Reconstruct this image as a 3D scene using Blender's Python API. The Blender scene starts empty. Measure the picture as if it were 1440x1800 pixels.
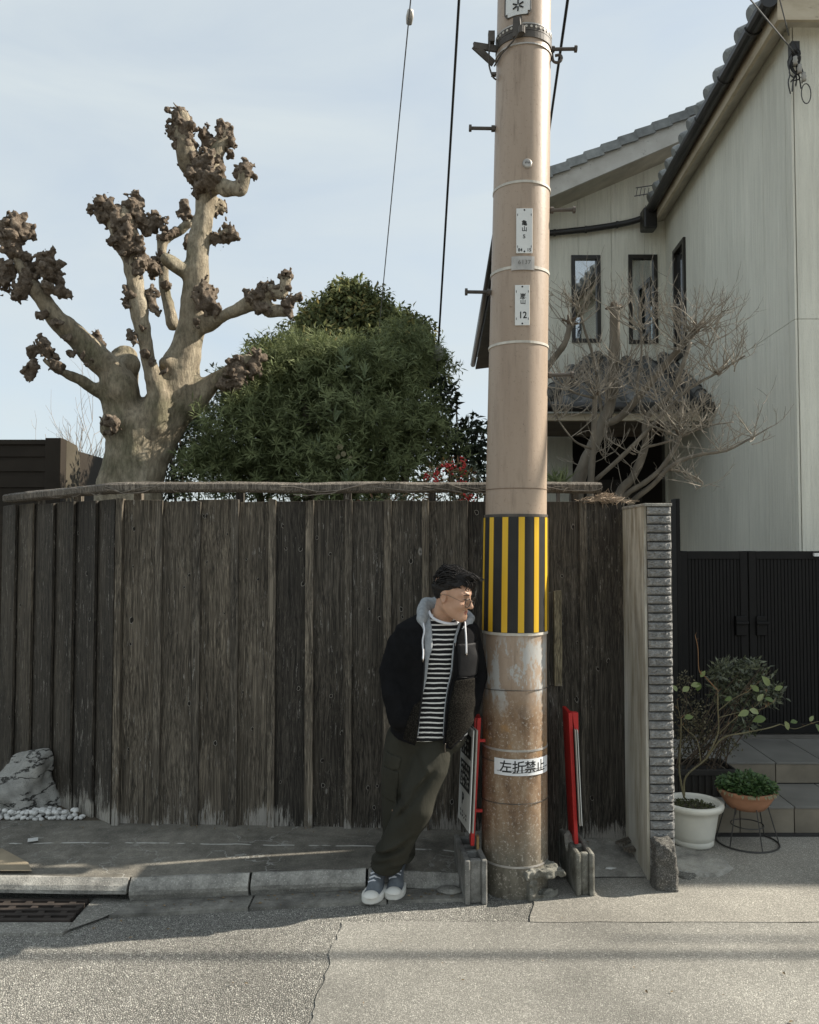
import bpy, bmesh, math, random
import numpy as np
import openvdb
from mathutils import Vector, Matrix, Euler
R = random.Random(7)
NR = np.random.RandomState(11)
S = bpy.context.scene
COL = S.collection
PI = math.pi
rad = math.radians

# ------------------------------------------------------------------ camera
CAM_H, F, PITCH = 1.55, 1442.0, math.atan(57 / 1442.0)
CP, SP = math.cos(PITCH), math.sin(PITCH)
cd = bpy.data.cameras.new('camera')
cam = bpy.data.objects.new('camera', cd); COL.objects.link(cam)
cd.sensor_fit = 'VERTICAL'; cd.sensor_height = 24.0; cd.lens = F / 1800 * 24.0
cd.clip_start = 0.05; cd.clip_end = 2000
cam.location = (0, 0, CAM_H); cam.rotation_euler = (PI / 2 + PITCH, 0, 0)
S.camera = cam

# ------------------------------------------------------------------ light
SUN_EL, SUN_AZ = rad(35.0), rad(11.6)          # azimuth measured from +X towards +Y
sdir = Vector((math.cos(SUN_EL) * math.cos(SUN_AZ), math.cos(SUN_EL) * math.sin(SUN_AZ), math.sin(SUN_EL)))
sl = bpy.data.lights.new('sun', 'SUN'); sl.energy = 4.5; sl.angle = rad(0.53); sl.color = (1.0, 0.92, 0.80)
so = bpy.data.objects.new('sun', sl); COL.objects.link(so)
so.location = sdir * 50; so.rotation_euler = (-sdir).to_track_quat('-Z', 'Y').to_euler()
W = bpy.data.worlds.new('World'); S.world = W; W.use_nodes = True
S.view_settings.view_transform = 'Standard'; S.view_settings.look = 'None'
S.view_settings.gamma = 1.0; S.view_settings.use_curve_mapping = False
S.view_settings.exposure = 0.98
wt = W.node_tree; wt.nodes.clear()
wo = wt.nodes.new('ShaderNodeOutputWorld'); bg = wt.nodes.new('ShaderNodeBackground')
sky = wt.nodes.new('ShaderNodeTexSky'); sky.sky_type = 'NISHITA'; sky.sun_disc = False
sky.sun_elevation = SUN_EL; sky.sun_rotation = rad(90) - SUN_AZ
sky.air_density = 1.0; sky.dust_density = 1.0; sky.ozone_density = 1.5
# thin high cloud veil over the sky
tc = wt.nodes.new('ShaderNodeTexCoord'); mp = wt.nodes.new('ShaderNodeMapping')
mp.inputs['Scale'].default_value = (1.0, 1.0, 3.2); mp.inputs['Rotation'].default_value = (0.12, 0.35, 0.3)
ns = wt.nodes.new('ShaderNodeTexNoise'); ns.inputs['Scale'].default_value = 2.6; ns.inputs['Detail'].default_value = 7
ns.inputs['Roughness'].default_value = 0.52; ns.inputs['Distortion'].default_value = 0.5
cr = wt.nodes.new('ShaderNodeMapRange'); cr.inputs['From Min'].default_value = 0.33; cr.inputs['From Max'].default_value = 0.68
cr.inputs['To Min'].default_value = 0.68; cr.inputs['To Max'].default_value = 0.95
mx = wt.nodes.new('ShaderNodeMix'); mx.data_type = 'RGBA'
CLOUD = (3.62, 3.98, 4.10)
mx.inputs[7].default_value = (*CLOUD, 1)
wt.links.new(tc.outputs['Generated'], mp.inputs['Vector']); wt.links.new(mp.outputs[0], ns.inputs['Vector'])
wt.links.new(ns.outputs['Fac'], cr.inputs['Value']); wt.links.new(cr.outputs[0], mx.inputs[0])
wt.links.new(sky.outputs[0], mx.inputs[6]); wt.links.new(mx.outputs[2], bg.inputs['Color'])
bg.inputs['Strength'].default_value = 0.1
wt.links.new(bg.outputs[0], wo.inputs['Surface'])

# ------------------------------------------------------------------ measuring: photo pixel -> place
def P(px, py, Y):
    u = (px - 720) / F; v = (900 - py) / F
    y = CP - v * SP; z = SP + v * CP
    k = Y / y
    return Vector((u * k, Y, CAM_H + z * k))
def G(px, py, z=0.0):
    u = (px - 720) / F; v = (900 - py) / F
    y = CP - v * SP; zz = SP + v * CP
    k = (z - CAM_H) / zz
    return Vector((u * k, y * k, z))
def SC(Y): return F / Y          # pixels per metre at a depth

# ------------------------------------------------------------------ node materials
class NT:
    def __init__(s, name, rough=0.8, spec=0.3):
        s.m = bpy.data.materials.new(name); s.m.use_nodes = True
        s.t = s.m.node_tree; s.n = s.t.nodes; s.l = s.t.links
        s.b = s.n['Principled BSDF']
        s.b.inputs['Roughness'].default_value = rough
        s.b.inputs['Specular IOR Level'].default_value = spec
        s.tc = s.n.new('ShaderNodeTexCoord')
    def val(s, sock, x):
        if hasattr(x, 'is_output') or isinstance(x, bpy.types.NodeSocket): s.l.new(x, sock)
        elif isinstance(x, tuple) and len(x) == 3 and sock.type == 'RGBA': sock.default_value = (*x, 1)
        else: sock.default_value = x
    def vec(s, scale=(1, 1, 1), rand=True, coord='Object', rot=(0, 0, 0)):
        mp = s.n.new('ShaderNodeMapping'); mp.inputs['Scale'].default_value = scale; mp.inputs['Rotation'].default_value = rot
        s.l.new(s.tc.outputs[coord], mp.inputs['Vector'])
        if rand:
            oi = s.n.new('ShaderNodeObjectInfo'); ml = s.math('MULTIPLY', oi.outputs['Random'], 37.0)
            cb = s.n.new('ShaderNodeCombineXYZ')
            for i in range(3): s.l.new(ml, cb.inputs[i])
            ad = s.n.new('ShaderNodeVectorMath'); ad.operation = 'ADD'
            s.l.new(mp.outputs[0], ad.inputs[0]); s.l.new(cb.outputs[0], ad.inputs[1])
            return ad.outputs[0]
        return mp.outputs[0]
    def rnd(s): return s.n.new('ShaderNodeObjectInfo').outputs['Random']
    def xyz(s, coord='Object'):
        sp = s.n.new('ShaderNodeSeparateXYZ'); s.l.new(s.tc.outputs[coord], sp.inputs[0]); return sp.outputs
    def noise(s, scale, detail=4, vec=None, rough=0.55, dist=0.0, out='Fac'):
        n = s.n.new('ShaderNodeTexNoise'); n.inputs['Scale'].default_value = scale; n.inputs['Detail'].default_value = detail
        n.inputs['Roughness'].default_value = rough; n.inputs['Distortion'].default_value = dist
        s.l.new(vec if vec is not None else s.vec(), n.inputs['Vector']); return n.outputs[out]
    def voro(s, scale, vec=None, feature='F1', out='Distance', rnd=1.0):
        n = s.n.new('ShaderNodeTexVoronoi'); n.feature = feature; n.inputs['Scale'].default_value = scale
        n.inputs['Randomness'].default_value = rnd
        s.l.new(vec if vec is not None else s.vec(), n.inputs['Vector']); return n.outputs[out]
    def math(s, op, a, b=0.0, c=0.0, clamp=False):
        n = s.n.new('ShaderNodeMath'); n.operation = op; n.use_clamp = clamp
        s.val(n.inputs[0], a); s.val(n.inputs[1], b); s.val(n.inputs[2], c); return n.outputs[0]
    def rng(s, x, a, b, c=0.0, d=1.0):
        n = s.n.new('ShaderNodeMapRange'); s.val(n.inputs[0], x)
        for i, v in enumerate((a, b, c, d)): s.val(n.inputs[1 + i], v)
        return n.outputs[0]
    def ramp(s, fac, stops):
        n = s.n.new('ShaderNodeValToRGB'); e = n.color_ramp.elements
        while len(e) < len(stops): e.new(0.5)
        for i, (p, c) in enumerate(stops): e[i].position = p; e[i].color = (*c, 1)
        s.l.new(fac, n.inputs[0]); return n.outputs[0]
    def mix(s, fac, a, b, mode='MIX'):
        n = s.n.new('ShaderNodeMix'); n.data_type = 'RGBA'; n.blend_type = mode
        s.val(n.inputs[0], fac); s.val(n.inputs[6], a); s.val(n.inputs[7], b); return n.outputs[2]
    def bump(s, h, strength=0.4, dist=0.01, prev=None):
        n = s.n.new('ShaderNodeBump'); n.inputs['Strength'].default_value = strength; n.inputs['Distance'].default_value = dist
        s.l.new(h, n.inputs['Height'])
        if prev is not None: s.l.new(prev, n.inputs['Normal'])
        return n.outputs[0]
    def done(s, col=None, normal=None, rough=None):
        if col is not None: s.val(s.b.inputs['Base Color'], col)
        if normal is not None: s.l.new(normal, s.b.inputs['Normal'])
        if rough is not None: s.val(s.b.inputs['Roughness'], rough)
        return s.m

def sm(c, k): return tuple(min(1, x * k) for x in c)
def M(name, c, rough=0.8, var=0.3, vs=6.0, bump=0.15, bs=80.0, dist=0.004, stretch=(1, 1, 1), spec=0.3, metal=0.0, rv=0.0):
    t = NT(name, rough, spec); t.b.inputs['Metallic'].default_value = metal
    v = t.vec(stretch)
    n = t.noise(vs, 6, v)
    col = t.ramp(n, [(0.3, sm(c, 1 - var)), (0.7, sm(c, 1 + var))])
    if rv: col = t.mix(1.0, col, t.ramp(t.rnd(), [(0, (1 - rv,) * 3), (1, (1 + rv,) * 3)]), 'MULTIPLY')
    nb = t.bump(t.noise(bs, 4, v), bump, dist) if bump else None
    return t.done(col, nb)

# ------------------------------------------------------------------ mesh builder
class MB:
    def __init__(s): s.v = []; s.f = []
    def add(s, vs, fs):
        o = len(s.v); s.v.extend([tuple(x) for x in vs]); s.f.extend([tuple(i + o for i in f) for f in fs]); return s
    def box(s, c, size, rot=None):
        c = Vector(c); h = Vector(size) / 2
        vs = [Vector((x * h.x, y * h.y, z * h.z)) for x in (-1, 1) for y in (-1, 1) for z in (-1, 1)]
        if rot is not None: vs = [rot @ v for v in vs]
        return s.add([v + c for v in vs], [(0, 1, 3, 2), (4, 6, 7, 5), (0, 4, 5, 1), (2, 3, 7, 6), (0, 2, 6, 4), (1, 5, 7, 3)])
    def bx(s, x0, x1, y0, y1, z0, z1): return s.box(((x0 + x1) / 2, (y0 + y1) / 2, (z0 + z1) / 2), (abs(x1 - x0), abs(y1 - y0), abs(z1 - z0)))
    def bar(s, a, b, w, d, up=(0, 0, 1)):
        a, b = Vector(a), Vector(b); z = (b - a); L = z.length; z.normalize()
        x = Vector(up).cross(z)
        if x.length < 1e-4: x = Vector((1, 0, 0)).cross(z)
        x.normalize(); y = z.cross(x)
        return s.box((a + b) / 2, (w, d, L), Matrix((x, y, z)).transposed())
    def tube(s, pts, radii, n=8, cap=True):
        pts = [Vector(p) for p in pts]
        if not isinstance(radii, (list, tuple)): radii = [radii] * len(pts)
        vs = []; fs = []; x = None
        for i, p in enumerate(pts):
            t = (pts[min(i + 1, len(pts) - 1)] - pts[max(i - 1, 0)])
            if t.length < 1e-9: t = Vector((0, 0, 1))
            t.normalize()
            if x is None:
                x = t.orthogonal().normalized()
            else:
                x = x - t * x.dot(t)
                x = x.normalized() if x.length > 1e-6 else t.orthogonal().normalized()
            y = t.cross(x)
            for k in range(n):
                a = 2 * PI * k / n
                vs.append(p + (x * math.cos(a) + y * math.sin(a)) * radii[i])
        for i in range(len(pts) - 1):
            for k in range(n):
                k2 = (k + 1) % n
                fs.append((i * n + k, i * n + k2, (i + 1) * n + k2, (i + 1) * n + k))
        if cap:
            fs.append(tuple(range(n - 1, -1, -1))); b = (len(pts) - 1) * n; fs.append(tuple(range(b, b + n)))
        return s.add(vs, fs)
    def lathe(s, prof, c=(0, 0, 0), n=32, rot=None, closed=False):
        c = Vector(c); vs = []; fs = []
        for r, z in prof:
            for k in range(n):
                a = 2 * PI * k / n; v = Vector((r * math.cos(a), r * math.sin(a), z))
                if rot is not None: v = rot @ v
                vs.append(c + v)
        m = len(prof)
        for i in range(m if closed else m - 1):
            j = (i + 1) % m
            for k in range(n):
                k2 = (k + 1) % n; fs.append((i * n + k, i * n + k2, j * n + k2, j * n + k))
        if not closed:
            if prof[0][0] > 1e-5: fs.append(tuple(range(n - 1, -1, -1)))
            if prof[-1][0] > 1e-5: fs.append(tuple(range((m - 1) * n, m * n)))
        return s.add(vs, fs)
    def disc(s, c, nrm, r, n=16):
        nrm = Vector(nrm).normalized(); x = nrm.orthogonal().normalized(); y = nrm.cross(x)
        return s.add([Vector(c) + (x * math.cos(2 * PI * k / n) + y * math.sin(2 * PI * k / n)) * r for k in range(n)], [tuple(range(n))])
    def prism(s, poly, vec):
        poly = [Vector(p) for p in poly]; vec = Vector(vec); n = len(poly)
        fs = [tuple(range(n - 1, -1, -1)), tuple(range(n, 2 * n))] + [(i, (i + 1) % n, n + (i + 1) % n, n + i) for i in range(n)]
        return s.add(poly + [p + vec for p in poly], fs)
    def grid(s, fn, nu, nv):
        vs = [fn(i / nu, j / nv) for j in range(nv + 1) for i in range(nu + 1)]; w = nu + 1
        return s.add(vs, [(j * w + i, j * w + i + 1, (j + 1) * w + i + 1, (j + 1) * w + i) for j in range(nv) for i in range(nu)])
    def blob(s, c, r, sub=2, noise=0.15, seed=0, sq=(1, 1, 1)):
        bm = bmesh.new(); bmesh.ops.create_icosphere(bm, subdivisions=sub, radius=1)
        rr = random.Random(seed); off = Vector((rr.random() * 9, rr.random() * 9, rr.random() * 9))
        from mathutils import noise as mn
        vs = []
        for v in bm.verts:
            k = 1 + noise * mn.noise(v.co * 1.6 + off) * 1.6 + noise * 0.5 * mn.noise(v.co * 4 + off)
            vs.append(Vector((v.co.x * sq[0], v.co.y * sq[1], v.co.z * sq[2])) * k * r + Vector(c))
        fs = [tuple(v.index for v in f.verts) for f in bm.faces]; bm.free()
        return s.add(vs, fs)
    def build(s, name, mat, parent=None, smooth=False, bevel=0.0, origin=None):
        v = np.array([tuple(x) for x in s.v], dtype=np.float64)
        if origin is None:
            lo, hi = v.min(0), v.max(0); origin = Vector(((lo[0] + hi[0]) / 2, (lo[1] + hi[1]) / 2, lo[2]))
        me = bpy.data.meshes.new(name); me.from_pydata((v - np.array(origin)).tolist(), [], s.f); me.update()
        return place(name, me, mat, Vector(origin), parent, smooth, bevel)

def place(name, me, mat, loc, parent=None, smooth=False, bevel=0.0, rot=None, scale=None):
    if mat is not None and not me.materials: me.materials.append(mat)
    if smooth and me.polygons: me.polygons.foreach_set('use_smooth', [True] * len(me.polygons))
    o = bpy.data.objects.new(name, me); COL.objects.link(o)
    if parent is not None:
        o.parent = parent; loc = Vector(loc) - wloc(parent)
    o.location = loc
    if rot is not None: o.rotation_euler = rot
    if scale is not None: o.scale = scale
    if bevel:
        b = o.modifiers.new('bevel', 'BEVEL'); b.width = bevel; b.segments = 2; b.limit_method = 'ANGLE'
    return o
def wloc(o):
    l = Vector(o.location)
    while o.parent is not None: o = o.parent; l += Vector(o.location)
    return l
def tag(o, label=None, cat=None, group=None, kind=None):
    if label: o['label'] = label
    if cat: o['category'] = cat
    if group: o['group'] = group
    if kind: o['kind'] = kind
    return o
def thing(name, label, cat, loc=(0, 0, 0), group=None):
    o = bpy.data.objects.new(name, None); COL.objects.link(o); o.location = loc; o.empty_display_size = 0.1
    return tag(o, label, cat, group)
def struct(name, mb, mat, **k): return tag(mb.build(name, mat, **k), kind='structure')
def lerp(a, b, t): return a + (b - a) * t
def interp(x, xs, ys): return float(np.interp(x, xs, ys))
def smoothpath(pts, n=4):
    pts = [Vector(p) for p in pts]; out = []
    for i in range(len(pts) - 1):
        p0, p1, p2, p3 = pts[max(i - 1, 0)], pts[i], pts[i + 1], pts[min(i + 2, len(pts) - 1)]
        for k in range(n):
            t = k / n
            out.append(0.5 * ((2 * p1) + (p2 - p0) * t + (2 * p0 - 5 * p1 + 4 * p2 - p3) * t * t + (3 * p1 - p0 - 3 * p2 + p3) * t ** 3))
    out.append(pts[-1]); return out
def np_mesh(name, v, f):
    me = bpy.data.meshes.new(name); nf, k = f.shape
    me.vertices.add(len(v)); me.vertices.foreach_set('co', np.asarray(v, dtype=np.float32).ravel())
    me.loops.add(nf * k); me.loops.foreach_set('vertex_index', f.astype(np.int32).ravel())
    me.polygons.add(nf); me.polygons.foreach_set('loop_start', np.arange(0, nf * k, k, dtype=np.int32))
    me.update(calc_edges=True); return me

# ------------------------------------------------------------------ distance-field modelling
def vnoise(X, Y, Z, seed=0):
    r = np.random.RandomState(seed); T = r.rand(32, 32, 32).astype(np.float32)
    xi, yi, zi = np.floor(X).astype(int), np.floor(Y).astype(int), np.floor(Z).astype(int)
    fx, fy, fz = X - xi, Y - yi, Z - zi
    fx = fx * fx * (3 - 2 * fx); fy = fy * fy * (3 - 2 * fy); fz = fz * fz * (3 - 2 * fz)
    g = lambda a, b, c: T[(xi + a) & 31, (yi + b) & 31, (zi + c) & 31]
    l = lambda a, b, t: a + (b - a) * t
    return l(l(l(g(0, 0, 0), g(1, 0, 0), fx), l(g(0, 1, 0), g(1, 1, 0), fx), fy), l(l(g(0, 0, 1), g(1, 0, 1), fx), l(g(0, 1, 1), g(1, 1, 1), fx), fy), fz) - 0.5
class SDF:
    def __init__(s, lo, hi, vox):
        s.lo = np.array(lo, float); s.vox = vox; s.n = np.ceil((np.array(hi) - s.lo) / vox).astype(int) + 1
        s.ax = [(s.lo[i] + vox * np.arange(s.n[i])).astype(np.float32) for i in range(3)]
        s.a = np.full(tuple(s.n), 1.0, np.float32)
    def win(s, lo, hi):
        i0 = np.clip(np.floor((np.array(lo) - s.lo) / s.vox).astype(int), 0, s.n); i1 = np.clip(np.ceil((np.array(hi) - s.lo) / s.vox).astype(int) + 1, 0, s.n)
        sl = tuple(slice(a, b) for a, b in zip(i0, i1))
        g = np.meshgrid(*[s.ax[i][sl[i]] for i in range(3)], indexing='ij', sparse=True)
        return sl, g
    def smin(s, sl, d, k):
        A = s.a[sl]
        if k > 0:
            h = np.maximum(k - np.abs(A - d), 0) / k; s.a[sl] = np.minimum(A, d) - h * h * k * 0.25
        else: s.a[sl] = np.minimum(A, d)
    def cap(s, a, b, ra, rb, k=0.0, sq=(1, 1, 1)):
        a, b = np.array(a, float), np.array(b, float); m = max(ra, rb) * max(sq) + k + 6 * s.vox
        sl, (X, Y, Z) = s.win(np.minimum(a, b) - m, np.maximum(a, b) + m)
        if 0 in s.a[sl].shape: return s
        q = np.array(sq, float); A = a / q; B = b / q; ba = B - A; bb = max(ba @ ba, 1e-12)
        x, y, z = X / q[0] - A[0], Y / q[1] - A[1], Z / q[2] - A[2]
        h = np.clip((x * ba[0] + y * ba[1] + z * ba[2]) / bb, 0, 1)
        d = np.sqrt((x - ba[0] * h) ** 2 + (y - ba[1] * h) ** 2 + (z - ba[2] * h) ** 2) - (ra + (rb - ra) * h)
        s.smin(sl, d * min(sq), k); return s
    def chain(s, pts, rr, k=0.0, sq=(1, 1, 1)):
        # the links of one limb join plainly; only the limb as a whole melts into the rest
        keep = s.a; s.a = np.full(keep.shape, 1.0, np.float32)
        for i in range(len(pts) - 1): s.cap(pts[i], pts[i + 1], rr[i], rr[i + 1], 0.0, sq)
        d = s.a; s.a = keep; i = np.nonzero(d < k + 3 * s.vox)
        if k > 0:
            A, D = keep[i], d[i]; h = np.maximum(k - np.abs(A - D), 0) / k; keep[i] = np.minimum(A, D) - h * h * k * 0.25
        else: keep[i] = np.minimum(keep[i], d[i])
        return s
    def ell_d(s, c, r, g, rot=None):
        c = np.array(c, float); x, y, z = g[0] - c[0], g[1] - c[1], g[2] - c[2]
        if rot is not None:
            m = np.array(rot.transposed()); x, y, z = (m[i][0] * x + m[i][1] * y + m[i][2] * z for i in range(3))
        l = np.sqrt((x / r[0]) ** 2 + (y / r[1]) ** 2 + (z / r[2]) ** 2)
        return (l - 1) * min(r)
    def ell(s, c, r, k=0.0, rot=None):
        m = max(r) + k + 2 * s.vox; sl, g = s.win(np.array(c) - m, np.array(c) + m)
        if 0 in s.a[sl].shape: return s
        s.smin(sl, s.ell_d(c, r, g, rot), k); return s
    def cut_ell(s, c, r, k=0.0, rot=None):
        m = max(r) + k + 2 * s.vox; sl, g = s.win(np.array(c) - m, np.array(c) + m)
        if 0 in s.a[sl].shape: return s
        d = -s.ell_d(c, r, g, rot); A = s.a[sl]
        h = np.maximum(k - np.abs(A - d), 0) / max(k, 1e-9); s.a[sl] = np.maximum(A, d) + h * h * k * 0.25; return s
    def grid(s): return np.meshgrid(*s.ax, indexing='ij', sparse=True)
    def noise(s, scale, amp, seed=0, st=(1, 1, 1)):
        m = np.abs(s.a) < 4 * s.vox + 2 * amp
        i = np.nonzero(m)
        if len(i[0]) == 0: return s
        x, y, z = s.ax[0][i[0]], s.ax[1][i[1]], s.ax[2][i[2]]
        s.a[i] += amp * 2 * vnoise(x * scale * st[0] + 100, y * scale * st[1] + 100, z * scale * st[2] + 100, seed); return s
    def polys(s):
        g = openvdb.FloatGrid(float(1.0)); a = np.clip(s.a, -1, 1).astype(np.float64).copy()
        for ax in range(3):
            for e in (0, -1):
                ix = [slice(None)] * 3; ix[ax] = e; a[tuple(ix)] = np.maximum(a[tuple(ix)], s.vox)
        g.copyFromArray(a)
        p, t, q = g.convertToPolygons(isovalue=0.0, adaptivity=0.0)
        return p * s.vox + s.lo, q
    def mesh(s, name, mat, parent=None, origin=None, smooth=True, relax=0):
        p, q = s.polys()
        if len(q) == 0: raise RuntimeError('empty ' + name)
        A, B, C_, D = (p[q[:, i]] for i in range(4))
        vol = np.einsum('ij,ij->i', A, np.cross(B, C_)).sum() + np.einsum('ij,ij->i', A, np.cross(C_, D)).sum()
        if vol < 0: q = q[:, ::-1]
        for _ in range(relax):
            acc = np.zeros_like(p); cnt = np.zeros(len(p))
            for i in range(4):
                np.add.at(acc, q[:, i], p[q[:, (i + 1) % 4]]); np.add.at(cnt, q[:, i], 1)
            p = p * 0.5 + 0.5 * acc / np.maximum(cnt, 1)[:, None]
        if origin is None:
            lo, hi = p.min(0), p.max(0); origin = np.array([(lo[0] + hi[0]) / 2, (lo[1] + hi[1]) / 2, lo[2]])
        me = np_mesh(name, p - np.array(origin), q)
        return place(name, me, mat, Vector(origin), parent, smooth)

# ------------------------------------------------------------------ leaves
def leaf_mesh(name, pos, dirs, nrm, L, Wd, fold=0.25, curl=0.15, tint=None, mat=None, parent=None, kind='stuff'):
    """many folded leaves, each four small faces, gathered in one part"""
    pos = np.asarray(pos, float); n = len(pos); d = np.asarray(dirs, float); d /= np.linalg.norm(d, axis=1)[:, None] + 1e-9
    w = np.cross(d, np.asarray(nrm, float)); w /= np.linalg.norm(w, axis=1)[:, None] + 1e-9
    u = np.cross(w, d); L = np.broadcast_to(L, n)[:, None]; Wd = np.broadcast_to(Wd, n)[:, None]
    b = pos; m = pos + d * L * 0.5; t = pos + d * L - u * L * curl
    l = pos + d * L * 0.42 + w * Wd * 0.5 + u * Wd * fold; r = pos + d * L * 0.42 - w * Wd * 0.5 + u * Wd * fold
    v = np.stack([b, l, m, r, t], 1).reshape(-1, 3)
    k = (np.arange(n) * 5)[:, None]
    f = np.concatenate([k + np.array([[0, 2, 1]]), k + np.array([[0, 3, 2]]), k + np.array([[1, 2, 4]]), k + np.array([[2, 3, 4]])], 0)
    lo, hi = v.min(0), v.max(0); org = np.array([(lo[0] + hi[0]) / 2, (lo[1] + hi[1]) / 2, lo[2]])
    me = np_mesh(name, v - org, f)
    if tint is None: tint = NR.rand(n)
    at = me.attributes.new('tint', 'FLOAT', 'POINT'); at.data.foreach_set('value', np.repeat(np.asarray(tint, np.float32), 5))
    o = place(name, me, mat, Vector(org), parent)
    if kind: o['kind'] = kind
    return o
def leaf_mat(name, stops, rough=0.45, trans=0.25, spec=0.4):
    t = NT(name, rough, spec)
    a = t.n.new('ShaderNodeAttribute'); a.attribute_name = 'tint'
    c = t.ramp(a.outputs['Fac'], stops); t.done(c)
    tr = t.n.new('ShaderNodeBsdfTranslucent'); t.l.new(c, tr.inputs[0])
    mx = t.n.new('ShaderNodeMixShader'); mx.inputs[0].default_value = trans
    t.l.new(t.b.outputs[0], mx.inputs[1]); t.l.new(tr.outputs[0], mx.inputs[2])
    t.l.new(mx.outputs[0], t.n['Material Output'].inputs['Surface']); return t.m
def rdirs(n):
    v = NR.normal(size=(n, 3)); return v / np.linalg.norm(v, axis=1)[:, None]

# ------------------------------------------------------------------ flat print
def text_mesh(body, size, bold=0.0, cuts=0):
    c = bpy.data.curves.new('lettering', 'FONT'); c.body = body; c.size = size; c.align_x = 'CENTER'; c.align_y = 'CENTER'; c.offset = bold
    c.resolution_u = 3
    o = bpy.data.objects.new('lettering', c); COL.objects.link(o)
    dg = bpy.context.evaluated_depsgraph_get(); me = bpy.data.meshes.new_from_object(o.evaluated_get(dg))
    bpy.data.objects.remove(o)
    if cuts:
        bm = bmesh.new(); bm.from_mesh(me); bmesh.ops.triangulate(bm, faces=bm.faces)
        for _ in range(cuts):
            bmesh.ops.subdivide_edges(bm, edges=[e for e in bm.edges if e.calc_length() > size * 0.12], cuts=1)
            bmesh.ops.triangulate(bm, faces=bm.faces)
        bm.to_mesh(me); bm.free()
    return [Vector(v.co) for v in me.vertices], [tuple(p.vertices) for p in me.polygons]
# ================================================================== MATERIALS OF THE SETTING
def asphalt(name, base, stone, scale, gap, bstr, dist, patch=0.22):
    t = NT(name, 0.88, 0.25); v = t.vec(rand=False)
    vw = t.n.new('ShaderNodeVectorMath'); vw.operation = 'ADD'
    nz = t.n.new('ShaderNodeTexNoise'); nz.inputs['Scale'].default_value = scale * 0.8; t.l.new(v, nz.inputs['Vector'])
    sc = t.n.new('ShaderNodeVectorMath'); sc.operation = 'SCALE'; sc.inputs['Scale'].default_value = 0.6 / scale
    t.l.new(nz.outputs['Color'], sc.inputs[0]); t.l.new(v, vw.inputs[0]); t.l.new(sc.outputs[0], vw.inputs[1]); v = vw.outputs[0]
    d = t.voro(scale, v); e = t.voro(scale, v, 'DISTANCE_TO_EDGE'); c = t.voro(scale, v, out='Color')
    lum = t.n.new('ShaderNodeSeparateXYZ'); t.l.new(c, lum.inputs[0])
    st = t.ramp(lum.outputs[0], [(0.0, sm(stone, 0.6)), (0.45, sm(stone, 0.85)), (0.8, stone), (1.0, sm(stone, 1.4))])
    col = t.mix(t.rng(e, gap * 0.3, gap), base, st)
    big = t.noise(1.1, 5, t.vec(rand=False)); col = t.mix(1.0, col, t.ramp(big, [(0.3, (1 - patch * 1.6,) * 3), (0.7, (1 + patch,) * 3)]), 'MULTIPLY')
    h = t.math('ADD', t.rng(e, 0.0, gap * 2), t.math('MULTIPLY', lum.outputs[1], 0.7))
    n = t.bump(h, bstr, dist); n = t.bump(t.noise(scale * 0.25, 3, t.vec(rand=False)), 0.3, dist * 1.5, n)
    return t.done(col, n)
m_road = asphalt('coarse_asphalt', (0.10, 0.097, 0.088), (0.43, 0.417, 0.373), 135, 0.15, 0.9, 0.0045)
m_patch = asphalt('worn_asphalt', (0.155, 0.15, 0.135), (0.38, 0.368, 0.328), 210, 0.12, 0.65, 0.0028)
m_drive = asphalt('driveway_asphalt', (0.18, 0.17, 0.148), (0.42, 0.40, 0.35), 230, 0.12, 0.6, 0.0025)

def concrete(name, c, dark, crack=True, dash=False, stain=0.5, rough=0.9, bs=140, mott=2.2):
    t = NT(name, rough, 0.25); v = t.vec(rand=False)
    n1 = t.noise(mott, 7, v, 0.65); n2 = t.noise(19, 5, v, 0.6)
    col = t.ramp(n1, [(0.32, dark), (0.6, c), (0.8, sm(c, 1.25))])
    col = t.mix(0.5, col, t.ramp(n2, [(0.3, (0.55,) * 3), (0.75, (1.4,) * 3)]), 'MULTIPLY')
    sp = t.voro(95, v); col = t.mix(t.rng(sp, 0.16, 0.06), col, sm(c, 1.9))
    h = t.noise(bs, 4, v, 0.7); nb = t.bump(h, 0.8, 0.006); col = t.mix(0.45, col, t.ramp(t.noise(bs * 0.8, 4, v, 0.75), [(0.3, (0.5,) * 3), (0.7, (1.5,) * 3)]), 'MULTIPLY')
    if crack:
        vv = t.n.new('ShaderNodeVectorMath'); vv.operation = 'ADD'
        nz = t.n.new('ShaderNodeTexNoise'); nz.inputs['Scale'].default_value = 3.5; nz.inputs['Detail'].default_value = 6; t.l.new(v, nz.inputs['Vector'])
        t.l.new(v, vv.inputs[0]); t.l.new(nz.outputs['Color'], vv.inputs[1])
        e = t.voro(1.5, vv.outputs[0], 'DISTANCE_TO_EDGE')
        ln = t.math('MULTIPLY', t.rng(e, 0.011, 0.004), t.rng(t.noise(3.0, 3, v), 0.47, 0.58))
        col = t.mix(t.math('MULTIPLY', ln, .75), col, (0.36, 0.355, 0.325)); nb = t.bump(t.math('MULTIPLY', ln, -1.0), 0.4, 0.004, nb)
    if dash:
        y = t.xyz()[1]; w = t.math('ADD', y, t.math('MULTIPLY', t.noise(4.0, 4, v), 0.05))
        b = t.math('ABSOLUTE', t.math('SUBTRACT', w, dash)); ln = t.math('MULTIPLY', t.rng(b, 0.008, 0.003), t.rng(t.noise(9, 2, t.vec((1, 0.02, 1), False)), 0.44, 0.50))
        col = t.mix(ln, col, (0.52, 0.51, 0.47))
    return t.done(col, nb)
m_walk = concrete('sidewalk_concrete', (0.23, 0.214, 0.18), (0.10, 0.094, 0.08), dash=0.03)
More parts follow.
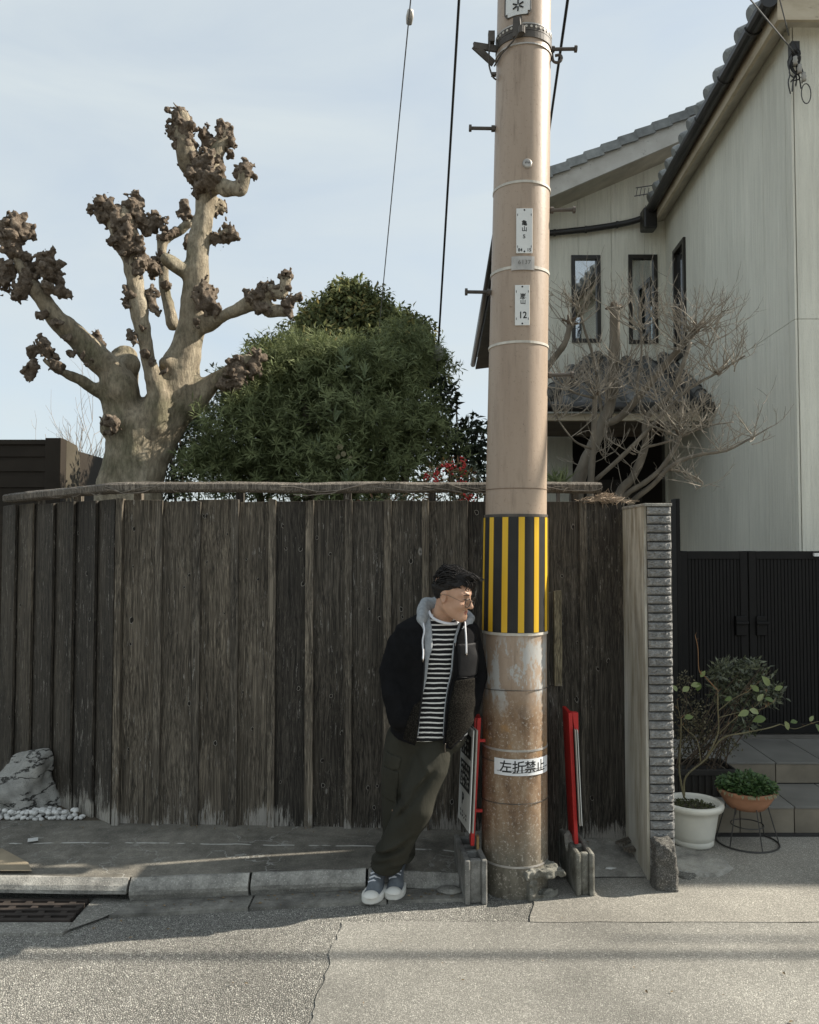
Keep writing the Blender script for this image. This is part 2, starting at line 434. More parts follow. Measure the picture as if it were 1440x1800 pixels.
m_kerb = concrete('kerb_concrete', (0.40, 0.385, 0.345), (0.17, 0.165, 0.15), crack=False, mott=7)
m_gutter = concrete('gutter_concrete', (0.26, 0.25, 0.22), (0.13, 0.125, 0.112), crack=False, mott=5)
m_cement = concrete('cement_patch', (0.37, 0.355, 0.315), (0.17, 0.165, 0.148), mott=4)
m_soil = M('bare_soil', (0.09, 0.075, 0.055), 0.95, 0.4, 3, 0.6, 40, 0.01)
m_pebbledash = asphalt('washed_gravel_concrete', (0.13, 0.125, 0.11), (0.30, 0.29, 0.26), 120, 0.14, 0.9, 0.005)

# ================================================================== GROUND
g = MB(); g.add([(-200, -200, -0.012), (200, -200, -0.012), (200, 200, -0.012), (-200, 200, -0.012)], [(0, 1, 2, 3)])
struct('ground', g, m_soil, origin=(0, 0, 0))
g = MB(); g.grid(lambda u, v: Vector((lerp(-30, 30, u), lerp(-9, 3.95, v), 0.0)), 60, 16)
struct('road', g, m_road, origin=(0, 0, 0))

def wob(a, b, n, amp, seed):
    r = random.Random(seed); a, b = Vector(a), Vector(b); d = (b - a); nn = Vector((-d.y, d.x, 0)).normalized(); out = []
    for i in range(n + 1):
        out.append(a + d * i / n + nn * ((r.random() - 0.5) * 2 * amp if 0 < i < n else 0))
    return out
def sheet(name, pts, z, mat):
    g = MB(); bm = bmesh.new(); vs = [bm.verts.new((p[0], p[1], z)) for p in pts]; f = bm.faces.new(vs); bmesh.ops.triangulate(bm, faces=[f])
    bm.verts.index_update(); g.add([v.co.copy() for v in bm.verts], [tuple(v.index for v in f.verts) for f in bm.faces]); bm.free()
    return struct(name, g, mat, origin=(0, 0, 0))
pa = G(600, 1622); pb = G(1440, 1626); pc = G(560, 1745); pd = G(545, 1800)
pts = wob(pa, (9, pb.y, 0), 70, 0.006, 1) + [Vector((9, -6, 0)), Vector((pd.x - 0.3, -6, 0))] + wob((pd.x - 0.15, 1.9, 0), pd, 12, 0.012, 2) + wob(pd, pc, 6, 0.012, 3)[1:] + wob(pc, pa, 14, 0.012, 4)[1:-1]
sheet('road_patch', pts, 0.004, m_patch)
qa = G(932, 1623); qb = G(938, 1585)
pts = wob((9, pb.y + 0.01, 0), qa, 60, 0.004, 5) + wob(qa, qb, 6, 0.006, 6)[1:] + [Vector((0.62, 3.66, 0)), Vector((0.62, 5.7, 0)), Vector((9, 5.7, 0))]
sheet('driveway', pts, 0.006, m_drive)

# kerb line: back of the kerbstone
KX = [-4.0, -1.83, -1.203, -0.69, -0.2, 0.33, 0.8, 1.2]; KY = [3.66, 3.655, 3.635, 3.69, 3.754, 3.80, 3.86, 3.87]; KZ = [0.10, 0.10, 0.10, 0.10, 0.092, 0.05, 0.013, 0.010]
FX = [-4.0, -1.95, -1.5, 0.2, 1.2]; FY = [4.31, 4.30, 4.28, 4.30, 4.32]; FZ = [0.125, 0.125, 0.13, 0.10, 0.05]
ky = lambda x: interp(x, KX, KY); kz = lambda x: interp(x, KX, KZ)
def walk(u, v, xa=-4.0, xb=0.28):
    x = lerp(xa, xb, u); y0, y1 = ky(x), interp(x, FX, FY)
    return Vector((x, lerp(y0, y1, v), lerp(kz(x), interp(x, FX, FZ), v)))
g = MB(); g.grid(walk, 80, 8); struct('sidewalk', g, m_walk, origin=(0, 4.0, 0), smooth=True)
g = MB(); g.grid(lambda u, v: walk(u, v, 0.28, 1.12), 20, 8); struct('cement_ramp', g, m_cement, origin=(0, 4.0, 0), smooth=True)
sheet('sidewalk_patch', [Vector(p) for p in ((-2.6, 3.665, 0), (-1.66, 3.665, 0), (-1.72, 3.76, 0), (-1.92, 3.93, 0), (-2.6, 3.96, 0))], 0.1165, M('tan_paving', (0.30, 0.25, 0.175), 0.9, 0.25, 5, 0.4, 120))
# kerbstones, one by one
kb = tag(thing('kerb', 'low weathered concrete kerb between the sidewalk and the gutter', 'kerb', (-1, 3.65, 0)), kind='structure')
brk = [-3.6, -2.95, -1.213, -0.7, -0.19, 0.32]
for i in range(len(brk) - 1):
    g = MB(); x0, x1 = brk[i] + 0.006, brk[i + 1] - 0.006; n = 8
    thin = i < 2
    def sect(x):
        y, z = ky(x), kz(x); f = y - 0.05; zb = 0.045 if thin else 0.0
        return [(y + 0.01, zb), (y + 0.006, z), (y - 0.012, z + 0.002), (f + 0.012, z - 0.022), (f + 0.002, z - 0.04), (f + .004, max(zb, z - 0.058)), (f + 0.030, zb)]
    vs = []; m = 7
    for k in range(n + 1):
        x = lerp(x0, x1, k / n)
        for yy, zz in sect(x): vs.append((x, yy + R.uniform(-.002, .002), zz + R.uniform(-.002, .002) * (zz > 0.02)))
    fs = [(k * m + j, k * m + (j + 1) % m, (k + 1) * m + (j + 1) % m, (k + 1) * m + j) for k in range(n) for j in range(m)]
    fs += [tuple(range(m)), tuple(range(n * m + m - 1, n * m - 1, -1))]
    g.add(vs, fs); g.build('kerbstone', m_kerb, kb, smooth=False)
# gutter slabs in front of the kerb
gt = tag(thing('gutter', 'concrete gutter channel at the foot of the kerb', 'gutter', (0, 3.5, 0)), kind='structure')
def fy(x): return interp(x, [-1.3, -1.245, -0.67, -0.2, 0.18], [3.45, 3.462, 3.535, 3.59, 3.62])
for x0, x1 in ((-1.245, -0.684), (-0.676, -0.1), (-0.092, 0.3)):
    g = MB(); vs = []
    for k in range(9):
        x = lerp(x0, x1, k / 8)
        xb = x
        vs += [(x + (0.11 if k == 0 and x0 < -1.2 else 0), ky(x) - 0.018, 0.012), (x, fy(x), 0.016), (x, fy(x), -0.01)]
    fs = [(3 * k + j, 3 * k + j + 1, 3 * k + 4 + j, 3 * k + 3 + j) for k in range(8) for j in range(2)]
    g.add(vs, fs); g.build('gutter_slab', m_gutter, gt)
# drain
m_iron = M('rusted_cast_iron', (0.036, 0.028, 0.023), 0.75, 0.4, 14, 0.4, 120, 0.003, spec=0.4)
m_rim = asphalt('drain_rim_concrete', (0.24, 0.23, 0.205), (0.46, 0.445, 0.395), 150, 0.12, 0.8, 0.004)
dr = thing('drain_grate', 'rusty slotted iron drain grate set in a concrete frame below the kerb', 'drain grate', (-1.8, 3.5, 0))
gx0, gx1, gy0, gy1 = -2.35, -1.385, 3.415, 3.60
rows = 4; rw = (gy1 - gy0) / rows
for i in range(rows + 1):
    y = gy0 + rw * i; g = MB(); g.bx(gx0, gx1, y - 0.011, y + 0.011, 0.002, 0.022); g.build('grate_bar', m_iron, dr, bevel=0.002)
for i in range(rows):
    for k in range(11):
        x = gx1 - 0.012 - k * 0.095 - (0.045 if i % 2 else 0); y = gy0 + rw * i
        g = MB(); g.bx(x - 0.013, x + 0.013, y + 0.0115, y + rw - 0.0115, 0.003, 0.019); g.build('grate_rib', m_iron, dr)
g = MB(); g.bx(gx0 - 0.05, gx1 + 0.012, 3.31, gy0 - 0.014, -0.01, 0.014); g.bx(gx0 - 0.05, -1.27, gy1 + 0.014, 3.618, -0.01, 0.0)
g.add([(gx1 + 0.014, 3.33, 0.012), (gx1 + 0.014, gy1 + 0.04, 0.012), (-1.16, gy1 + 0.02, 0.011), (-1.27, 3.44, 0.012)], [(0, 3, 2, 1)])
g.build('drain_frame', m_rim, dr)
g = MB(); g.bx(gx0, gx1, gy0, gy1, 0.0005, 0.0015); g.build('drain_shade_sheet', M('drain_shade', (0.006, 0.006, 0.005), 0.9, 0.1, 4, 0), dr)  # flat sheet coloured near-black to stand for the shade below the bars
# leaf litter and grit gathered along the gutter and the fence foot
g = MB(); rl = random.Random(41)
for k in range(150):
    w_ = rl.random()
    if w_ < .45: x = rl.uniform(-1.2, .25); c = Vector((x, ky(x) - rl.uniform(.05, .16), .018))
    elif w_ < .75: x = rl.uniform(-1.9, .95); c = Vector((x, interp(x, FX, FY) - rl.uniform(.06, .14), interp(x, FX, FZ) + .004 - .02 * max(0, x)))
    else: c = Vector((rl.uniform(-2, 2.2), rl.uniform(2.7, 3.5), .009))
    s = rl.uniform(.004, .011); a = rl.uniform(0, 6.28); q = Matrix.Rotation(a, 3, 'Z') @ Matrix.Rotation(rl.uniform(-.5, .5), 3, 'X')
    g.add([c + q @ Vector(v) * s for v in ((-1, 0, .1), (0, -.5, .3), (1.1, 0, 0), (0, .5, .4))], [(0, 1, 2), (0, 2, 3)])
tag(g.build('leaf_litter', M('dry_litter', (0.20, 0.15, 0.09), .9, .5, 60, 0)), 'dry leaf crumbs scattered along the gutter and fence foot', 'litter', kind='stuff')
# cement and gravel around the pillar foot
def blobsheet(name, pts, z, mat, th=0.012, seed=1):
    r = random.Random(seed); P2 = []
    for i, p in enumerate(pts):
        q = pts[(i + 1) % len(pts)]
        for k in range(5):
            t = k / 5; P2.append(Vector((lerp(p[0], q[0], t) + r.uniform(-.008, .008), lerp(p[1], q[1], t) + r.uniform(-.008, .008), 0)))
    c = sum(P2, Vector()) / len(P2); g = MB(); n = len(P2)
    vs = [(p.x, p.y, z - 0.004) for p in P2] + [(lerp(p.x, c.x, 0.1), lerp(p.y, c.y, 0.1), z + th) for p in P2] + [(c.x, c.y, z + th * 1.2)]
    fs = [(i, (i + 1) % n, n + (i + 1) % n, n + i) for i in range(n)] + [(n + i, n + (i + 1) % n, 2 * n) for i in range(n)]
    g.add(vs, fs); return struct(name, g, mat)
blobsheet('cement_apron', [G(1128, 1531)[:2], G(1228, 1543)[:2], G(1262, 1545)[:2], G(1292, 1530)[:2], G(1270, 1508)[:2], G(1180, 1490)[:2], (1.05, 4.2), (1.02, 3.95)], 0.008, m_cement, 0.012, 3)
blobsheet('gravel_footing', [G(1114, 1528)[:2], G(1160, 1541)[:2], G(1215, 1550)[:2], G(1226, 1541)[:2], G(1190, 1524)[:2], G(1140, 1517)[:2]], 0.008, m_pebbledash, 0.008, 4)

# ================================================================== FENCE
def wood(name, dark, light, pale, low=0.26, gloss=0.75):
    t = NT(name, gloss, 0.3); v = t.vec((1, 1, 0.045)); vr = t.vec((1, 1, 1))
    warp = t.n.new('ShaderNodeVectorMath'); warp.operation = 'ADD'
    nz = t.n.new('ShaderNodeTexNoise'); nz.inputs['Scale'].default_value = 5; t.l.new(t.vec((1, 1, 0.25)), nz.inputs['Vector'])
    sc = t.n.new('ShaderNodeVectorMath'); sc.operation = 'SCALE'; sc.inputs['Scale'].default_value = 0.05; t.l.new(nz.outputs['Color'], sc.inputs[0])
    t.l.new(v, warp.inputs[0]); t.l.new(sc.outputs[0], warp.inputs[1]); v = warp.outputs[0]
    g1 = t.noise(95, 6, v, 0.68); g2 = t.noise(380, 3, v, 0.7); g3 = t.rng(t.math('ABSOLUTE', t.math('SUBTRACT', t.noise(52, 3, v, 0.5), 0.5)), 0.035, 0.0); br = t.noise(6, 4, t.vec((1, 1, 0.2)))
    col = t.ramp(g1, [(0.28, dark), (0.52, light), (0.74, sm(light, 1.9))])
    col = t.mix(0.7, col, t.ramp(g2, [(0.34, (0.35,) * 3), (0.68, (1.75,) * 3)]), 'MULTIPLY'); col = t.mix(t.math('MULTIPLY', g3, 0.75), col, sm(dark, 0.45))
    col = t.mix(1.0, col, t.ramp(br, [(0.3, (0.62,) * 3), (0.72, (1.35,) * 3)]), 'MULTIPLY')
    col = t.mix(1.0, col, t.ramp(t.rnd(), [(0, (0.62, 0.61, 0.6)), (0.5, (1.05, 1.02, 0.97)), (1, (1.75, 1.66, 1.52))]), 'MULTIPLY')
    # knots: dark heart with a pale ring
    kv = t.vec((1, 0.0, 0.55)); kd = t.voro(4.6, kv); kc = t.n.new('ShaderNodeSeparateXYZ'); t.l.new(t.voro(4.6, kv, out='Color'), kc.inputs[0])
    on = t.math('GREATER_THAN', kc.outputs[0], 0.25); kd = t.math('ADD', kd, t.math('MULTIPLY', t.math('SUBTRACT', t.noise(38, 2, vr), 0.5), 0.035))
    ring = t.math('MULTIPLY', t.math('MULTIPLY', t.rng(t.math('ABSOLUTE', t.math('SUBTRACT', kd, 0.042)), 0.026, 0.006), on), t.rng(t.noise(30, 2, vr), 0.34, 0.5))
    heart = t.math('MULTIPLY', t.rng(kd, 0.036, 0.024), on)
    col = t.mix(heart, col, sm(dark, 0.7)); col = t.mix(t.math('MULTIPLY', ring, 0.8), col, pale)
    # scuffs and peeled fibre
    z = t.xyz()[2]; fib = t.noise(170, 5, t.vec((1, 1, 0.055)), 0.78)
    lowm = t.math('SUBTRACT', t.math('ADD', fib, t.math('MULTIPLY', t.math('SUBTRACT', t.noise(7, 3, t.vec((1, 1, 0.5))), 0.5), 0.9)), t.rng(z, 0.0, low, -0.02, 0.42))
    col = t.mix(t.rng(lowm, 0.47, 0.53, 0, 0.92), col, pale)
    scf = t.math('MULTIPLY', t.rng(t.noise(75, 5, t.vec((1, 1, 0.13)), 0.8), 0.595, 0.64), t.rng(t.noise(3.5, 3, vr), 0.44, 0.58))
    col = t.mix(t.math('MULTIPLY', scf, 0.75), col, pale)
    arc = t.noise(13, 1, t.vec((1, 1, 1.1)), 0.3, 1.5); arcm = t.math('MULTIPLY', t.rng(t.math('ABSOLUTE', t.math('SUBTRACT', arc, 0.5)), 0.008, 0.002), t.rng(t.noise(2.4, 3, vr), 0.57, 0.64))
    col = t.mix(t.math('MULTIPLY', arcm, 0.12), col, pale)
    n = t.bump(g1, 0.7, 0.006); n = t.bump(g2, 0.5, 0.003, n)
    return t.done(col, n)
m_plank = wood('weathered_dark_boards', (0.027, 0.0235, 0.0195), (0.084, 0.075, 0.062), (0.36, 0.34, 0.305))
m_plank2 = wood('weathered_pale_foot_boards', (0.024, 0.021, 0.017), (0.066, 0.058, 0.047), (0.42, 0.395, 0.345), 0.44)
m_batten = wood('weathered_battens', (0.036, 0.031, 0.025), (0.125, 0.111, 0.091), (0.36, 0.34, 0.305), 0.2)
m_log = wood('grey_rail_wood', (0.07, 0.06, 0.05), (0.19, 0.17, 0.145), (0.34, 0.32, 0.29), 0.01)

def board(x0, x1, zb0, zb1, zt, th, seed, seg=7):
    r = random.Random(seed); vs = []; tj = r.uniform(-.004, .004); tj2 = r.uniform(-.004, .004)
    for i in range(seg + 1):
        t = i / seg; a, b = r.uniform(-.0012, .0012), r.uniform(-.0012, .0012)
        for x, y, s in ((x0 + a, 0, 0), (x1 + b, 0, 1), (x1 + b, th, 1), (x0 + a, th, 0)):
            zz = lerp(zb1 if s else zb0, zt + (tj2 if s else tj), t); vs.append((x, y, zz))
    fs = [(4 * i + k, 4 * i + (k + 1) % 4, 4 * i + 4 + (k + 1) % 4, 4 * i + 4 + k) for i in range(seg) for k in range(4)]
    fs += [(3, 2, 1, 0), (4 * seg, 4 * seg + 1, 4 * seg + 2, 4 * seg + 3)]
    return MB().add(vs, fs)
FYm = 4.245
fence = thing('board_fence', 'long dark weathered board fence with a log rail behind the leaning man', 'fence', (0, FYm, 0))
def wx(px, py=1160, Y=FYm): return P(px, py, Y).x
def fz(x): return interp(x, FX, FZ) - 0.012
edges = [214, 286 - 8, 345, 412, 478, 544, 612.5, 681, 748, 816, 884, 953, 1026.5, 1101]
for i in range(len(edges) - 1):
    x0, x1 = wx(edges[i]) + 0.003, wx(edges[i + 1]) - 0.003
    mb = board(x0, x1, fz(x0), fz(x1), 1.775 + R.uniform(-.004, .004), 0.02, i)
    yo = FYm + R.uniform(0, .006)
    mb.v = [(a, b + yo, c) for a, b, c in mb.v]; mb.build('plank', m_plank, fence, bevel=0.0015)
    if 0 < i:
        xb = wx(edges[i]); w = R.uniform(0.017, 0.021)
        mb = board(xb - w, xb + w, fz(xb) + 0.004, fz(xb) + 0.004, 1.779 + R.uniform(-.006, .006), 0.017, 50 + i)
        mb.v = [(a, b + FYm - 0.0185, c) for a, b, c in mb.v]; mb.build('batten', m_batten, fence, bevel=0.0015)
# corner post, then the run that turns away, each board lapped over the next
xb = wx(209); mb = board(xb - 0.017, xb + 0.017, fz(xb), fz(xb), 1.79, 0.05, 90); mb.v = [(a, b + FYm - 0.03, c) for a, b, c in mb.v]
mb.build('fence_post', m_plank, fence, bevel=0.002)
A0 = Vector((xb - 0.02, FYm - 0.005, 0)); A1 = Vector((-2.47, 4.98, 0)); dA = (A1 - A0).normalized(); LA = (A1 - A0).length
aang = math.atan2(dA.y, dA.x)
cuts = [0, 0.155, 0.345, 0.53, 0.73, 0.905, 1.06]
cuts = [c / 1.06 * LA for c in cuts]
for i in range(6):
    mb = board(cuts[i], cuts[i + 1] + 0.03, 0.0, 0.0, 1.70, 0.016, 120 + i)
    a = Matrix.Rotation(aang, 3, 'Z') @ Matrix.Rotation(0, 3, 'X'); out = Vector((dA.y, -dA.x, 0)) * -1
    zz = 0.085
    vs = []
    for x, y, z in mb.v:
        t = (x - cuts[i]) / (cuts[i + 1] - cuts[i]); p = A0 + dA * x + Vector((-dA.y, dA.x, 0)) * (-(y - 0.004) + (0.022 * (t) if True else 0)) * -1
        vs.append((p.x, p.y + 0.0, z + zz))
    mb.v = vs; mb.build('plank', m_plank2, fence, bevel=0.0015)
# knots: a dark heart with a worn pale rim, set in the faces of the boards
m_knot = M('knot_heart', (0.016, 0.013, 0.010), 0.8, 0.3, 60, 0.3); m_krim = M('knot_rim', (0.25, 0.235, 0.205), 0.85, 0.5, 90, 0.3, 200)
kms = []
for k in range(6):
    rk = random.Random(700 + k); g = MB(); n = 12; ex = rk.uniform(.55, .95); ph = rk.uniform(0, 3); op = rk.choice((9, 10, 12, 12))
    rr = [1 + rk.uniform(-.16, .16) for _ in range(n)]; ringp = [Vector((math.cos(2 * PI * i / n + ph) * rr[i] * ex, 0, math.sin(2 * PI * i / n + ph) * rr[i])) for i in range(n)]
    g.add(ringp, [tuple(range(n))]); nh = len(g.f); g.tube([p + Vector((0, -.04, 0)) for p in ringp[:op]] + ([ringp[0] + Vector((0, -.04, 0))] if op == 12 else []), .13, 5)
    me = bpy.data.meshes.new('knot'); me.from_pydata(g.v, [], g.f); me.materials.append(m_knot); me.materials.append(m_krim)
    for i, p in enumerate(me.polygons): p.material_index = 0 if i < nh else 1
    me.update(); kms.append(me)
rk = random.Random(77)
for i in range(len(edges) - 1):
    x0, x1 = wx(edges[i]) + .03, wx(edges[i + 1]) - .03
    for k in range(rk.choice((3, 4, 5, 6))):
        s = rk.uniform(.006, .0115); place('knot', rk.choice(kms), None, (rk.uniform(x0, x1), FYm - .0015, rk.uniform(.2, 1.72)), fence, rot=(0, rk.uniform(-.5, .5), 0), scale=(s, s * .5, s * rk.uniform(.9, 1.5)))
for k in range(16):
    u = rk.uniform(.05, .95); p = A0 + dA * (LA * u) + Vector((dA.y, -dA.x, 0)) * -.004; s = rk.uniform(.006, .010)
    place('knot', rk.choice(kms), None, (p.x, p.y - .006, rk.uniform(.4, 1.65)), fence, rot=(0, rk.uniform(-.5, .5), aang + PI), scale=(s, s * .5, s * rk.uniform(.9, 1.5)))
# rail over the top (sits on short blocks), split log
def rail_pts(px0, px1, n, Y0, Y1, pys):
    return [P(lerp(px0, px1, i / n), interp(lerp(px0, px1, i / n), pys[0], pys[1]), lerp(Y0, Y1, i / n)) for i in range(n + 1)]
rp = []
for px, py, Y in ((14, 877, 4.86), (60, 872, 4.72), (110, 867, 4.53), (160, 862, 4.34), (205, 858.5, 4.22), (300, 857, 4.2), (420, 856.5, 4.2), (540, 858.5, 4.2), (640, 857, 4.2), (760, 857.5, 4.2), (880, 857, 4.2), (980, 857.5, 4.2), (1056, 858, 4.2)):
    rp.append(P(px, py, Y))
rpp = smoothpath(rp, 5); n = len(rpp); mb = MB(); vs = []; K = 10; ko = [R.uniform(.86, 1.12) for _ in range(K)]; rot_ = 0.2
for i, p in enumerate(rpp):
    t = (rpp[min(i + 1, n - 1)] - rpp[max(i - 1, 0)]).normalized(); s = Vector((-t.y, t.x, 0))
    hh = 0.0265 * (1 + 0.06 * math.sin(i * 0.37) + R.uniform(-.03, .03)); ww = 0.034
    for k in range(K):
        a = 2 * PI * (k + 0.5) / K; ca, sa = math.cos(a), math.sin(a); q = ko[k] * R.uniform(.965, 1.035); vs.append(p + s * math.copysign(abs(ca) ** .6, ca) * ww * q + Vector((0, 0, math.copysign(abs(sa) ** .6, sa) * hh * q)))
fs = [(i * K + k, i * K + (k + 1) % K, (i + 1) * K + (k + 1) % K, (i + 1) * K + k) for i in range(n - 1) for k in range(K)] + [tuple(range(K)), tuple(range((n - 1) * K, n * K))]
mb.add(vs, fs); mb.build('top_rail', m_log, fence)
for px in (66, 134, 240, 420, 610, 760, 1012):
    p = P(px, 880, 4.26 if px > 200 else lerp(4.99, 4.30, px / 205)); g = MB(); g.bx(p.x - .02, p.x + .02, p.y + 0.02, p.y + .06, 1.45, 1.82); g.build('rail_block', m_plank, fence)
# dry vine wound round the rail
m_vine = M('dry_vine_bark', (0.20, 0.175, 0.145), 0.9, 0.4, 30, 0.3, 100)
g = MB()
for k in range(12):
    i0 = R.randrange(8, n - 10); L = R.randrange(6, 16); ph = R.random() * 6.28; pts = []
    am = R.uniform(0.01, 0.03); fr = R.uniform(0.3, 1.1)
    for j in range(L):
        i = min(i0 + j, n - 1); p = rpp[i]; pts.append(p + Vector((R.uniform(-.01, .01), -0.034 - 0.01 * R.random(), am * math.sin(ph + j * fr) + R.uniform(-.004, .004) - 0.008)))
    g.tube(smoothpath(pts, 3), R.uniform(.0014, .0030), 5)
for k in range(26):
    i = R.randrange(10, n - 2); p = rpp[i] + Vector((0, -0.036, 0)); d = Vector((R.uniform(-.06, .06), R.uniform(-.02, 0), R.uniform(-.05, .035)))
    g.tube([p, p + d * .5 + Vector((R.uniform(-.01, .01), 0, R.uniform(-.01, .01))), p + d], [.0016, .0013, .0007], 4)
tag(g.build('dry_vine', m_vine), 'dry bare vine wound along the log rail on top of the fence', 'vine', kind='stuff')
# straw nest on the last board
g = MB()
for k in range(260):
    a = R.random() * 2 * PI; r = abs(R.gauss(0, .045)); c = P(1062, 882, 4.25) + Vector((math.cos(a) * r * 1.5, math.sin(a) * r * 0.7, R.uniform(-.005, .045) * max(0, 1 - r / .1)))
    d = Vector((R.gauss(0, 1), R.gauss(0, .6), R.gauss(0, .28))).normalized() * R.uniform(.02, .05)
    g.tube([c - d, c + Vector((0, 0, R.uniform(-.006, .012))), c + d], .0012, 3, cap=False)
tag(g.build('straw_heap', M('dry_straw', (0.34, 0.27, 0.2), 0.9, 0.4, 20, 0)), 'small heap of dry straw on top of the last fence board', 'straw', kind='stuff')

# ================================================================== PILLAR AT THE FENCE END
t = NT('weathered_render', 0.9, 0.2); v = t.vec((1, 1, 0.16), False); vf = t.vec(rand=False)
c = t.ramp(t.noise(9, 7, v, 0.65), [(0.3, (0.24, 0.205, 0.15)), (0.45, (0.44, 0.41, 0.335)), (0.6, (0.58, 0.56, 0.50)), (0.8, (0.66, 0.65, 0.60))])
z = t.xyz()[2]; st = t.math('MULTIPLY', t.rng(t.noise(22, 5, v, 0.7), 0.42, 0.68), t.rng(t.math('ADD', z, t.math('MULTIPLY', t.noise(3, 3, vf), 0.8)), 0.55, 1.9))
c = t.mix(t.math('MULTIPLY', st, 0.8), c, (0.12, 0.09, 0.055)); m_render = t.done(c, t.bump(t.noise(90, 4, vf), 0.3, 0.003))
m_brick = M('split_face_brick', (0.235, 0.232, 0.222), 0.92, 0.3, 40, 0.9, 75, 0.012, rv=0.12)
m_mortar = M('dark_mortar', (0.035, 0.034, 0.032), 0.95, 0.2, 20, 0.2)
XL, XR, YF, YB = 1.098, 1.220, 3.83, 4.225
pil = thing('gate_pillar', 'narrow rendered wall end faced with dark split brick at the fence end', 'pillar', (1.16, 4.0, 0))
g = MB(); g.bx(XL, XR - 0.006, YF + 0.014, YB, -0.005, 1.728); g.build('pillar_core', m_render, pil, origin=(1.16, 4, 0))
g = MB(); g.bx(XL - 0.004, XR + 0.004, YF - 0.012, YB + 0.004, 1.728, 1.742); g.build('pillar_cap', m_cement, pil, bevel=0.003)
g = MB(); g.bx(XL + 0.012, XR - 0.004, YF + 0.006, YF + 0.0139, 0.0, 1.727); g.build('mortar_bed', m_mortar, pil)
bricks = []
for k in range(4):
    g = MB(); rr = random.Random(300 + k)
    def fn(u, v):
        e = min(u, 1 - u, v, 1 - v); return Vector(((u - .5) * (XR - XL - 0.012), -(0.010 * min(1, e * 12) + (rr.uniform(-.004, .004) if e > 0.02 else 0)), (v - .5) * 0.036))
    g.grid(fn, 14, 6); w = XR - XL - 0.012
    g.add([(-w / 2, 0, -.018), (w / 2, 0, -.018), (w / 2, 0.018, -.018), (-w / 2, .018, -.018), (-w / 2, 0, .018), (w / 2, 0, .018), (w / 2, 0.018, .018), (-w / 2, .018, .018)],
          [(0, 1, 2, 3), (7, 6, 5, 4), (1, 5, 6, 2), (0, 3, 7, 4)])
    me = bpy.data.meshes.new('brick'); me.from_pydata(g.v, [], g.f); me.update(); bricks.append(me)
zk = 1.728 - 0.021; i = 0
while zk > 0.02:
    place('brick', bricks[i % 4], m_brick, (((XL + XR) / 2 + 0.006 + R.uniform(-.002, .002)), YF + R.uniform(-.0015, .0015), zk), pil, rot=(0, (PI if R.random() < .5 else 0), 0))
    zk -= 0.0414; i += 1
stn = thing('granite_stub', 'short rough granite post stub at the foot of the brick pillar', 'stone post', G(1162, 1524))
sd = SDF((1.07, 3.66, -0.03), (1.24, 3.84, 0.30), 0.006); c0 = Vector((1.148, 3.765, 0))
X_, Y_, Z_ = sd.grid(); q_ = [np.abs(X_ - 1.150 - .02 * (Z_ - .1)) - .052 + .04 * Z_, np.abs(Y_ - 3.765) - .055, np.abs(Z_ - .09) - .125]
sd.a = (np.sqrt(sum(np.maximum(v_ + .022, 0) ** 2 for v_ in q_)) - .022 + np.minimum(np.maximum(np.maximum(q_[0], q_[1]), q_[2]) + .022, 0)).astype(np.float32)
sd.noise(26, 0.010, 4); sd.noise(70, 0.005, 5)
m_granite = asphalt('rough_granite', (0.10, 0.095, 0.085), (0.26, 0.25, 0.225), 150, 0.12, 0.9, 0.005)
sd.mesh('granite_block', m_granite, stn)
# ================================================================== HOUSE
def siding(name, c):
    t = NT(name, 0.9, 0.2); v = t.vec((1, 1, 0.06), False); vf = t.vec((1, 1, 0.5), False)
    s1 = t.noise(34, 4, v, 0.6, 0.3); s2 = t.noise(110, 4, vf, 0.6); s3 = t.noise(1.2, 4, t.vec((1, 1, 0.4), False))
    col = t.ramp(s3, [(0.3, sm(c, 0.86)), (0.7, sm(c, 1.06))])
    col = t.mix(0.4, col, t.ramp(s1, [(0.3, (0.72,) * 3), (0.65, (1.08,) * 3)]), 'MULTIPLY')
    col = t.mix(t.math('MULTIPLY', t.rng(s2, 0.60, 0.74), 0.35), col, sm(c, 0.5))
    n = t.bump(s1, 0.8, 0.012); n = t.bump(s2, 0.7, 0.006, n)
    return t.done(col, n)
m_siding = siding('combed_siding', (0.74, 0.73, 0.635))
m_joint = M('siding_joint', (0.12, 0.12, 0.105), 0.9, 0.2, 5, 0)
t = NT('stained_fascia', 0.8, 0.25); v = t.vec((0.35, 0.35, 1), False)
c = t.ramp(t.noise(3.0, 6, v, 0.65), [(0.3, (0.30, 0.245, 0.17)), (0.5, (0.50, 0.435, 0.325)), (0.75, (0.62, 0.57, 0.46))])
m_fascia = t.done(t.mix(t.rng(t.noise(26, 5, v, 0.7), 0.62, 0.75), c, (0.10, 0.08, 0.055)), t.bump(t.noise(60, 3, v), 0.15, 0.003))
t = NT('white_bargeboard', 0.8, 0.25); v = t.vec(rand=False)
sp = t.math('MULTIPLY', t.rng(t.noise(26, 5, v, 0.75), 0.6, 0.7), t.rng(t.noise(2.4, 3, v), 0.42, 0.6))
m_barge = t.done(t.mix(sp, t.ramp(t.noise(4, 5, v), [(0.3, (0.42, 0.40, 0.36)), (0.7, (0.56, 0.55, 0.51))]), (0.10, 0.085, 0.065)))
m_soffit = M('soffit_board', (0.46, 0.43, 0.36), 0.85, 0.2, 5, 0.1)
m_gut = M('black_gutter', (0.020, 0.019, 0.018), 0.4, 0.3, 6, 0.05, spec=0.5)
m_tile = M('grey_clay_tile', (0.20, 0.21, 0.205), 0.55, 0.3, 12, 0.2, 80, 0.003, spec=0.5, rv=0.2)
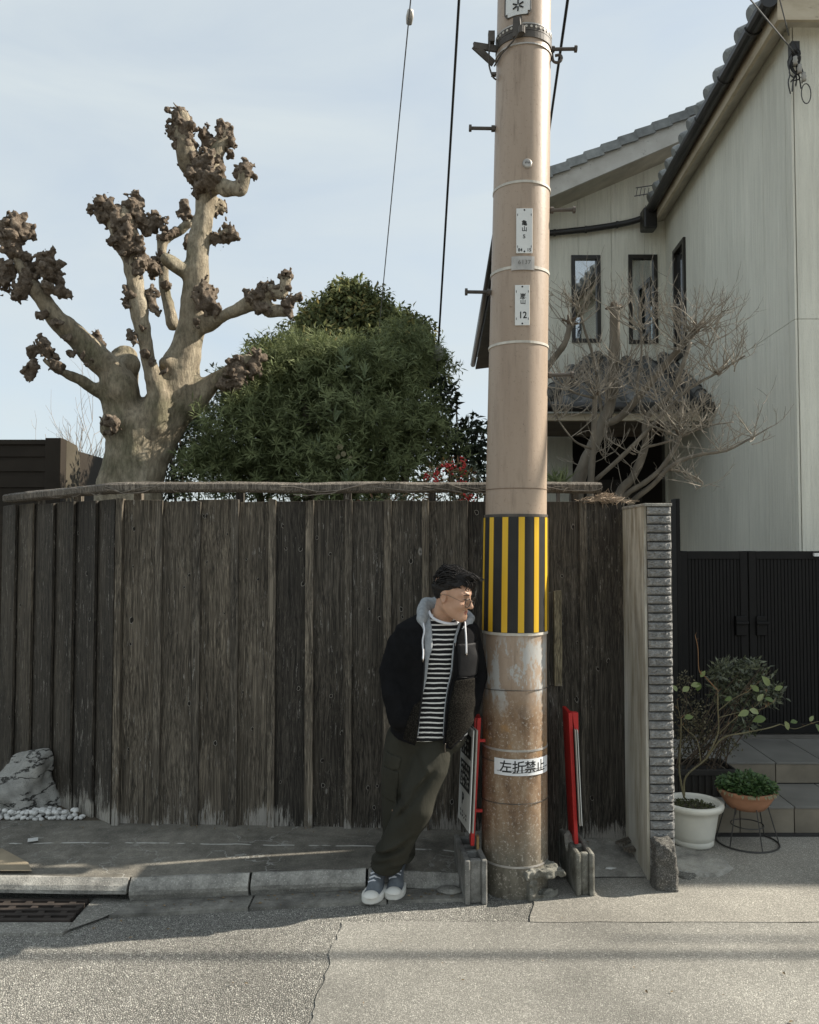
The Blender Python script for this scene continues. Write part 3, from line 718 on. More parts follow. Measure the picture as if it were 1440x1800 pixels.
m_tile_dark = M('dark_clay_tile', (0.085, 0.085, 0.082), 0.5, 0.35, 14, 0.2, 80, 0.003, spec=0.5, rv=0.3)
m_frame = M('bronze_window_frame', (0.018, 0.015, 0.012), 0.4, 0.2, 6, 0, spec=0.5)
t = NT('window_glass', 0.03, 0.6); t.b.inputs['Transmission Weight'].default_value = 0.0
tr = t.n.new('ShaderNodeBsdfTransparent'); tr.inputs[0].default_value = (0.8, 0.86, 0.86, 1); mxs = t.n.new('ShaderNodeMixShader'); fr = t.n.new('ShaderNodeFresnel'); fr.inputs[0].default_value = 1.5
gl = t.n.new('ShaderNodeBsdfGlossy'); gl.inputs['Roughness'].default_value = 0.02
fk = t.math('ADD', t.math('MULTIPLY', fr.outputs[0], 1.0), 0.46); t.l.new(fk, mxs.inputs[0]); t.l.new(tr.outputs[0], mxs.inputs[1]); t.l.new(gl.outputs[0], mxs.inputs[2]); t.l.new(mxs.outputs[0], t.n['Material Output'].inputs['Surface'])
m_glass = t.m
m_curtain = M('pale_curtain', (0.74, 0.72, 0.70), 0.9, 0.1, 4, 0.2, 20, 0.01, (8, 8, 0.3))
m_black = M('black_gate_metal', (0.0065, 0.006, 0.0056), 0.6, 0.25, 8, 0.05, spec=0.25)
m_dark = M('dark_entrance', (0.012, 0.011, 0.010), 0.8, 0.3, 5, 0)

HX0, HY0 = 2.86, 6.0               # near corner of the right wing
hd = Vector((0.059, 1, 0)).normalized()   # its side wall runs this way
def hw(s): return Vector((HX0, HY0, 0)) + hd * s     # s metres back along the side wall
WY = 9.7; SL = (WY - HY0) / hd.y
house = thing('house', 'two storey pale green house with tiled roofs to the right of the pole', 'house', (4, 8, 0))

def rects_minus(x0, x1, z0, z1, holes):
    out = [(x0, x1, z0, z1)]
    for a, b, c, d in holes:
        nx = []
        for p, q, r, s in out:
            if a >= q or b <= p or c >= s or d <= r: nx.append((p, q, r, s)); continue
            if r < c: nx.append((p, q, r, c))
            if d < s: nx.append((p, q, d, s))
            if p < a: nx.append((p, a, max(r, c), min(s, d)))
            if b < q: nx.append((b, q, max(r, c), min(s, d)))
        out = nx
    return out
# --- side wall of the right wing, facing left
win_s = (2.82, 3.27, 3.62, 4.90)     # s0,s1,z0,z1
g = MB()
for s0, s1, z0, z1 in rects_minus(0.0, SL, 0.0, 5.46, [win_s]):
    a, b = hw(s0), hw(s1); nn = Vector((-hd.y, hd.x, 0)) * -0.12
    g.prism([(a.x, a.y, z0), (b.x, b.y, z0), (b.x, b.y, z1), (a.x, a.y, z1)], nn)
g.build('wall', m_joint, house, origin=(2.9, 8, 0))
nout = Vector((-hd.y, hd.x, 0)).normalized()
def side_panel(s0, s1, zlo, zhi, name='siding_panel'):
    g = MB()
    for a0, a1, z0, z1 in rects_minus(s0 + .0025, s1 - .0025, zlo + .002, zhi - .002, [win_s]):
        a, b = hw(a0) + nout * .001, hw(a1) + nout * .001
        g.prism([(a.x, a.y, z0), (b.x, b.y, z0), (b.x, b.y, z1), (a.x, a.y, z1)], nout * 0.016)
    if g.v: g.build(name, m_siding, house, origin=(2.9, 8, 0))
s = 0.10; zj = 3.21
while s < SL:
    e = min(s + 0.455, SL); side_panel(s, e, 0.25, zj); side_panel(s, e, zj, 5.45); s = e
side_panel(-0.017, 0.10, 0.25, zj); side_panel(-0.017, 0.10, zj, 5.45)
# --- front wall of the right wing, facing the road
g = MB(); g.bx(HX0 + .0, 16, HY0 + .0, HY0 + .12, 0, 5.46); g.build('wall', m_joint, house, origin=(9, 6, 0))
x = HX0 + 0.003
while x < 5.5:
    for z0, z1 in ((0.25, zj), (zj, 5.45)):
        g = MB(); g.bx(x + .0025, x + .4525, HY0 - .017, HY0 - .001, z0 + .002, z1 - .002); g.build('siding_panel', m_siding, house, origin=(9, 6, 0))
    x += 0.455
g = MB(); g.bx(x + .003, 16, HY0 - .017, HY0 - .001, .252, 5.45); g.build('siding_panel', m_siding, house, origin=(9, 6, 0))
# --- back wall (left wing) facing the road
wins = [(P(1004, 500, WY).x, P(1055, 500, WY).x, P(0, 603, WY).z, P(0, 450, WY).z), (P(1104, 500, WY).x, P(1155, 500, WY).x, P(0, 605, WY).z, P(0, 449, WY).z)]
door = (P(1006, 800, WY).x, 3.03, 0.0, 3.06)
WX0 = 1.09; WX1 = hw(SL).x + 0.1
rk = lambda x: 5.70 + 0.43 * (x - 1.75)       # top of the wall under the rake
g = MB()
for x0, x1, z0, z1 in rects_minus(WX0, WX1, 0, 5.3, wins + [door]): g.bx(x0, x1, WY + .001, WY + .12, z0, z1)
g.prism([(WX0, WY + .001, 5.3), (WX1, WY + .001, 5.3), (WX1, WY + .001, rk(WX1)), (WX0, WY + .001, rk(WX0))], (0, .119, 0))
g.build('wall', m_joint, house, origin=(2, 9.7, 0))
x = P(959, 500, WY).x - 0.4 * 2
while x < WX1:
    e = min(x + 0.397, WX1); a = max(x, WX0)
    if e > a + .01:
        g = MB()
        for x0, x1, z0, z1 in rects_minus(a + .002, e - .002, 0.2, 5.3, wins + [door]): g.bx(x0, x1, WY - .016, WY, z0, z1)
        g.prism([(a + .002, WY - .016, 5.3), (e - .002, WY - .016, 5.3), (e - .002, WY - .016, rk(e)), (a + .002, WY - .016, rk(a))], (0, .016, 0))
        g.build('siding_panel', m_siding, house, origin=(2, 9.7, 0))
    x += 0.397
# left side of the left wing going back
g = MB(); g.prism([(WX0 + .02, WY + .121, 0), (1.78, 17, 0), (1.78, 17, 5.3), (WX0 + .02, WY + .121, 5.3)], (.1, 0, 0)); g.build('wall', m_siding, house, origin=(1, 12, 0))
# dark recessed entrance
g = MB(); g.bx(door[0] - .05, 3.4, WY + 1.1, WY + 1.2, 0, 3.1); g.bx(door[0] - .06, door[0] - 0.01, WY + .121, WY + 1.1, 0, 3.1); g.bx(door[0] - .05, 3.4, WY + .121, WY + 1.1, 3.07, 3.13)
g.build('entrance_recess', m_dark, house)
g = MB(); g.bx(2.25, 3.05, WY + 1.04, WY + 1.09, 0.3, 2.4); dro = g.build('door', m_frame, house)
g = MB(); g.bx(2.33, 2.37, WY + 1.0, WY + 1.039, 1.1, 1.5); g.build('door_handle', M('steel_handle', (0.4, 0.4, 0.4), 0.3, 0.1, 5, 0, metal=1), dro)
# windows
def window(x0, x1, z0, z1, y, cur):
    f = MB(); w = .045
    f.bx(x0, x0 + w, y - .035, y + .05, z0, z1); f.bx(x1 - w, x1, y - .035, y + .05, z0, z1); f.bx(x0 + w, x1 - w, y - .034, y + .05, z0, z0 + w); f.bx(x0 + w, x1 - w, y - .034, y + .05, z1 - w, z1)
    o = f.build('window_frame', m_frame, house)
    g = MB(); g.bx(x0 + w, x1 - w, y + .004, y + .01, z0 + w, z1 - w); g.build('pane', m_glass, o)
    g = MB()
    ax, bx_ = lerp(x0 + w, x1 - w, cur[0]), lerp(x0 + w, x1 - w, cur[1])
    g.grid(lambda u, v: Vector((lerp(ax, bx_, u), y + .04 + .012 * math.sin(u * 40), lerp(z0, z1, v))), 48, 1); g.build('curtain', m_curtain, o)
    g = MB(); g.bx(x0 - .1, x1 + .1, y + .6, y + .65, z0 - .2, z1 + .2); g.build('room_wall', M('dim_room', (0.30, 0.33, 0.36), 0.9, 0.1, 3, 0), o)
window(*wins[0][:2], *wins[0][2:], WY, (0.62, 1.0)); window(*wins[1][:2], *wins[1][2:], WY, (0.0, 0.84))
a, b = hw(win_s[0]), hw(win_s[1]); fo = MB(); z0, z1 = win_s[2:]
for p, q, r, s_ in ((0, .05, z0, z1), (.40, .45, z0, z1), (.05, .40, z0, z0 + .05), (.05, .40, z1 - .05, z1), (.05, .40, 4.2, 4.24)):
    A_, B_ = hw(win_s[0] + p), hw(win_s[0] + q); fo.prism([(A_.x, A_.y, r), (B_.x, B_.y, r), (B_.x, B_.y, s_), (A_.x, A_.y, s_)], nout * 0.045)
wf = fo.build('window_frame', m_frame, house)
A_, B_ = hw(win_s[0] + .05), hw(win_s[0] + .4); g = MB(); g.prism([(A_.x, A_.y, z0 + .05), (B_.x, B_.y, z0 + .05), (B_.x, B_.y, z1 - .05), (A_.x, A_.y, z1 - .05)], nout * 0.006); g.build('pane', M('smoked_glass', (0.03, 0.03, 0.03), 0.08, 0.1, 3, 0, spec=0.6), wf)
# --- roof of the right wing: fascia, soffit, gutter, tiles
EZ, OV = 5.35, 0.21
e0 = Vector((2.668, 5.80, 0)); e1 = e0 + hd * ((9.60 - 5.80) / hd.y)
inn = -nout
TH = 0.20
g = MB(); g.prism([e0 + Vector((0, 0, EZ)), e1 + Vector((0, 0, EZ)), e1 + Vector((0, 0, EZ + TH)), e0 + Vector((0, 0, EZ + TH))], inn * 0.03); g.build('fascia', m_fascia, house)
g = MB(); g.bx(e0.x + 0.031, 16, e0.y, e0.y + .03, EZ, EZ + TH); g.build('fascia', m_fascia, house)
g = MB(); g.prism([e0 + inn * .031 + Vector((0, .031, EZ + .02)), e1 + inn * .031 + Vector((0, 0, EZ + .02)), hw(SL) + inn * -0.02 + Vector((0, 0, EZ + .085)), hw(-0.02) + inn * -0.02 + Vector((0, -.0, EZ + .085))], (0, 0, .02))
g.build('soffit', m_soffit, house)
g = MB(); g.bx(e0.x + .032, 16, e0.y + .031, HY0 - 0.018, EZ + .06, EZ + .08); g.build('soffit', m_soffit, house)
# roof slopes (hip)
SLP = 0.45; DP = 4.2
r0 = e0 + Vector((DP, DP, EZ + TH + DP * SLP)); r1 = e1 + Vector((DP + 0.3, 0, EZ + TH + DP * SLP))
z_ = Vector((0, 0, EZ + TH - 0.02))
g = MB(); g.add([e0 + z_, e1 + z_ + hd * 6, r1 + hd * 6, r0], [(0, 1, 2, 3)]); g.add([e0 + z_, r0, Vector((16, r0.y, r0.z)), Vector((16, e0.y, EZ + TH - .02))], [(0, 1, 2, 3)])
g.build('roof', m_tile_dark, house, origin=(6, 8, 5.5))
g = MB(); g.bx(7.5, 26, 5.56, HY0 - .02, 0, 5.35); g.build('added_shade_bay', m_siding, house, origin=(12, 5.8, 0))  # unseen bay, added out of view to cast the shade on the driveway
g = MB(); g.bx(7.3, 26, 5.36, 5.83, EZ, EZ + TH); g.build('fascia', m_fascia, house)  # eave of that added bay; its edge sets where the shade ends
# eave tiles: round ends in a row above the gutter
tl = MB(); nseg = 8
def barrel(mb, r, L, th=.014):
    vs = []
    for e in (0, 1):
        for rr_ in (r, r - th):
            for k in range(nseg + 1):
                a = PI * k / nseg; vs.append((math.cos(a) * rr_, e * L, math.sin(a) * rr_))
    m = nseg + 1; fs = []
    for k in range(nseg):
        fs += [(k, k + 1, 2 * m + k + 1, 2 * m + k), (m + k + 1, m + k, 3 * m + k, 3 * m + k + 1), (k + 1, k, m + k, m + k + 1)]
    mb.add(vs, fs)
tl.add(*[[(math.cos(2 * PI * k / 14) * .072, 0, math.sin(2 * PI * k / 14) * .072) for k in range(14)] + [(math.cos(2 * PI * k / 14) * .06, -0.02, math.sin(2 * PI * k / 14) * .06) for k in range(14)], [tuple(range(14, 28))] + [(k, (k + 1) % 14, 14 + (k + 1) % 14, 14 + k) for k in range(14)]])
barrel(tl, .072, .5)
me_et = bpy.data.meshes.new('eave_tile'); me_et.from_pydata(tl.v, [], tl.f); me_et.update()
Q = Matrix((inn, Vector((0, 0, 1)).cross(inn), Vector((0, 0, 1)))).transposed()     # x->inn
basis = Matrix((-hd, inn, Vector((0, 0, 1)))).transposed() @ Matrix.Rotation(math.atan(SLP), 3, 'X')
k = 0
while k * 0.277 < 3.85:
    p = e0 + hd * (0.02 + k * 0.277) + nout * 0.07 + Vector((0, 0, EZ + TH + .035)); place('eave_tile', me_et, m_tile, p, house, smooth=False, rot=basis.to_euler()); k += 1
# flat pan course under the round ends
g = MB(); z1_ = Vector((0, 0, EZ + TH + 0.0)); g.prism([e0 + nout * .06 + z1_, e1 + nout * .06 + z1_, e1 + inn * .35 + z1_ + Vector((0, 0, .18)), e0 + inn * .35 + z1_ + Vector((0, 0, .18))], (0, 0, .025)); g.build('pan_tiles', m_tile_dark, house)
# gutter under them
g = MB(); q0 = e0 + nout * .065 + Vector((0, 0.0, EZ + TH - .055)) - hd * .02; q1 = e1 + nout * .065 + Vector((0, 0, EZ + TH - .08)); ring = 7
vs = []
for p in (q0, q1):
    for rr_ in (.062, .055):
        for j in range(ring + 1):
            a = PI + PI * j / ring; vs.append(p + nout * math.cos(a) * rr_ + Vector((0, 0, math.sin(a) * rr_)))
m = ring + 1; fs = []
for j in range(ring): fs += [(j, j + 1, 2 * m + j + 1, 2 * m + j), (m + j + 1, m + j, 3 * m + j, 3 * m + j + 1)]
fs += [tuple(range(m)), tuple(range(2 * m, 3 * m)), (0, m, 3 * m, 2 * m)]
g.add(vs, fs); g.build('gutter_trough', m_gut, house, smooth=False)
for s_ in np.linspace(0.3, 3.6, 6):
    p = e0 + hd * s_ + nout * .065 + Vector((0, 0, EZ + TH - .06)); g = MB()
    g.tube([p + nout * math.cos(a) * .066 + Vector((0, 0, math.sin(a) * .066)) for a in np.linspace(PI, 2 * PI, 8)], .006, 4); g.build('gutter_bracket', m_gut, house)
# rain head and down pipe
p = q1 + Vector((0, 0, -.02)); g = MB(); g.bx(p.x - .10, p.x + .06, 9.40, 9.58, p.z - .22, p.z + .03); g.build('rain_head', m_gut, house, bevel=.02)
pp = [P(1136, 378, 9.55), P(1125, 385, 9.58), P(1096, 393, 9.62), P(1040, 402, 9.62), P(985, 408, 9.62), P(962, 410, 9.62), P(930, 411, 9.62)]
g = MB(); g.tube(smoothpath(pp, 4), .036, 10); g.build('down_pipe', m_gut, house, smooth=True)
for px, py in ((1085, 395), (1030, 403.5), (975, 409)):
    c_ = P(px, py, 9.62); g = MB(); g.tube([c_ + Vector((-.012, 0, 0)), c_ + Vector((.012, 0, 0))], .043, 10); g.build('pipe_clip', m_gut, house)
# wire cage above the rain head
g = MB(); b0 = P(1118, 345, 9.5)
for k in range(4): g.tube([b0 + Vector((.045 * k, 0, .0)), b0 + Vector((.045 * k + .02, .0, .1))], .004, 4)
g.tube([b0 + Vector((-.02, 0, .0)), b0 + Vector((.2, 0, .04))], .006, 4); g.tube([b0 + Vector((0, 0, .1)), b0 + Vector((.2, 0, .13))], .006, 4)
g.build('snow_guard', m_gut, house)
# --- rake of the left wing
RY = 9.12
def rz(x): return 5.56 + 0.43 * (x - 1.647)
x0r, x1r = 1.10, 3.75
f0 = P(970, 345, RY); f1 = P(1225, 235, RY); sl_ = (f1.z - f0.z) / (f1.x - f0.x); rz = lambda x: f0.z + sl_ * (x - f0.x)
fh = P(970, 306, RY).z - f0.z
g = MB(); g.prism([(x0r, RY, rz(x0r)), (x1r, RY, rz(x1r)), (x1r, RY, rz(x1r) + fh), (x0r, RY, rz(x0r) + fh)], (0, .04, 0)); g.build('bargeboard', m_barge, house)
g = MB(); g.prism([(x0r, RY + .041, rz(x0r) + .03), (x1r, RY + .041, rz(x1r) + .03), (x1r, RY + .041, rz(x1r) + .05), (x0r, RY + .041, rz(x0r) + .05)], (.30, 8, 0)); g.build('soffit', m_soffit, house)
g = MB(); g.prism([(x0r - .06, RY + .042, rz(x0r) + fh - .01), (x1r, RY + .042, rz(x1r) + fh - .01), (x1r, RY + .042, rz(x1r) + fh + .06), (x0r - .06, RY + .042, rz(x0r) + fh + .06)], (.31, 8.2, 0)); g.build('roof', m_tile, house)
tw = 0.193; nx = int((x1r - x0r) / tw) + 1
g0 = MB(); an = math.atan(sl_ * 0.72)
g0.box((0.105, 0.13, .05), (.215, .30, .022)); g0.box((0.105, -.012, .012), (.215, .022, .10))
me_rt = bpy.data.meshes.new('rake_tile'); me_rt.from_pydata(g0.v, [], g0.f); me_rt.update()
for i in range(nx):
    x = x0r - .08 + i * tw; place('rake_tile', me_rt, m_tile, (x, RY - .02, rz(x) + fh + .015), house, rot=(0, -an, 0))
# eave at the far left side of the left wing (seen left of the pole)
g = MB(); a0 = Vector((x0r - .01, RY + .05, rz(x0r) - .02)); a1 = a0 + Vector((.30, 8, 0)); dv = (a1 - a0)
g.prism([a0, a1, a1 + Vector((.4, 0, .05)), a0 + Vector((.4, 0, .05))], (0, 0, .04)); g.build('side_eave', M('dark_eave', (0.04, 0.035, 0.028), 0.8, 0.3, 5, 0.1), house)
g = MB(); g.tube([a0 + Vector((-.05, 0, .10)), a1 + Vector((-.05, 0, .10))], .055, 8); g.build('gutter_trough', m_gut, house, smooth=True)
# --- porch roof with pantiles
PY0, PZ0 = 8.0, P(0, 716, 8.0).z
ptop = P(1190, 634, 9.68).z; ps = (ptop - PZ0) / (9.68 - PY0)
pan = math.atan(ps)
g = MB()
for k in range(7):
    u = k / 6; g.v.append((lerp(-.125, .125, u), 0, .032 * math.sin(u * 2 * PI) + .008)); g.v.append((lerp(-.125, .125, u), .33, .032 * math.sin(u * 2 * PI) + .008 - .03))
    g.v.append((lerp(-.125, .125, u), 0, .032 * math.sin(u * 2 * PI) - .014))
g.f = [(3 * k, 3 * k + 3, 3 * k + 4, 3 * k + 1) for k in range(6)] + [(3 * k + 2, 3 * k + 5, 3 * k + 3, 3 * k) for k in range(6)]
me_pt = bpy.data.meshes.new('roof_tile'); me_pt.from_pydata(g.v, [], g.f); me_pt.update(); me_pt.polygons.foreach_set('use_smooth', [True] * len(me_pt.polygons))
xl = lambda y: lerp(P(948, 716, PY0).x, P(1052, 636, 9.68).x, (y - PY0) / (9.68 - PY0))
xr = lambda y: hw((y - HY0) / hd.y).x - 0.03
rows_ = 8
porch = MB()
for r_ in range(rows_):
    y = PY0 - .03 + r_ * (1.71 / rows_); x = xr(y) - .16 - 0.0
    while x > xl(y) - .05:
        place('roof_tile', me_pt, m_tile_dark, (x, y, PZ0 + .03 + (y - PY0) * ps), house, rot=(pan + .06, 0, R.uniform(-.015, .015))); x -= .232
g = MB(); g.prism([(xl(PY0), PY0, PZ0 - .005), (xr(PY0), PY0, PZ0 - .005), (xr(9.68), 9.68, ptop - .03), (xl(9.68), 9.68, ptop - .03)], (0, 0, -.03)); g.build('porch_deck', m_dark, house)
g = MB()
for k in range(10):
    t0 = k / 10; y = lerp(PY0 - .02, 9.6, t0); a = Vector((xl(y) + .02, y, PZ0 + .085 + (y - PY0) * ps)); y2 = lerp(PY0 - .02, 9.6, t0 + .108); b = Vector((xl(y2) + .02, y2, PZ0 + .075 + (y2 - PY0) * ps))
    h_ = MB(); h_.tube([a, b], [.075, .065], 9); h_.build('ridge_tile', m_tile_dark, house)
    a = Vector((xr(y) - .05, y, PZ0 + .08 + (y - PY0) * ps)); b = Vector((xr(y2) - .05, y2, PZ0 + .07 + (y2 - PY0) * ps)); h_ = MB(); h_.tube([a, b], [.07, .06], 9); h_.build('ridge_tile', m_tile_dark, house)
g = MB(); vs = []
g.tube([(xl(PY0) - .05, PY0 - .09, PZ0 - .01), (xr(PY0) - .0, PY0 - .09, PZ0 - .01)], .05, 10); g.build('porch_gutter', m_gut, house, smooth=True)
zz0 = P(0, 739, PY0).z
g = MB(); g.bx(xl(PY0) + .02, xr(PY0) - .10, PY0, PY0 + .06, zz0, PZ0 - .06); g.build('porch_beam', m_fascia, house)
g = MB(); g.bx(xl(PY0) + .1, xr(PY0) - .11, PY0 + .061, 9.67, zz0 + .06, zz0 + .08); g.build('porch_ceiling', M('porch_ceiling_board', (0.10, 0.085, 0.07), 0.8, 0.3, 5, 0), house)
# --- small wires and bracket at the house corner
wb = P(1398, 92, 5.93)
g = MB(); g.box(wb + Vector((.0, .02, .0)), (.06, .06, .16)); o_ = g.build('wire_bracket', m_gut, house)
g = MB()
for k in range(9):
    a = wb + Vector((R.uniform(-.05, .03), -.04, R.uniform(-.1, .05))); pts = [a + Vector((R.uniform(-.04, .04), R.uniform(-.02, .02), -.07 * j + R.uniform(-.03, .03))) for j in range(5)]
    g.tube(smoothpath(pts, 3), .005, 5)
lp = wb + Vector((.05, -.05, -.34)); g.tube([lp + Vector((math.cos(a) * .035, 0, math.sin(a) * .075)) for a in np.linspace(0, 2 * PI, 18)], .004, 5)
g.build('wire_bundle', m_gut, house)
for k in range(3):
    c_ = wb + Vector((-.03 + .03 * k, -.06, -.1 - .06 * k)); g = MB(); g.lathe([(0, -.03), (.018, -.03), (.014, -.01), (.02, 0), (.014, .012), (.016, .03), (0, .03)], c_, 10); g.build('insulator', M('porcelain_grey', (0.35, 0.34, 0.31), 0.4, 0.1, 4, 0), house, smooth=True)

# ================================================================== GATE AND STEPS
GY, GZ0, GZ1 = 5.52, 0.275, P(0, 968.5, 5.52).z
gate = thing('entrance_gate', 'black double leaf metal gate of thin vertical slats behind the steps', 'gate', (2.6, GY, 0.27))
gx = [P(1187, 1100, GY).x, P(1194, 1100, GY).x, 2.27, 3.05]
g = MB(); g.bx(gx[0], gx[1], GY - .05, GY + .06, 0.02, GZ1 + .35); g.build('gate_post', m_black, gate, bevel=.004)
for x0, x1 in ((gx[1] + .006, 2.262), (2.270, 3.02)):
    g = MB(); g.bx(x0, x0 + .05, GY - .02, GY + .02, GZ0 + .02, GZ1); g.bx(x1 - .05, x1, GY - .02, GY + .02, GZ0 + .02, GZ1); g.bx(x0 + .05, x1 - .05, GY - .0195, GY + .02, GZ1 - .055, GZ1 - .001); g.bx(x0 + .05, x1 - .05, GY - .0195, GY + .02, GZ0 + .02, GZ0 + .09)
    lf = g.build('gate_leaf', m_black, gate, bevel=.003)
    xx = x0 + .056
    while xx < x1 - .06:
        h_ = MB(); h_.bx(xx, xx + .019, GY - .012, GY + .008, GZ0 + .091, GZ1 - .056); h_.build('slat', m_black, lf); xx += .0235
    h_ = MB(); h_.bx(x0 + .05, x1 - .05, GY + .0085, GY + .012, GZ0 + .09, GZ1 - .055); h_.build('gate_backing', m_black, lf)
for px in (1302, 1338):
    c_ = P(px, 1100, GY - .02); g = MB(); g.box(c_, (.07, .03, .13)); g.box(c_ + Vector((.0, -.03, .02)), (.085, .016, .02)); g.build('latch', m_black, gate, bevel=.005)
g = MB(); g.bx(gx[1], 3.4, GY - .08, GY + .10, 0.0, GZ0 + .012); g.build('gate_sill', M('sill_stone', (0.14, 0.13, 0.115), 0.8, 0.2, 6, 0.2), gate)
g = MB(); c_ = P(1437, 975, GY - .03); g.box(c_, (.05, .02, .022)); g.build('name_strip', M('white_strip', (0.75, 0.75, 0.73), 0.5, 0.05, 3, 0), gate)
m_step = M('grey_step_tile', (0.165, 0.16, 0.145), 0.55, 0.18, 4, 0.12, 160, 0.002, rv=0.08)
m_riser = M('brown_riser_tile', (0.20, 0.175, 0.135), 0.65, 0.22, 6, 0.12, 160, 0.002, rv=0.1)
steps = thing('entrance_steps', 'two grey tiled entrance steps below the black gate', 'steps', (2.2, 4.8, 0))
s1y, s2y, s1z, s2z = 4.44, 4.86, 0.152, 0.275
jd = 0.055                                                     # joints lean as the house does
sx0 = 1.60
g = MB(); g.bx(sx0 + .012, 4.4, s1y + .012, GY - .09, -.005, s1z - .012); g.bx(sx0 + .012, 4.4, s2y + .012, GY - .0905, s1z - .012, s2z - .012); g.build('step_core', m_mortar, steps)
for (y0, y1, zb, zt, off) in ((s1y, s2y, .0, s1z, 0.0), (s2y, GY - .082, s1z + .0, s2z, 0.09)):
    x = P(1396, 1413, s1y).x + off - .29 * 3
    while x < 4.2:
        a, b = max(x + .003, sx0), x + .287
        if b > a + .02:
            g = MB(); sh = jd * (y1 - y0); g.prism([(a, y0 - .006, zt - .011), (b, y0 - .006, zt - .011), (b + sh, y1 - .003, zt - .011), (a + sh, y1 - .003, zt - .011)], (0, 0, .011)); g.build('tile', m_step, steps, bevel=.002)
            g = MB(); g.bx(a, b, y0, y0 + .0115, zb + .004, zt - .0115); g.build('riser_tile', m_riser, steps)
        x += .29
for (y0, y1, zb, zt) in ((s1y, s2y, .0, s1z), (s2y, GY - .082, s1z, s2z)):
    g = MB(); g.bx(sx0, sx0 + .0115, y0 + .012, y1 - .003, zb + .004, zt - .0115); g.build('riser_tile', m_riser, steps)
g = MB(); g.bx(sx0, 4.4, 4.40, s1y - .001, -.004, .014); g.build('step_kerb', m_mortar, steps)
# ================================================================== UTILITY POLE
PC = Vector((0.4865, 3.79, 0)); LEAN = 0.01356
pr = lambda z: 0.151 - 0.0062 * z
_pt = sorted((P(px_, py_, 3.79).z, P(px_, py_, 3.79).x) for py_, px_ in ((1568, 904.5), (1483, 904.5), (1200, 905), (1025, 905.5), (900, 907), (600, 911.5), (315, 917.5), (0, 921.5), (-400, 926)))
pcz = lambda z: Vector((interp(z, [a for a, b in _pt], [b for a, b in _pt]) + max(0, z - _pt[-1][0]) * LEAN, PC.y, z))
uq = Vector((-PC.x, -PC.y, 0)).normalized(); wq = Vector((-uq.y, uq.x, 0))
if wq.x < 0: wq = -wq
def onp(th, z, eps=0.0): return pcz(z) + (uq * math.cos(th) + wq * math.sin(th)) * (pr(z) + eps)
def pz(py, px=905): return P(px, py, PC.y - 0.14).z
def pth(px, py):
    z = pz(py); x = P(px, py, PC.y).x
    return math.asin(max(-1, min(1, (x - pcz(z).x) / (pr(z) * 1.01))))
t = NT('pole_tan_paint', 0.5, 0.4); v = t.vec((1, 1, 0.12), False); vf = t.vec(rand=False); z = t.xyz()[2]
c = t.ramp(t.noise(5, 6, v, 0.6), [(0.3, (0.30, 0.225, 0.165)), (0.55, (0.385, 0.30, 0.228)), (0.8, (0.455, 0.37, 0.295))])
c = t.mix(t.rng(t.noise(30, 5, v, 0.7), 0.54, 0.72, 0, .8), c, (0.235, 0.175, 0.128))
c = t.mix(t.math('MULTIPLY', t.rng(t.noise(70, 4, vf, 0.85), 0.60, 0.67), 0.75), c, (0.17, 0.12, 0.08))
zz = t.math('ADD', z, t.math('MULTIPLY', t.math('SUBTRACT', t.noise(6, 5, vf, 0.6), 0.5), 0.35))
low = t.ramp(t.noise(16, 6, t.vec((1, 1, 0.4), False), 0.7), [(0.3, (0.10, 0.06, 0.035)), (0.5, (0.23, 0.15, 0.09)), (0.72, (0.33, 0.25, 0.17))])
c = t.mix(t.rng(zz, 0.98, 0.80), c, low)
base = t.ramp(t.noise(18, 6, t.vec((1, 1, 0.4), False), 0.7), [(0.35, (0.085, 0.075, 0.055)), (0.6, (0.18, 0.165, 0.13)), (0.8, (0.30, 0.285, 0.25))])
c = t.mix(t.rng(zz, 0.38, 0.12), c, base)
fl = t.math('MULTIPLY', t.rng(t.noise(17, 6, t.vec((1, 1, 0.35), False), 0.75), 0.49, 0.54), t.math('MULTIPLY', t.rng(zz, 0.80, 0.92), t.rng(z, 1.16, 1.10)))
c = t.mix(t.math('MULTIPLY', fl, 0.85), c, (0.42, 0.43, 0.42))
sc = t.math('MULTIPLY', t.rng(t.noise(75, 5, vf, 0.8), 0.55, 0.63), t.rng(z, 0.95, 0.75)); c = t.mix(t.math('MULTIPLY', sc, 0.75), c, (0.46, 0.42, 0.36))
oc = t.math('MULTIPLY', t.rng(t.noise(9, 5, vf, 0.6), 0.55, 0.68), t.math('MULTIPLY', t.rng(z, 0.55, 0.66), t.rng(z, 0.9, 0.75))); c = t.mix(t.math('MULTIPLY', oc, 0.7), c, (0.36, 0.20, 0.07))
n = t.bump(t.noise(55, 5, vf, 0.7), 0.18, 0.004)
m_pole = t.done(c, n, t.rng(z, 0.8, 1.1, 0.72, 0.42))
m_galv = M('galvanised_steel', (0.42, 0.40, 0.37), 0.5, 0.3, 12, 0.15, 90, 0.002, metal=0.4, spec=0.5)
m_hoop = M('pale_hoop', (0.50, 0.47, 0.41), 0.5, 0.2, 20, 0.1, spec=0.4)
m_oldsteel = M('dark_weathered_steel', (0.075, 0.065, 0.055), 0.6, 0.35, 16, 0.3, 90, 0.003, spec=0.4)
m_plate = M('white_enamel_plate', (0.66, 0.665, 0.64), 0.4, 0.06, 5, 0.05, spec=0.5)
m_ink = M('black_ink', (0.02, 0.02, 0.02), 0.6, 0.1, 4, 0)
m_yel = M('yellow_guard_strip', (0.66, 0.40, 0.020), 0.45, 0.12, 7, 0.08, 60, 0.002, (1, 1, .3), spec=0.4)
t = NT('black_guard_hatched', 0.55, 0.25); o3 = t.xyz()
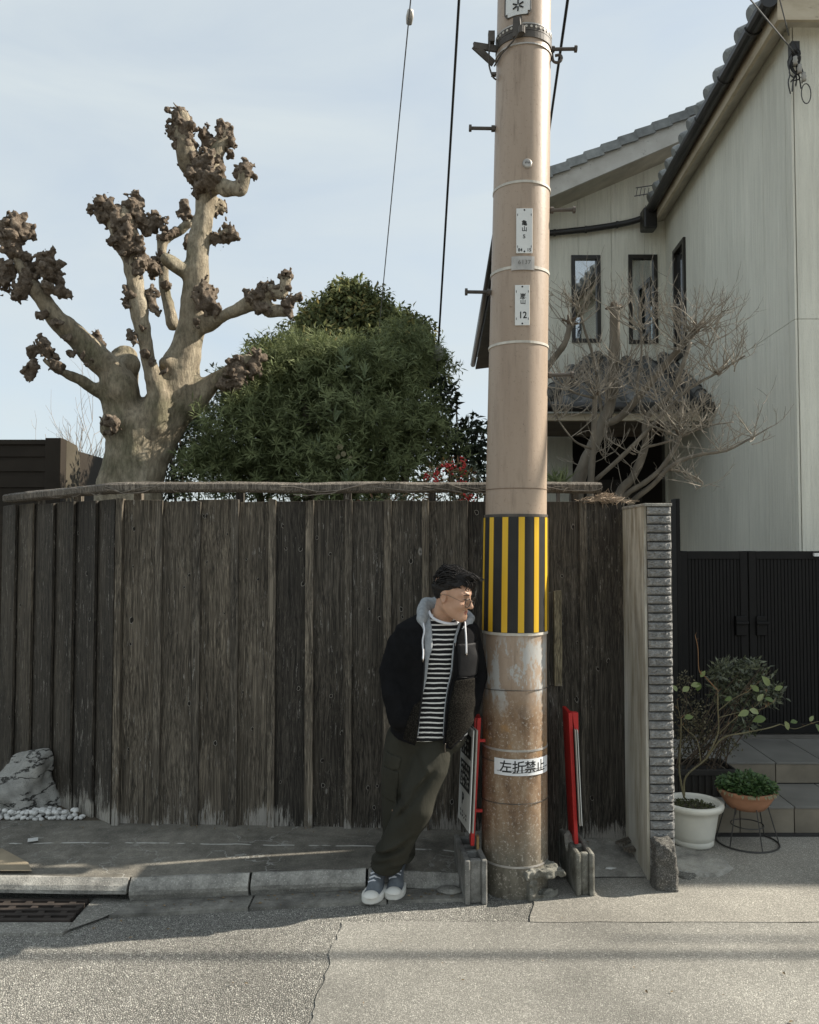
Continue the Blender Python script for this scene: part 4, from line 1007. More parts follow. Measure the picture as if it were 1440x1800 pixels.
an = t.math('ARCTAN2', o3[0], t.math('MULTIPLY', o3[1], -1.0)); s_ = t.math('FRACT', t.math('MULTIPLY', t.math('ADD', t.math('MULTIPLY', an, 0.145), o3[2]), 74.0))
ln = t.math('MULTIPLY', t.math('GREATER_THAN', s_, 0.72), t.rng(t.noise(30, 3, t.vec(rand=False)), 0.3, 0.55, 0.4, 1.0))
c = t.mix(ln, (0.009, 0.0085, 0.009), (0.075, 0.075, 0.071)); m_hatch = t.done(c, t.bump(s_, 0.3, 0.001), t.rng(ln, 0, 1, 0.6, 0.4))

pole = thing('utility_pole', 'tall tan utility pole with yellow and black striped guard', 'utility pole', tuple(PC))
g = MB(); zs = [-0.02, 0.02, 0.06, 0.3] + list(np.linspace(0.6, 9.0, 15)); N = 64
vs = []
for zc in zs:
    c_ = pcz(zc)
    for k in range(N):
        a = 2 * PI * k / N; vs.append(c_ + Vector((math.cos(a), math.sin(a), 0)) * pr(zc))
g.add(vs, [(i * N + k, i * N + (k + 1) % N, (i + 1) * N + (k + 1) % N, (i + 1) * N + k) for i in range(len(zs) - 1) for k in range(N)] + [tuple(range((len(zs) - 1) * N, len(zs) * N))])
sh = g.build('shaft', m_pole, pole, smooth=True, origin=tuple(PC))
def cpanel(th0, th1, z0, z1, e0, e1, n=6, nz=1):
    g = MB(); vs = []
    for e in (e0, e1):
        for j in range(nz + 1):
            for i in range(n + 1): vs.append(onp(lerp(th0, th1, i / n), lerp(z0, z1, j / nz), e))
    w = n + 1; m = w * (nz + 1); fs = []
    for j in range(nz):
        for i in range(n):
            a = j * w + i; fs += [(m + a, m + a + 1, m + a + 1 + w, m + a + w), (a + 1, a, a + w, a + 1 + w)]
    for j in range(nz):
        a = j * w; fs += [(a, m + a, m + a + w, a + w)]; a = j * w + n; fs += [(m + a, a, a + w, m + a + w)]
    for i in range(n):
        a = i; fs += [(a, a + 1, m + a + 1, m + a)]; a = nz * w + i; fs += [(a + 1, a, m + a, m + a + 1)]
    return g.add(vs, fs)
def ring(z, w, e0, e1, mat, name='hoop', par=pole, tilt=0.0, n=48):
    g = MB(); prof = [(e0, -w / 2), (e1, -w / 2), (e1, w / 2), (e0, w / 2)]; vs = []
    for k in range(n):
        a = 2 * PI * k / n
        for e, dz in prof:
            zz = z + dz + tilt * math.sin(a); vs.append(onp(a, zz, e))
    g.add(vs, [(4 * k + j, 4 * ((k + 1) % n) + j, 4 * ((k + 1) % n) + (j + 1) % 4, 4 * k + (j + 1) % 4) for k in range(n) for j in range(4)])
    return g.build(name, mat, par)
# joints of the shaft
ring(pz(858), .004, -.001, .0018, M('tan_seam', (0.20, 0.14, 0.095), 0.6, 0.2, 8, 0), 'seam')
for py in (317, 600): ring(pz(py), .011, 0, .004, m_hoop)
ring(pz(468), .013, 0, .004, m_hoop)
# striped guard
gz0, gz1 = pz(1113), pz(908)
gr = ring((gz0 + gz1) / 2, gz1 - gz0, .0005, .004, M('guard_backing', (0.05, 0.05, 0.05), 0.5, 0.1, 4, 0), 'guard_sleeve')
ring(gz1 + .006, .012, .0005, .006, m_oldsteel, 'guard_band'); ring(gz0 - .006, .012, .0005, .006, m_hoop, 'guard_band')
per = rad(28.4)
for k in range(-6, 7):
    a0 = rad(5) + per * k; a1 = a0 + rad(10.3)
    cpanel(a0, a1, gz0 + .002, gz1 - .002, .0042, .0085, 4).build('yellow_stripe', m_yel, gr)
    cpanel(a1 + rad(.25), a0 + per - rad(.25), gz0 + .002, gz1 - .002, .0042, .0072, 6).build('black_stripe', m_hatch, gr, origin=tuple(pcz(gz0)))
# wires twisted round the foot
for py, tl_ in ((1216, .006), (1416, .010), (1342, .004)):
    zc = pz(py); g = MB(); g.tube([onp(a, zc + tl_ * math.sin(a + 1) + R.uniform(-.001, .001), .003) for a in np.linspace(0, 2 * PI, 50)], .0017, 5); g.build('tie_wire', m_oldsteel, pole)
ring(pz(1320), .009, 0, .002, m_galv, 'hoop'); ring(pz(1524), .008, 0, .002, m_galv, 'hoop')
# paper notice
def bent(body, size, th, z, eps, mat, name, par, bold=0.0, cuts=2, sx=1.0, sz=1.0):
    vs, fs = text_mesh(body, size, bold, cuts); g = MB()
    g.add([onp(th + v.x * sx / pr(z), z + v.y * sz, eps) for v in vs], fs); return g.build(name, mat, par)
nz0, nz1 = pz(1363), pz(1334)
cpanel(rad(-36), rad(72), nz0, nz1, .0036, .0046, 24).build('paper_notice', M('white_notice_paper', (0.70, 0.71, 0.72), 0.6, 0.06, 6, 0.1), pole)
for ch, px in zip('左折禁止', (890, 911.5, 931, 948)):
    bent(ch, 0.056, pth(px, 1350), (nz0 + nz1) / 2 - 0.002, .0052, m_ink, 'lettering', pole, .0008)
for zc, a0, a1 in (((nz0 + nz1) / 2 - .014, -30, 70), ((nz0 + nz1) / 2 - .024, -4, 60)):
    g = MB(); g.tube([onp(rad(a), zc + .006 * math.sin(rad(a) * 1.4), .0052) for a in np.linspace(a0, a1, 24)], .0012, 4); g.build('tie_wire', m_oldsteel, pole)
# enamel plates
def flat_plate(px0, px1, py0, py1, th, holes=True):
    z0, z1 = pz(py1), pz(py0); w = (px1 - px0) / F * (PC.y - .12) * 1.03
    n_ = (uq * math.cos(th) + wq * math.sin(th)); x_ = Vector((-n_.y, n_.x, 0)); x_ = x_ if x_.x > 0 else -x_
    up = (pcz(1) - pcz(0)).normalized(); zc = (z0 + z1) / 2; c_ = pcz(zc) + n_ * (pr(zc) + .005)
    g = MB(); g.box(c_, (w, .004, z1 - z0), Matrix((x_, -n_, up)).transposed()); o = g.build('name_plate', m_plate, pole, bevel=.0018)
    def put(body, size, dx, dz, bold=0.0006, mat=m_ink, sx=1, sz=1):
        vs, fs = text_mesh(body, size, bold); g = MB(); g.add([c_ + x_ * (v.x * sx + dx) + up * (v.y * sz + dz) + n_ * .0026 for v in vs], fs); g.build('lettering', mat, o)
    if holes:
        for s in (-1, 1): g = MB(); g.disc(c_ + up * s * ((z1 - z0) / 2 - .008) + n_ * .0026, n_, .0042, 10); g.build('screw', m_ink, o)
    for sx_ in (-1, 1):
        for sz_ in (-1, 1):
            g = MB(); g.box(c_ + x_ * sx_ * (w / 2 - .006) + up * sz_ * ((z1 - z0) / 2 - .03) + n_ * .0026, (.0025, .001, .010), Matrix((x_, -n_, up)).transposed()); g.build('rivet', m_ink, o)
    return put, z1 - z0, w
th1 = pth(921, 405); put, h, w = flat_plate(907, 935, 366, 445, th1)
k = h / 79
put('亀', .026, 0, (405 - 392) * k); put('山', .025, 0, (405 - 402.5) * k); put('5', .024, -.001, -(415.5 - 405) * k); put('84', .021, -.019, -(439 - 405) * k, sx=.95); put('15', .021, .021, -(439 - 405) * k, sx=.95)
th2 = pth(917.5, 536); put, h, w = flat_plate(905, 930, 501, 572, th2)
k = h / 71
put('嵐', .028, .003, (536 - 521) * k, .0005); put('山', .026, .003, (536 - 530.5) * k, .0005); put('12', .042, .002, -(554 - 536) * k, .0008, sx=.9)
# metal number tag on the middle hoop
cpanel(pth(900, 462), pth(937, 462), pz(474), pz(450), .0045, .0075, 8).build('number_tag', m_galv, pole)
bent('6137', .028, pth(921, 462), pz(461), .0085, M('stamped_grey', (0.17, 0.165, 0.15), 0.6, 0.1, 3, 0), 'lettering', pole, 0.0, 1)
# round stud
c_ = onp(pth(926, 286), pz(286), .004); n_ = uq * math.cos(pth(926, 286)) + wq * math.sin(pth(926, 286)); rt_ = n_.to_track_quat('Z', 'Y').to_matrix()
g = MB(); g.lathe([(.0, .006), (.017, .006), (.021, .003), (.0225, -.006)][::-1], c_, 18, rt_); st_ = g.build('stud', m_galv, pole)
g = MB()
for a, b in ((-.009, .004), (-.003, .006), (.003, .004), (.009, .005)): g.box(c_ + rt_ @ Vector((a, b - .004, .0063)), (.0025, .008, .0012), rt_)
g.build('stud_marks', m_ink, st_)
# step bolts
def bolt(px0, px1, py, side):
    zc = P((px0 + px1) / 2, py, PC.y).z; c_ = pcz(zc); x0 = c_.x + side * (pr(zc) - .01); x1 = P(px1 if side > 0 else px0, py, PC.y).x
    g = MB(); y = PC.y - .01
    g.tube([(x0, y, zc), (x1, y, zc + .002)], .0085, 8); g.tube([(x1 - side * .002, y, zc + .002), (x1 + side * .010, y, zc + .002)], .0165, 6); g.tube([(x0 + side * .012, y, zc), (x0 + side * .028, y, zc)], .0155, 6)
    g.build('step_bolt', m_oldsteel, pole)
bolt(828, 868, 228, -1); bolt(821, 860, 515, -1); bolt(968, 1010, 89, 1); bolt(968, 1007, 371, 1); bolt(966, 1004, 660, 1)
# clamps near the top of the picture
for py, w_ in ((47, .034), (60, .030)): ring(pz(py) + .01, w_, 0, .005, m_oldsteel, 'strap', tilt=.0)
for py in (38, 73): ring(pz(py), .006, 0, .006, m_galv, 'hoop')
for k in range(16):
    a = rad(-75 + 10 * k); g = MB(); g.tube([onp(a, pz(48) + .012, .004), onp(a, pz(48) + .012, .0075)], .006, 6); g.build('strap_hole', m_hoop, pole)
cpanel(pth(904, 48), pth(917, 48), pz(62), pz(28), .005, .02, 4).build('buckle', m_oldsteel, pole)
g = MB(); g.tube([onp(pth(917, 60), pz(62), .03), onp(pth(917, 60), pz(50), .03)], .016, 8); g.tube([onp(pth(914, 20), pz(30), .02), onp(pth(916, 50), pz(56), .03), onp(pth(905, 70), pz(70), .02), onp(pth(885, 80), pz(82), .012), onp(-1.4, pz(86), .01)], .004, 6); g.build('clamp_lead', m_oldsteel, pole)
g = MB(); b0 = P(872, 86, PC.y - .02); b1 = P(833, 80, PC.y - .06); b2 = P(868, 112, PC.y - .02)
g.bar(b0, b1, .03, .012, (0, 1, 0)); g.bar(b1, b2, .03, .012, (0, 1, 0)); g.build('stay_bracket', m_oldsteel, pole)
g = MB(); g.tube(smoothpath([P(862, 62, 3.78), P(860, 90, 3.72), P(860, 115, 3.74), P(866, 134, 3.74), P(872, 140, 3.76)], 4), .004, 6); g.box(P(864, 66, 3.76), (.03, .03, .05)); g.box(P(868, 131, 3.74), (.022, .022, .012)); g.build('earth_wire', m_oldsteel, pole)
g = MB(); g.tube(smoothpath([P(970, 88, 3.78), P(972, 106, 3.77), P(980, 110, 3.76), P(987, 105, 3.76), P(985, 97, 3.77), P(976, 98, 3.78)], 4), .007, 6); g.build('hook', m_oldsteel, pole)
# framed symbol plate at the very top
g = MB(); zt, zb = pz(-60), pz(22); a0, a1 = pth(890, 0), pth(932, 0)
cpanel(a0, a1, zb + .018, zt, .004, .007, 6).build('symbol_plate', m_plate, pole)
cpanel(lerp(a0, a1, .12), lerp(a0, a1, .88), zb, zb + .0175, .004, .007, 6).build('symbol_plate', m_plate, pole)
for a in (a0, a1): g = MB(); g.tube([onp(a, zb + .018, .006), onp(a, zt, .006)], .004, 5); g.build('plate_edge', m_oldsteel, pole)
g = MB(); g.tube([onp(lerp(a0, a1, .1), zb, .006), onp(lerp(a0, a1, .9), zb, .006)], .004, 5); g.tube([onp(a0, zb + .018, .006), onp(lerp(a0, a1, .1), zb, .006)], .004, 5); g.tube([onp(a1, zb + .018, .006), onp(lerp(a0, a1, .9), zb, .006)], .004, 5); g.build('plate_edge', m_oldsteel, pole)
cz_, ct_ = pz(6), pth(911, 6); g = MB()
for k in range(6):
    a = rad(90 + 60 * k); f = lambda r_: onp(ct_ + r_ * math.cos(a) / .125, cz_ + r_ * math.sin(a), .0095)
    g.bar(f(.006), f(.026), .006, .003, n_)
g.build('asterisk_mark', m_ink, pole)

# grey board propped behind the right side of the pole
m_board = wood('grey_prop_board', (0.045, 0.04, 0.033), (0.11, 0.10, 0.085), (0.22, 0.21, 0.19), 0.1)
m_board2 = wood('olive_batten', (0.10, 0.085, 0.055), (0.19, 0.165, 0.11), (0.24, 0.22, 0.17), 0.05)
pb_ = thing('prop_board', 'grey weathered board standing upright against the right side of the pole', 'board', (0.69, 3.93, 0.02))
x0, x1 = P(962, 1400, 3.93).x, P(982, 1400, 3.93).x; mb = board(x0, x1, 0.015, 0.015, P(0, 1205, 3.93).z, .03, 71); mb.v = [(a, b + 3.93, c) for a, b, c in mb.v]; mb.build('upright', m_board, pb_, bevel=.002)
x0, x1 = P(974, 1100, 3.90).x, P(988, 1100, 3.90).x; zb_, zt_ = P(0, 1206, 3.9).z, P(0, 1038, 3.9).z; mb = board(x0, x1, zb_, zb_, zt_, .028, 72); mb.v = [(a + .0, b + 3.90, c) for a, b, c in mb.v]; mb.build('batten', m_board2, pb_, bevel=.002)
mb = board(P(960, 1100, 3.935).x, x0 - .002, P(0, 1218, 3.93).z, P(0, 1218, 3.93).z, zt_ - .01, .02, 73); mb.v = [(a, b + 3.935, c) for a, b, c in mb.v]; mb.build('upright', m_board, pb_, bevel=.002)

# ================================================================== CONCRETE BLOCKS AND RED STAKES
m_block = concrete('cement_block', (0.27, 0.265, 0.245), (0.15, 0.148, 0.135), crack=False, bs=260, mott=9)
m_block2 = concrete('mossy_cement_block', (0.24, 0.235, 0.205), (0.09, 0.085, 0.065), crack=False, bs=200, mott=13)
def block(name, label, corner, ang, mat, W_=.098, L_=.33, H_=.19, rough=0.0, seed=1):
    """hollow block lying on its long edge; its end faces the road"""
    t_ = thing(name, label, 'concrete block', tuple(corner), 'concrete blocks holding the red stakes')
    Rm = Matrix.Rotation(ang, 3, 'Z'); g = MB(); sh = .024
    def b(x0, x1, y0, y1, z0=0, z1=H_):
        c_ = Rm @ Vector(((x0 + x1) / 2, (y0 + y1) / 2, (z0 + z1) / 2)) + Vector(corner); g.box(c_, (x1 - x0, y1 - y0, z1 - z0), Rm)
    b(0, sh, 0, L_); b(W_ - sh, W_, 0, L_)
    for y0, y1 in ((.014, .042), (.118, .146), (L_ - .146, L_ - .118), (L_ - .042, L_ - .014)): b(sh - .001, W_ - sh + .001, y0, y1, .002, H_ - .003)
    b(sh - .001, W_ - sh + .001, .05, L_ - .05, .002, .05)
    o = g.build('block_body', mat, t_, bevel=.006 if rough == 0 else .010, origin=tuple(corner))
    return t_
blk1 = block('concrete_block', 'clean grey hollow concrete block left of the pole holding the stake with the white sign', (0.238, 3.585, 0), rad(5), m_block)
blk2 = block('concrete_block', 'old mossy hollow concrete block right of the pole holding a red stake', (0.732, 3.66, 0), rad(3), m_block2, .084, .33, .192, 1, 2)
m_red = M('red_painted_steel', (0.42, 0.015, 0.014), 0.42, 0.15, 8, 0.05, spec=0.45)
m_white = M('white_sign_panel', (0.62, 0.62, 0.59), 0.5, 0.06, 5, 0.03, spec=0.4)
m_back = M('grey_sign_back', (0.33, 0.32, 0.28), 0.7, 0.15, 8, 0.1)
def stake(px_t, py_t, px_b, py_b, Yn, Yf, lean_top, s, label, name):
    top, bot = P(px_t, py_t, Yn), P(px_b, py_b, Yn); bot.z = max(bot.z, .054)
    t_ = thing(name, label, 'sign stake', tuple(bot), 'red stakes with sign boards')
    d = Vector((0, Yf - Yn, 0))
    w = .017; g = MB(); A_ = [bot, bot + d * .72, top + d * .72, top]
    g.prism(A_, (-w, 0, 0)); g.build('stake', m_red, t_, bevel=.0015)
    c_ = top + Vector((s * .012, .0, -.045)); g = MB(); g.prism([top + Vector((s * .001, .012, 0)), top + Vector((s * .030, .012, -.002)), top + Vector((s * .030, .010, -.095)), top + Vector((s * .014, .010, -.1))], (0, .028, 0)); g.build('clip', m_red, t_, bevel=.0015)
    return t_, top, bot
# left stake with white board facing left
stk1, top, bot = stake(846, 1262, 834, 1487, 3.70, 3.82, 0, -1, 'red steel stake in a block with a white sign board facing left, beside the man', 'sign_stake')
def quadpanel(p00, p10, p11, p01, n_, th): return MB().prism([p00, p10, p11, p01], n_ * th)
n1 = Vector((-1, .05, 0)).normalized()
q00, q10 = P(826.5, 1465, 3.62), P(806.5, 1436, 3.86); q11 = Vector((q10.x + .012, q10.y, q10.z + .50)); q01 = P(834, 1284, 3.62)
q11 = q10 + (q01 - q00)
sb1 = quadpanel(q00, q10, q11, q01, n1, .004).build('sign_board', m_white, stk1)
quadpanel(q00 + Vector((.010, 0, 0)), q10 + Vector((.010, 0, 0)), q11 + Vector((.010, 0, 0)), q01 + Vector((.010, 0, 0)), -n1, .006).build('sign_backing', m_back, stk1)
for zz_ in (.15, .85):
    a_ = lerp(q00, q01, zz_) + Vector((-.0005, .10, 0)); g = MB(); g.bar(a_, a_ + Vector((.06, 0, 0)), .012, .012); g.build('spacer', m_red, stk1)
def onb(u, v, e=.0052): return lerp(lerp(q00, q10, u), lerp(q01, q11, u), v) + n1 * e
def bpatch(u0, u1, v0, v1, mat, name, e=.0052, par=sb1): return MB().add([onb(u0, v0, e), onb(u1, v0, e), onb(u1, v1, e), onb(u0, v1, e)], [(0, 1, 2, 3)]).build(name, mat, par)
bpatch(.10, .92, .69, .92, m_ink, 'black_panel'); bpatch(.10, .92, .36, .63, m_ink, 'black_panel')
def bstroke(pts, e, mat, w=.012):
    g = MB()
    for (u0, v0), (u1, v1) in pts:
        a, b = Vector((u0, v0, 0)), Vector((u1, v1, 0)); d = (b - a).normalized(); nn = Vector((-d.y * w, d.x * w * 1.0, 0))
        g.add([onb(*(a + nn)[:2], e), onb(*(b + nn)[:2], e), onb(*(b - nn)[:2], e), onb(*(a - nn)[:2], e)], [(0, 1, 2, 3)])
    return g
rr = random.Random(5); ps_ = []
for cv in (.41, .47, .53, .585):
    for cu in (.25, .42, .6, .77):
        for _ in range(3): ps_.append(((cu + rr.uniform(-.07, .07), cv + rr.uniform(-.022, .022)), (cu + rr.uniform(-.07, .07), cv + rr.uniform(-.022, .022))))
for cv in (.74, .80, .86):
    for cu in (.35, .55, .75):
        for _ in range(3): ps_.append(((cu + rr.uniform(-.07, .07), cv + rr.uniform(-.022, .022)), (cu + rr.uniform(-.07, .07), cv + rr.uniform(-.022, .022))))
bstroke(ps_, .0062, m_white, .010).build('white_brush_writing', m_white, sb1)
vs, fs = text_mesh('P', .075, .004); MB().add([onb(.62 - v.x / .24, .245 + v.y / .50) for v in vs], fs).build('lettering', m_ink, sb1)
ps_ = []
for cv in (.08, .125):
    for cu in (.3, .45, .6, .75):
        for _ in range(4): ps_.append(((cu + rr.uniform(-.05, .05), cv + rr.uniform(-.016, .016)), (cu + rr.uniform(-.05, .05), cv + rr.uniform(-.016, .016))))
bstroke(ps_, .0054, m_ink, .006).build('small_print', m_ink, sb1)
# right stake, its board facing right
stk2, top2, bot2 = stake(1006, 1253, 1017, 1484, 3.76, 3.97, 0, 1, 'red steel stake in the mossy block with its sign board turned away to the right', 'sign_stake')
n2 = Vector((1, .05, 0)).normalized()
w00, w10, w01 = P(1021, 1452, 3.72), P(1012, 1430, 3.95), P(1013, 1284, 3.72); w11 = w10 + (w01 - w00)
quadpanel(w00, w10, w11, w01, -n2, .005).build('sign_backing', m_back, stk2)
quadpanel(w00 + n2 * .005, w10 + n2 * .005, w11 + n2 * .005, w01 + n2 * .005, n2, .003).build('sign_board', m_white, stk2)
# wedges in the holes
g = MB(); a = P(839, 1480, 3.72); g.prism([(a.x - .004, a.y, .055), (a.x + .010, a.y, .055), (a.x + .008, a.y, .245), (a.x - .002, a.y, .245)], (0, .03, 0))
tag(g.build('wood_wedge', M('raw_yellow_wood', (0.36, 0.24, 0.10), 0.8, 0.2, 20, 0.1)), 'yellow wooden wedge stuck in the clean block beside the red stake', 'wedge')
g = MB(); a = P(1000, 1480, 3.82); g.blob((a.x, a.y, .19), .03, 2, .25, 3, (.7, .7, 1.6)); tag(g.build('cement_wedge', m_cement), 'pale lump of cement wedged in the mossy block beside the red stake', 'wedge')
# broken channel piece at the foot of the pole
frag = SDF((.38, 3.42, -.02), (.86, 3.90, .2), .004)
X_, Y_, Z_ = frag.grid(); ang = rad(14); cx, cy = G(931, 1576)[:2]; cy -= .01
xr_ = (X_ - cx) * math.cos(ang) + (Y_ - cy) * math.sin(ang); yr_ = -(X_ - cx) * math.sin(ang) + (Y_ - cy) * math.cos(ang)
def boxd(x0, x1, y0, y1, z0, z1): return np.maximum(np.maximum(np.maximum(x0 - xr_, xr_ - x1), np.maximum(y0 - yr_, yr_ - y1)), np.maximum(z0 - Z_, Z_ - z1))
d = np.minimum(np.minimum(boxd(-.018, .016, -.045, .03, 0, .115), boxd(-.03, .135, -.05, .035, .098, .126)), boxd(-.01, .115, -.045, .03, -.004, .022))
frag.a = np.broadcast_to(d, tuple(frag.n)).astype(np.float32).copy() - .003; frag.noise(28, .012, 3); frag.noise(80, .005, 4)
tag(frag.mesh('broken_channel', m_block2), 'broken C shaped piece of concrete channel at the foot of the pole', 'concrete piece')
g = MB(); c_ = G(868, 1562); g.prism([(c_.x - .03, c_.y + .0, .004), (c_.x + .035, c_.y - .03, .004), (c_.x + .035, c_.y - .03, .03), (c_.x + .01, c_.y - .02, .034), (c_.x - .03, c_.y, .018)], (.03, .05, .004)); tag(g.build('white_shard', M('white_plaster', (0.52, 0.51, 0.46), 0.8, 0.15, 12, 0.2), bevel=.002), 'small white plaster shard beside the clean block', 'shard')
m_rusty = M('rusty_rubble', (0.20, 0.135, 0.085), 0.9, 0.4, 12, 0.6, 60, 0.006)
for px, py, r_, mt, sq, lb in ((792, 1568, .048, m_cement, (1.1, .9, .28), 'flat grey rubble slab at the left foot of the clean block'), (786, 1553, .040, m_rusty, (1.2, .8, .3), 'rusty brown flat stone behind the rubble slab by the block'), (1066, 1517, .018, m_cement, (1, 1, .7), 'small cement crumb on the concrete right of the mossy block'), (1072, 1529, .022, m_white, (1.3, .6, .4), 'thin white chip lying on the concrete edge right of the mossy block'), (966, 1563, .010, m_white, (1, .7, .7), 'tiny pale pebble beside the broken channel piece')):
    c_ = G(px, py, .012); g = MB(); g.blob(c_ + Vector((0, 0, r_ * .2)), r_, 2, .25, int(px), sq); tag(g.build('rubble', mt), lb, 'rubble', 'rubble round the pole')
for k, (pa_, pb__, z) in enumerate((((1088, 1488), (1134, 1470), .066), ((1100, 1499), (1140, 1492), .056))):
    a, b = G(*pa_, z), G(*pb__, z); g = MB(); g.bar(a + Vector((0, 0, .012)), b + Vector((0, 0, .014)), .045, .012, (0, 0, 1)); tag(g.build('wood_offcut', m_board), ('upper grey wood offcut lying by the pillar foot', 'lower grey wood offcut lying by the pillar foot')[k], 'wood offcut', 'wood offcuts by the pillar')
c_ = G(58, 1477, .125); g = MB(); g.box(c_ + Vector((0, 0, .003)), (.045, .04, .004), Matrix.Rotation(.4, 3, 'Z')); tag(g.build('paper_scrap', m_white), 'small pale square scrap lying on the sidewalk near the rock', 'scrap')

# ================================================================== WIRES
m_cable = M('black_cable', (0.012, 0.012, 0.012), 0.5, 0.1, 3, 0)
m_thin = M('grey_steel_wire', (0.14, 0.145, 0.15), 0.5, 0.1, 3, 0, metal=0.5)
def wire(name, pts, r, mat, label, n=6):
    g = MB(); g.tube(pts, r, n); t_ = g.build(name, mat); return tag(t_, label, 'wire')
def ext(a, b, t): return a + (b - a) * t
a, b = P(722, 0, 5.2), P(672, 520, 7.6); w1 = wire('stay_wire', [ext(a, b, -.5), a, b, ext(a, b, 1.5)], .0045, m_thin, 'thin grey stay wire crossing the sky above the evergreen')
g = MB(); c_ = P(720.5, 30, 5.33); g.lathe([(.0, -.05), (.02, -.045), (.026, 0), (.02, .045), (0, .05)], c_, 10, (b - a).normalized().to_track_quat('Z', 'Y').to_matrix()); g.build('insulator', m_galv, w1, smooth=True)
a, b = P(807, 0, 4.8), P(770, 620, 7.2); w2 = wire('guy_cable', [ext(a, b, -.5), a, b, ext(a, b, 1.6)], .0085, m_cable, 'black guy cable with a ball insulator running down beside the evergreen')
g = MB(); g.lathe([(0, -.085), (.03, -.078), (.05, -.03), (.052, .02), (.04, .06), (.015, .085), (0, .085)], P(770, 620, 7.2), 14, (b - a).normalized().to_track_quat('Z', 'Y').to_matrix()); g.build('ball_insulator', M('grey_green_porcelain', (0.28, 0.30, 0.27), 0.35, 0.15, 8, 0, spec=0.5), w2, smooth=True)
a, b = P(998, 0, 4.3), P(966, 225, 5.6); wire('drop_cable', [ext(a, b, -.6), a, b, ext(a, b, 2.2)], .0085, m_cable, 'black cable passing behind the right side of the pole')
wire('service_wire', [pcz(5.75) + Vector((.1, 0, 0)), P(1320, 0, 5.0), wb + Vector((-.02, -.03, -.02))], .005, m_thin, 'thin wire from the pole to the bracket at the house corner')
wire('service_wire', [Vector((1.9, 2.6, 7.5)), P(1371, 0, 5.3), P(1387, 62, 5.9)], .0045, m_thin, 'short steep wire reaching the eave above the house bracket')
wire('telephone_cable', [Vector((x, 4.66 + .0006 * (x - 7) ** 2, 5.25 + .0012 * (x - 7) ** 2)) for x in np.linspace(-14, 26, 30)], .022, m_cable, 'thick overhead cable bundle running along the road')
wire('telephone_cable', [Vector((x, 4.86 - .012 * (x - 9), 5.5 + .002 * (x - 9) ** 2)) for x in np.linspace(8.5, 28, 20)], .012, m_cable, 'thinner overhead cable running along the road')

# ================================================================== NEIGHBOUR AT THE LEFT
m_brown = M('dark_brown_metal', (0.034, 0.027, 0.020), 0.6, 0.15, 4, 0.05, spec=0.15)
m_brown2 = M('brown_side_metal', (0.075, 0.065, 0.047), 0.6, 0.15, 4, 0.05, spec=0.15)
nb = thing('garage_box', 'dark brown metal garage roof box beyond the left end of the fence', 'garage', (-4.2, 7.2, 0))
ZT = P(60, 777, 7.0).z; xr1 = P(80, 800, 7.0).x; xp = P(108, 800, 7).x
g = MB(); g.bx(-7, xr1, 7.03, 9.5, 0.3, ZT); g.build('front_panel', m_brown, nb)
for py in (792, 818, 846): z = P(0, py, 7).z; g = MB(); g.bx(-7, xr1 - .002, 7.012, 7.0295, z - .05, z + .045); g.build('cladding_panel', m_brown, nb)
g = MB(); g.bx(-7, xr1, 6.99, 7.0115, P(0, 777, 7).z - .02, P(0, 775, 7).z + .01); g.build('top_trim', m_brown, nb)
g = MB(); g.bx(xr1 + .002, xp, 6.985, 7.10, 0.0, P(0, 770, 7).z); g.build('corner_post', m_brown, nb, bevel=.004)
yb_ = 7.40; zt_ = P(112, 771, 7.0).z
g = MB(); g.prism([(xp - .05, 7.101, 0), (xp - .05, yb_, 0), (xp - .05, yb_, zt_ - .10), (xp - .05, yb_ - .08, zt_ - .02), (xp - .05, 7.101, zt_)], (.05, 0, 0)); g.build('side_panel', m_brown2, nb)
sf = thing('slatted_fence', 'dark horizontal slat fence behind the left end of the board fence', 'fence', (-3.6, 5.6, 0))
g = MB(); g.bx(-2.76, -2.70, 5.62, 5.68, 0, 1.78); g.build('post', m_brown, sf)
z = .12
while z < 1.74:
    g = MB(); g.bx(-4.6, -2.68, 5.60, 5.618, z, z + .062); g.build('slat', m_brown, sf); z += .075
# ================================================================== POLLARDED PLANE TREE
t = NT('plane_tree_bark', 0.85, 0.2); v = t.vec((1, 1, 0.35), False); vf = t.vec(rand=False)
c = t.ramp(t.noise(4.5, 6, v, 0.6), [(0.3, (0.20, 0.165, 0.115)), (0.5, (0.34, 0.29, 0.21)), (0.72, (0.47, 0.415, 0.315))])
c = t.mix(t.math('MULTIPLY', t.rng(t.noise(2.2, 5, vf, 0.6), 0.5, 0.62), 0.7), c, (0.14, 0.135, 0.08))
c = t.mix(0.8, c, t.ramp(t.noise(38, 5, v, 0.7), [(0.3, (0.45,) * 3), (0.7, (1.5,) * 3)]), 'MULTIPLY'); c = t.mix(t.math('MULTIPLY', t.rng(t.noise(24, 4, vf, .7), .62, .70), .6), c, (0.07, 0.058, 0.042))
m_bark = t.done(c, t.bump(t.noise(34, 6, v, 0.75), 1.0, 0.03, t.bump(t.noise(9, 4, v), .6, .05)))
t = NT('knuckle_bark', 0.92, 0.15); vf = t.vec(rand=False)
c = t.ramp(t.noise(22, 6, vf, 0.8), [(0.3, (0.055, 0.041, 0.030)), (0.5, (0.165, 0.13, 0.098)), (0.72, (0.37, 0.31, 0.245))])
m_knuckle = t.done(c, t.bump(t.noise(40, 5, vf, 0.75), 1.0, 0.025))
TY = 6.5; ZP = TY / F / 2.4
def T(zx, zy, dy=0.0): return P(zx / 2.4, 150 + zy / 2.4, TY + dy)
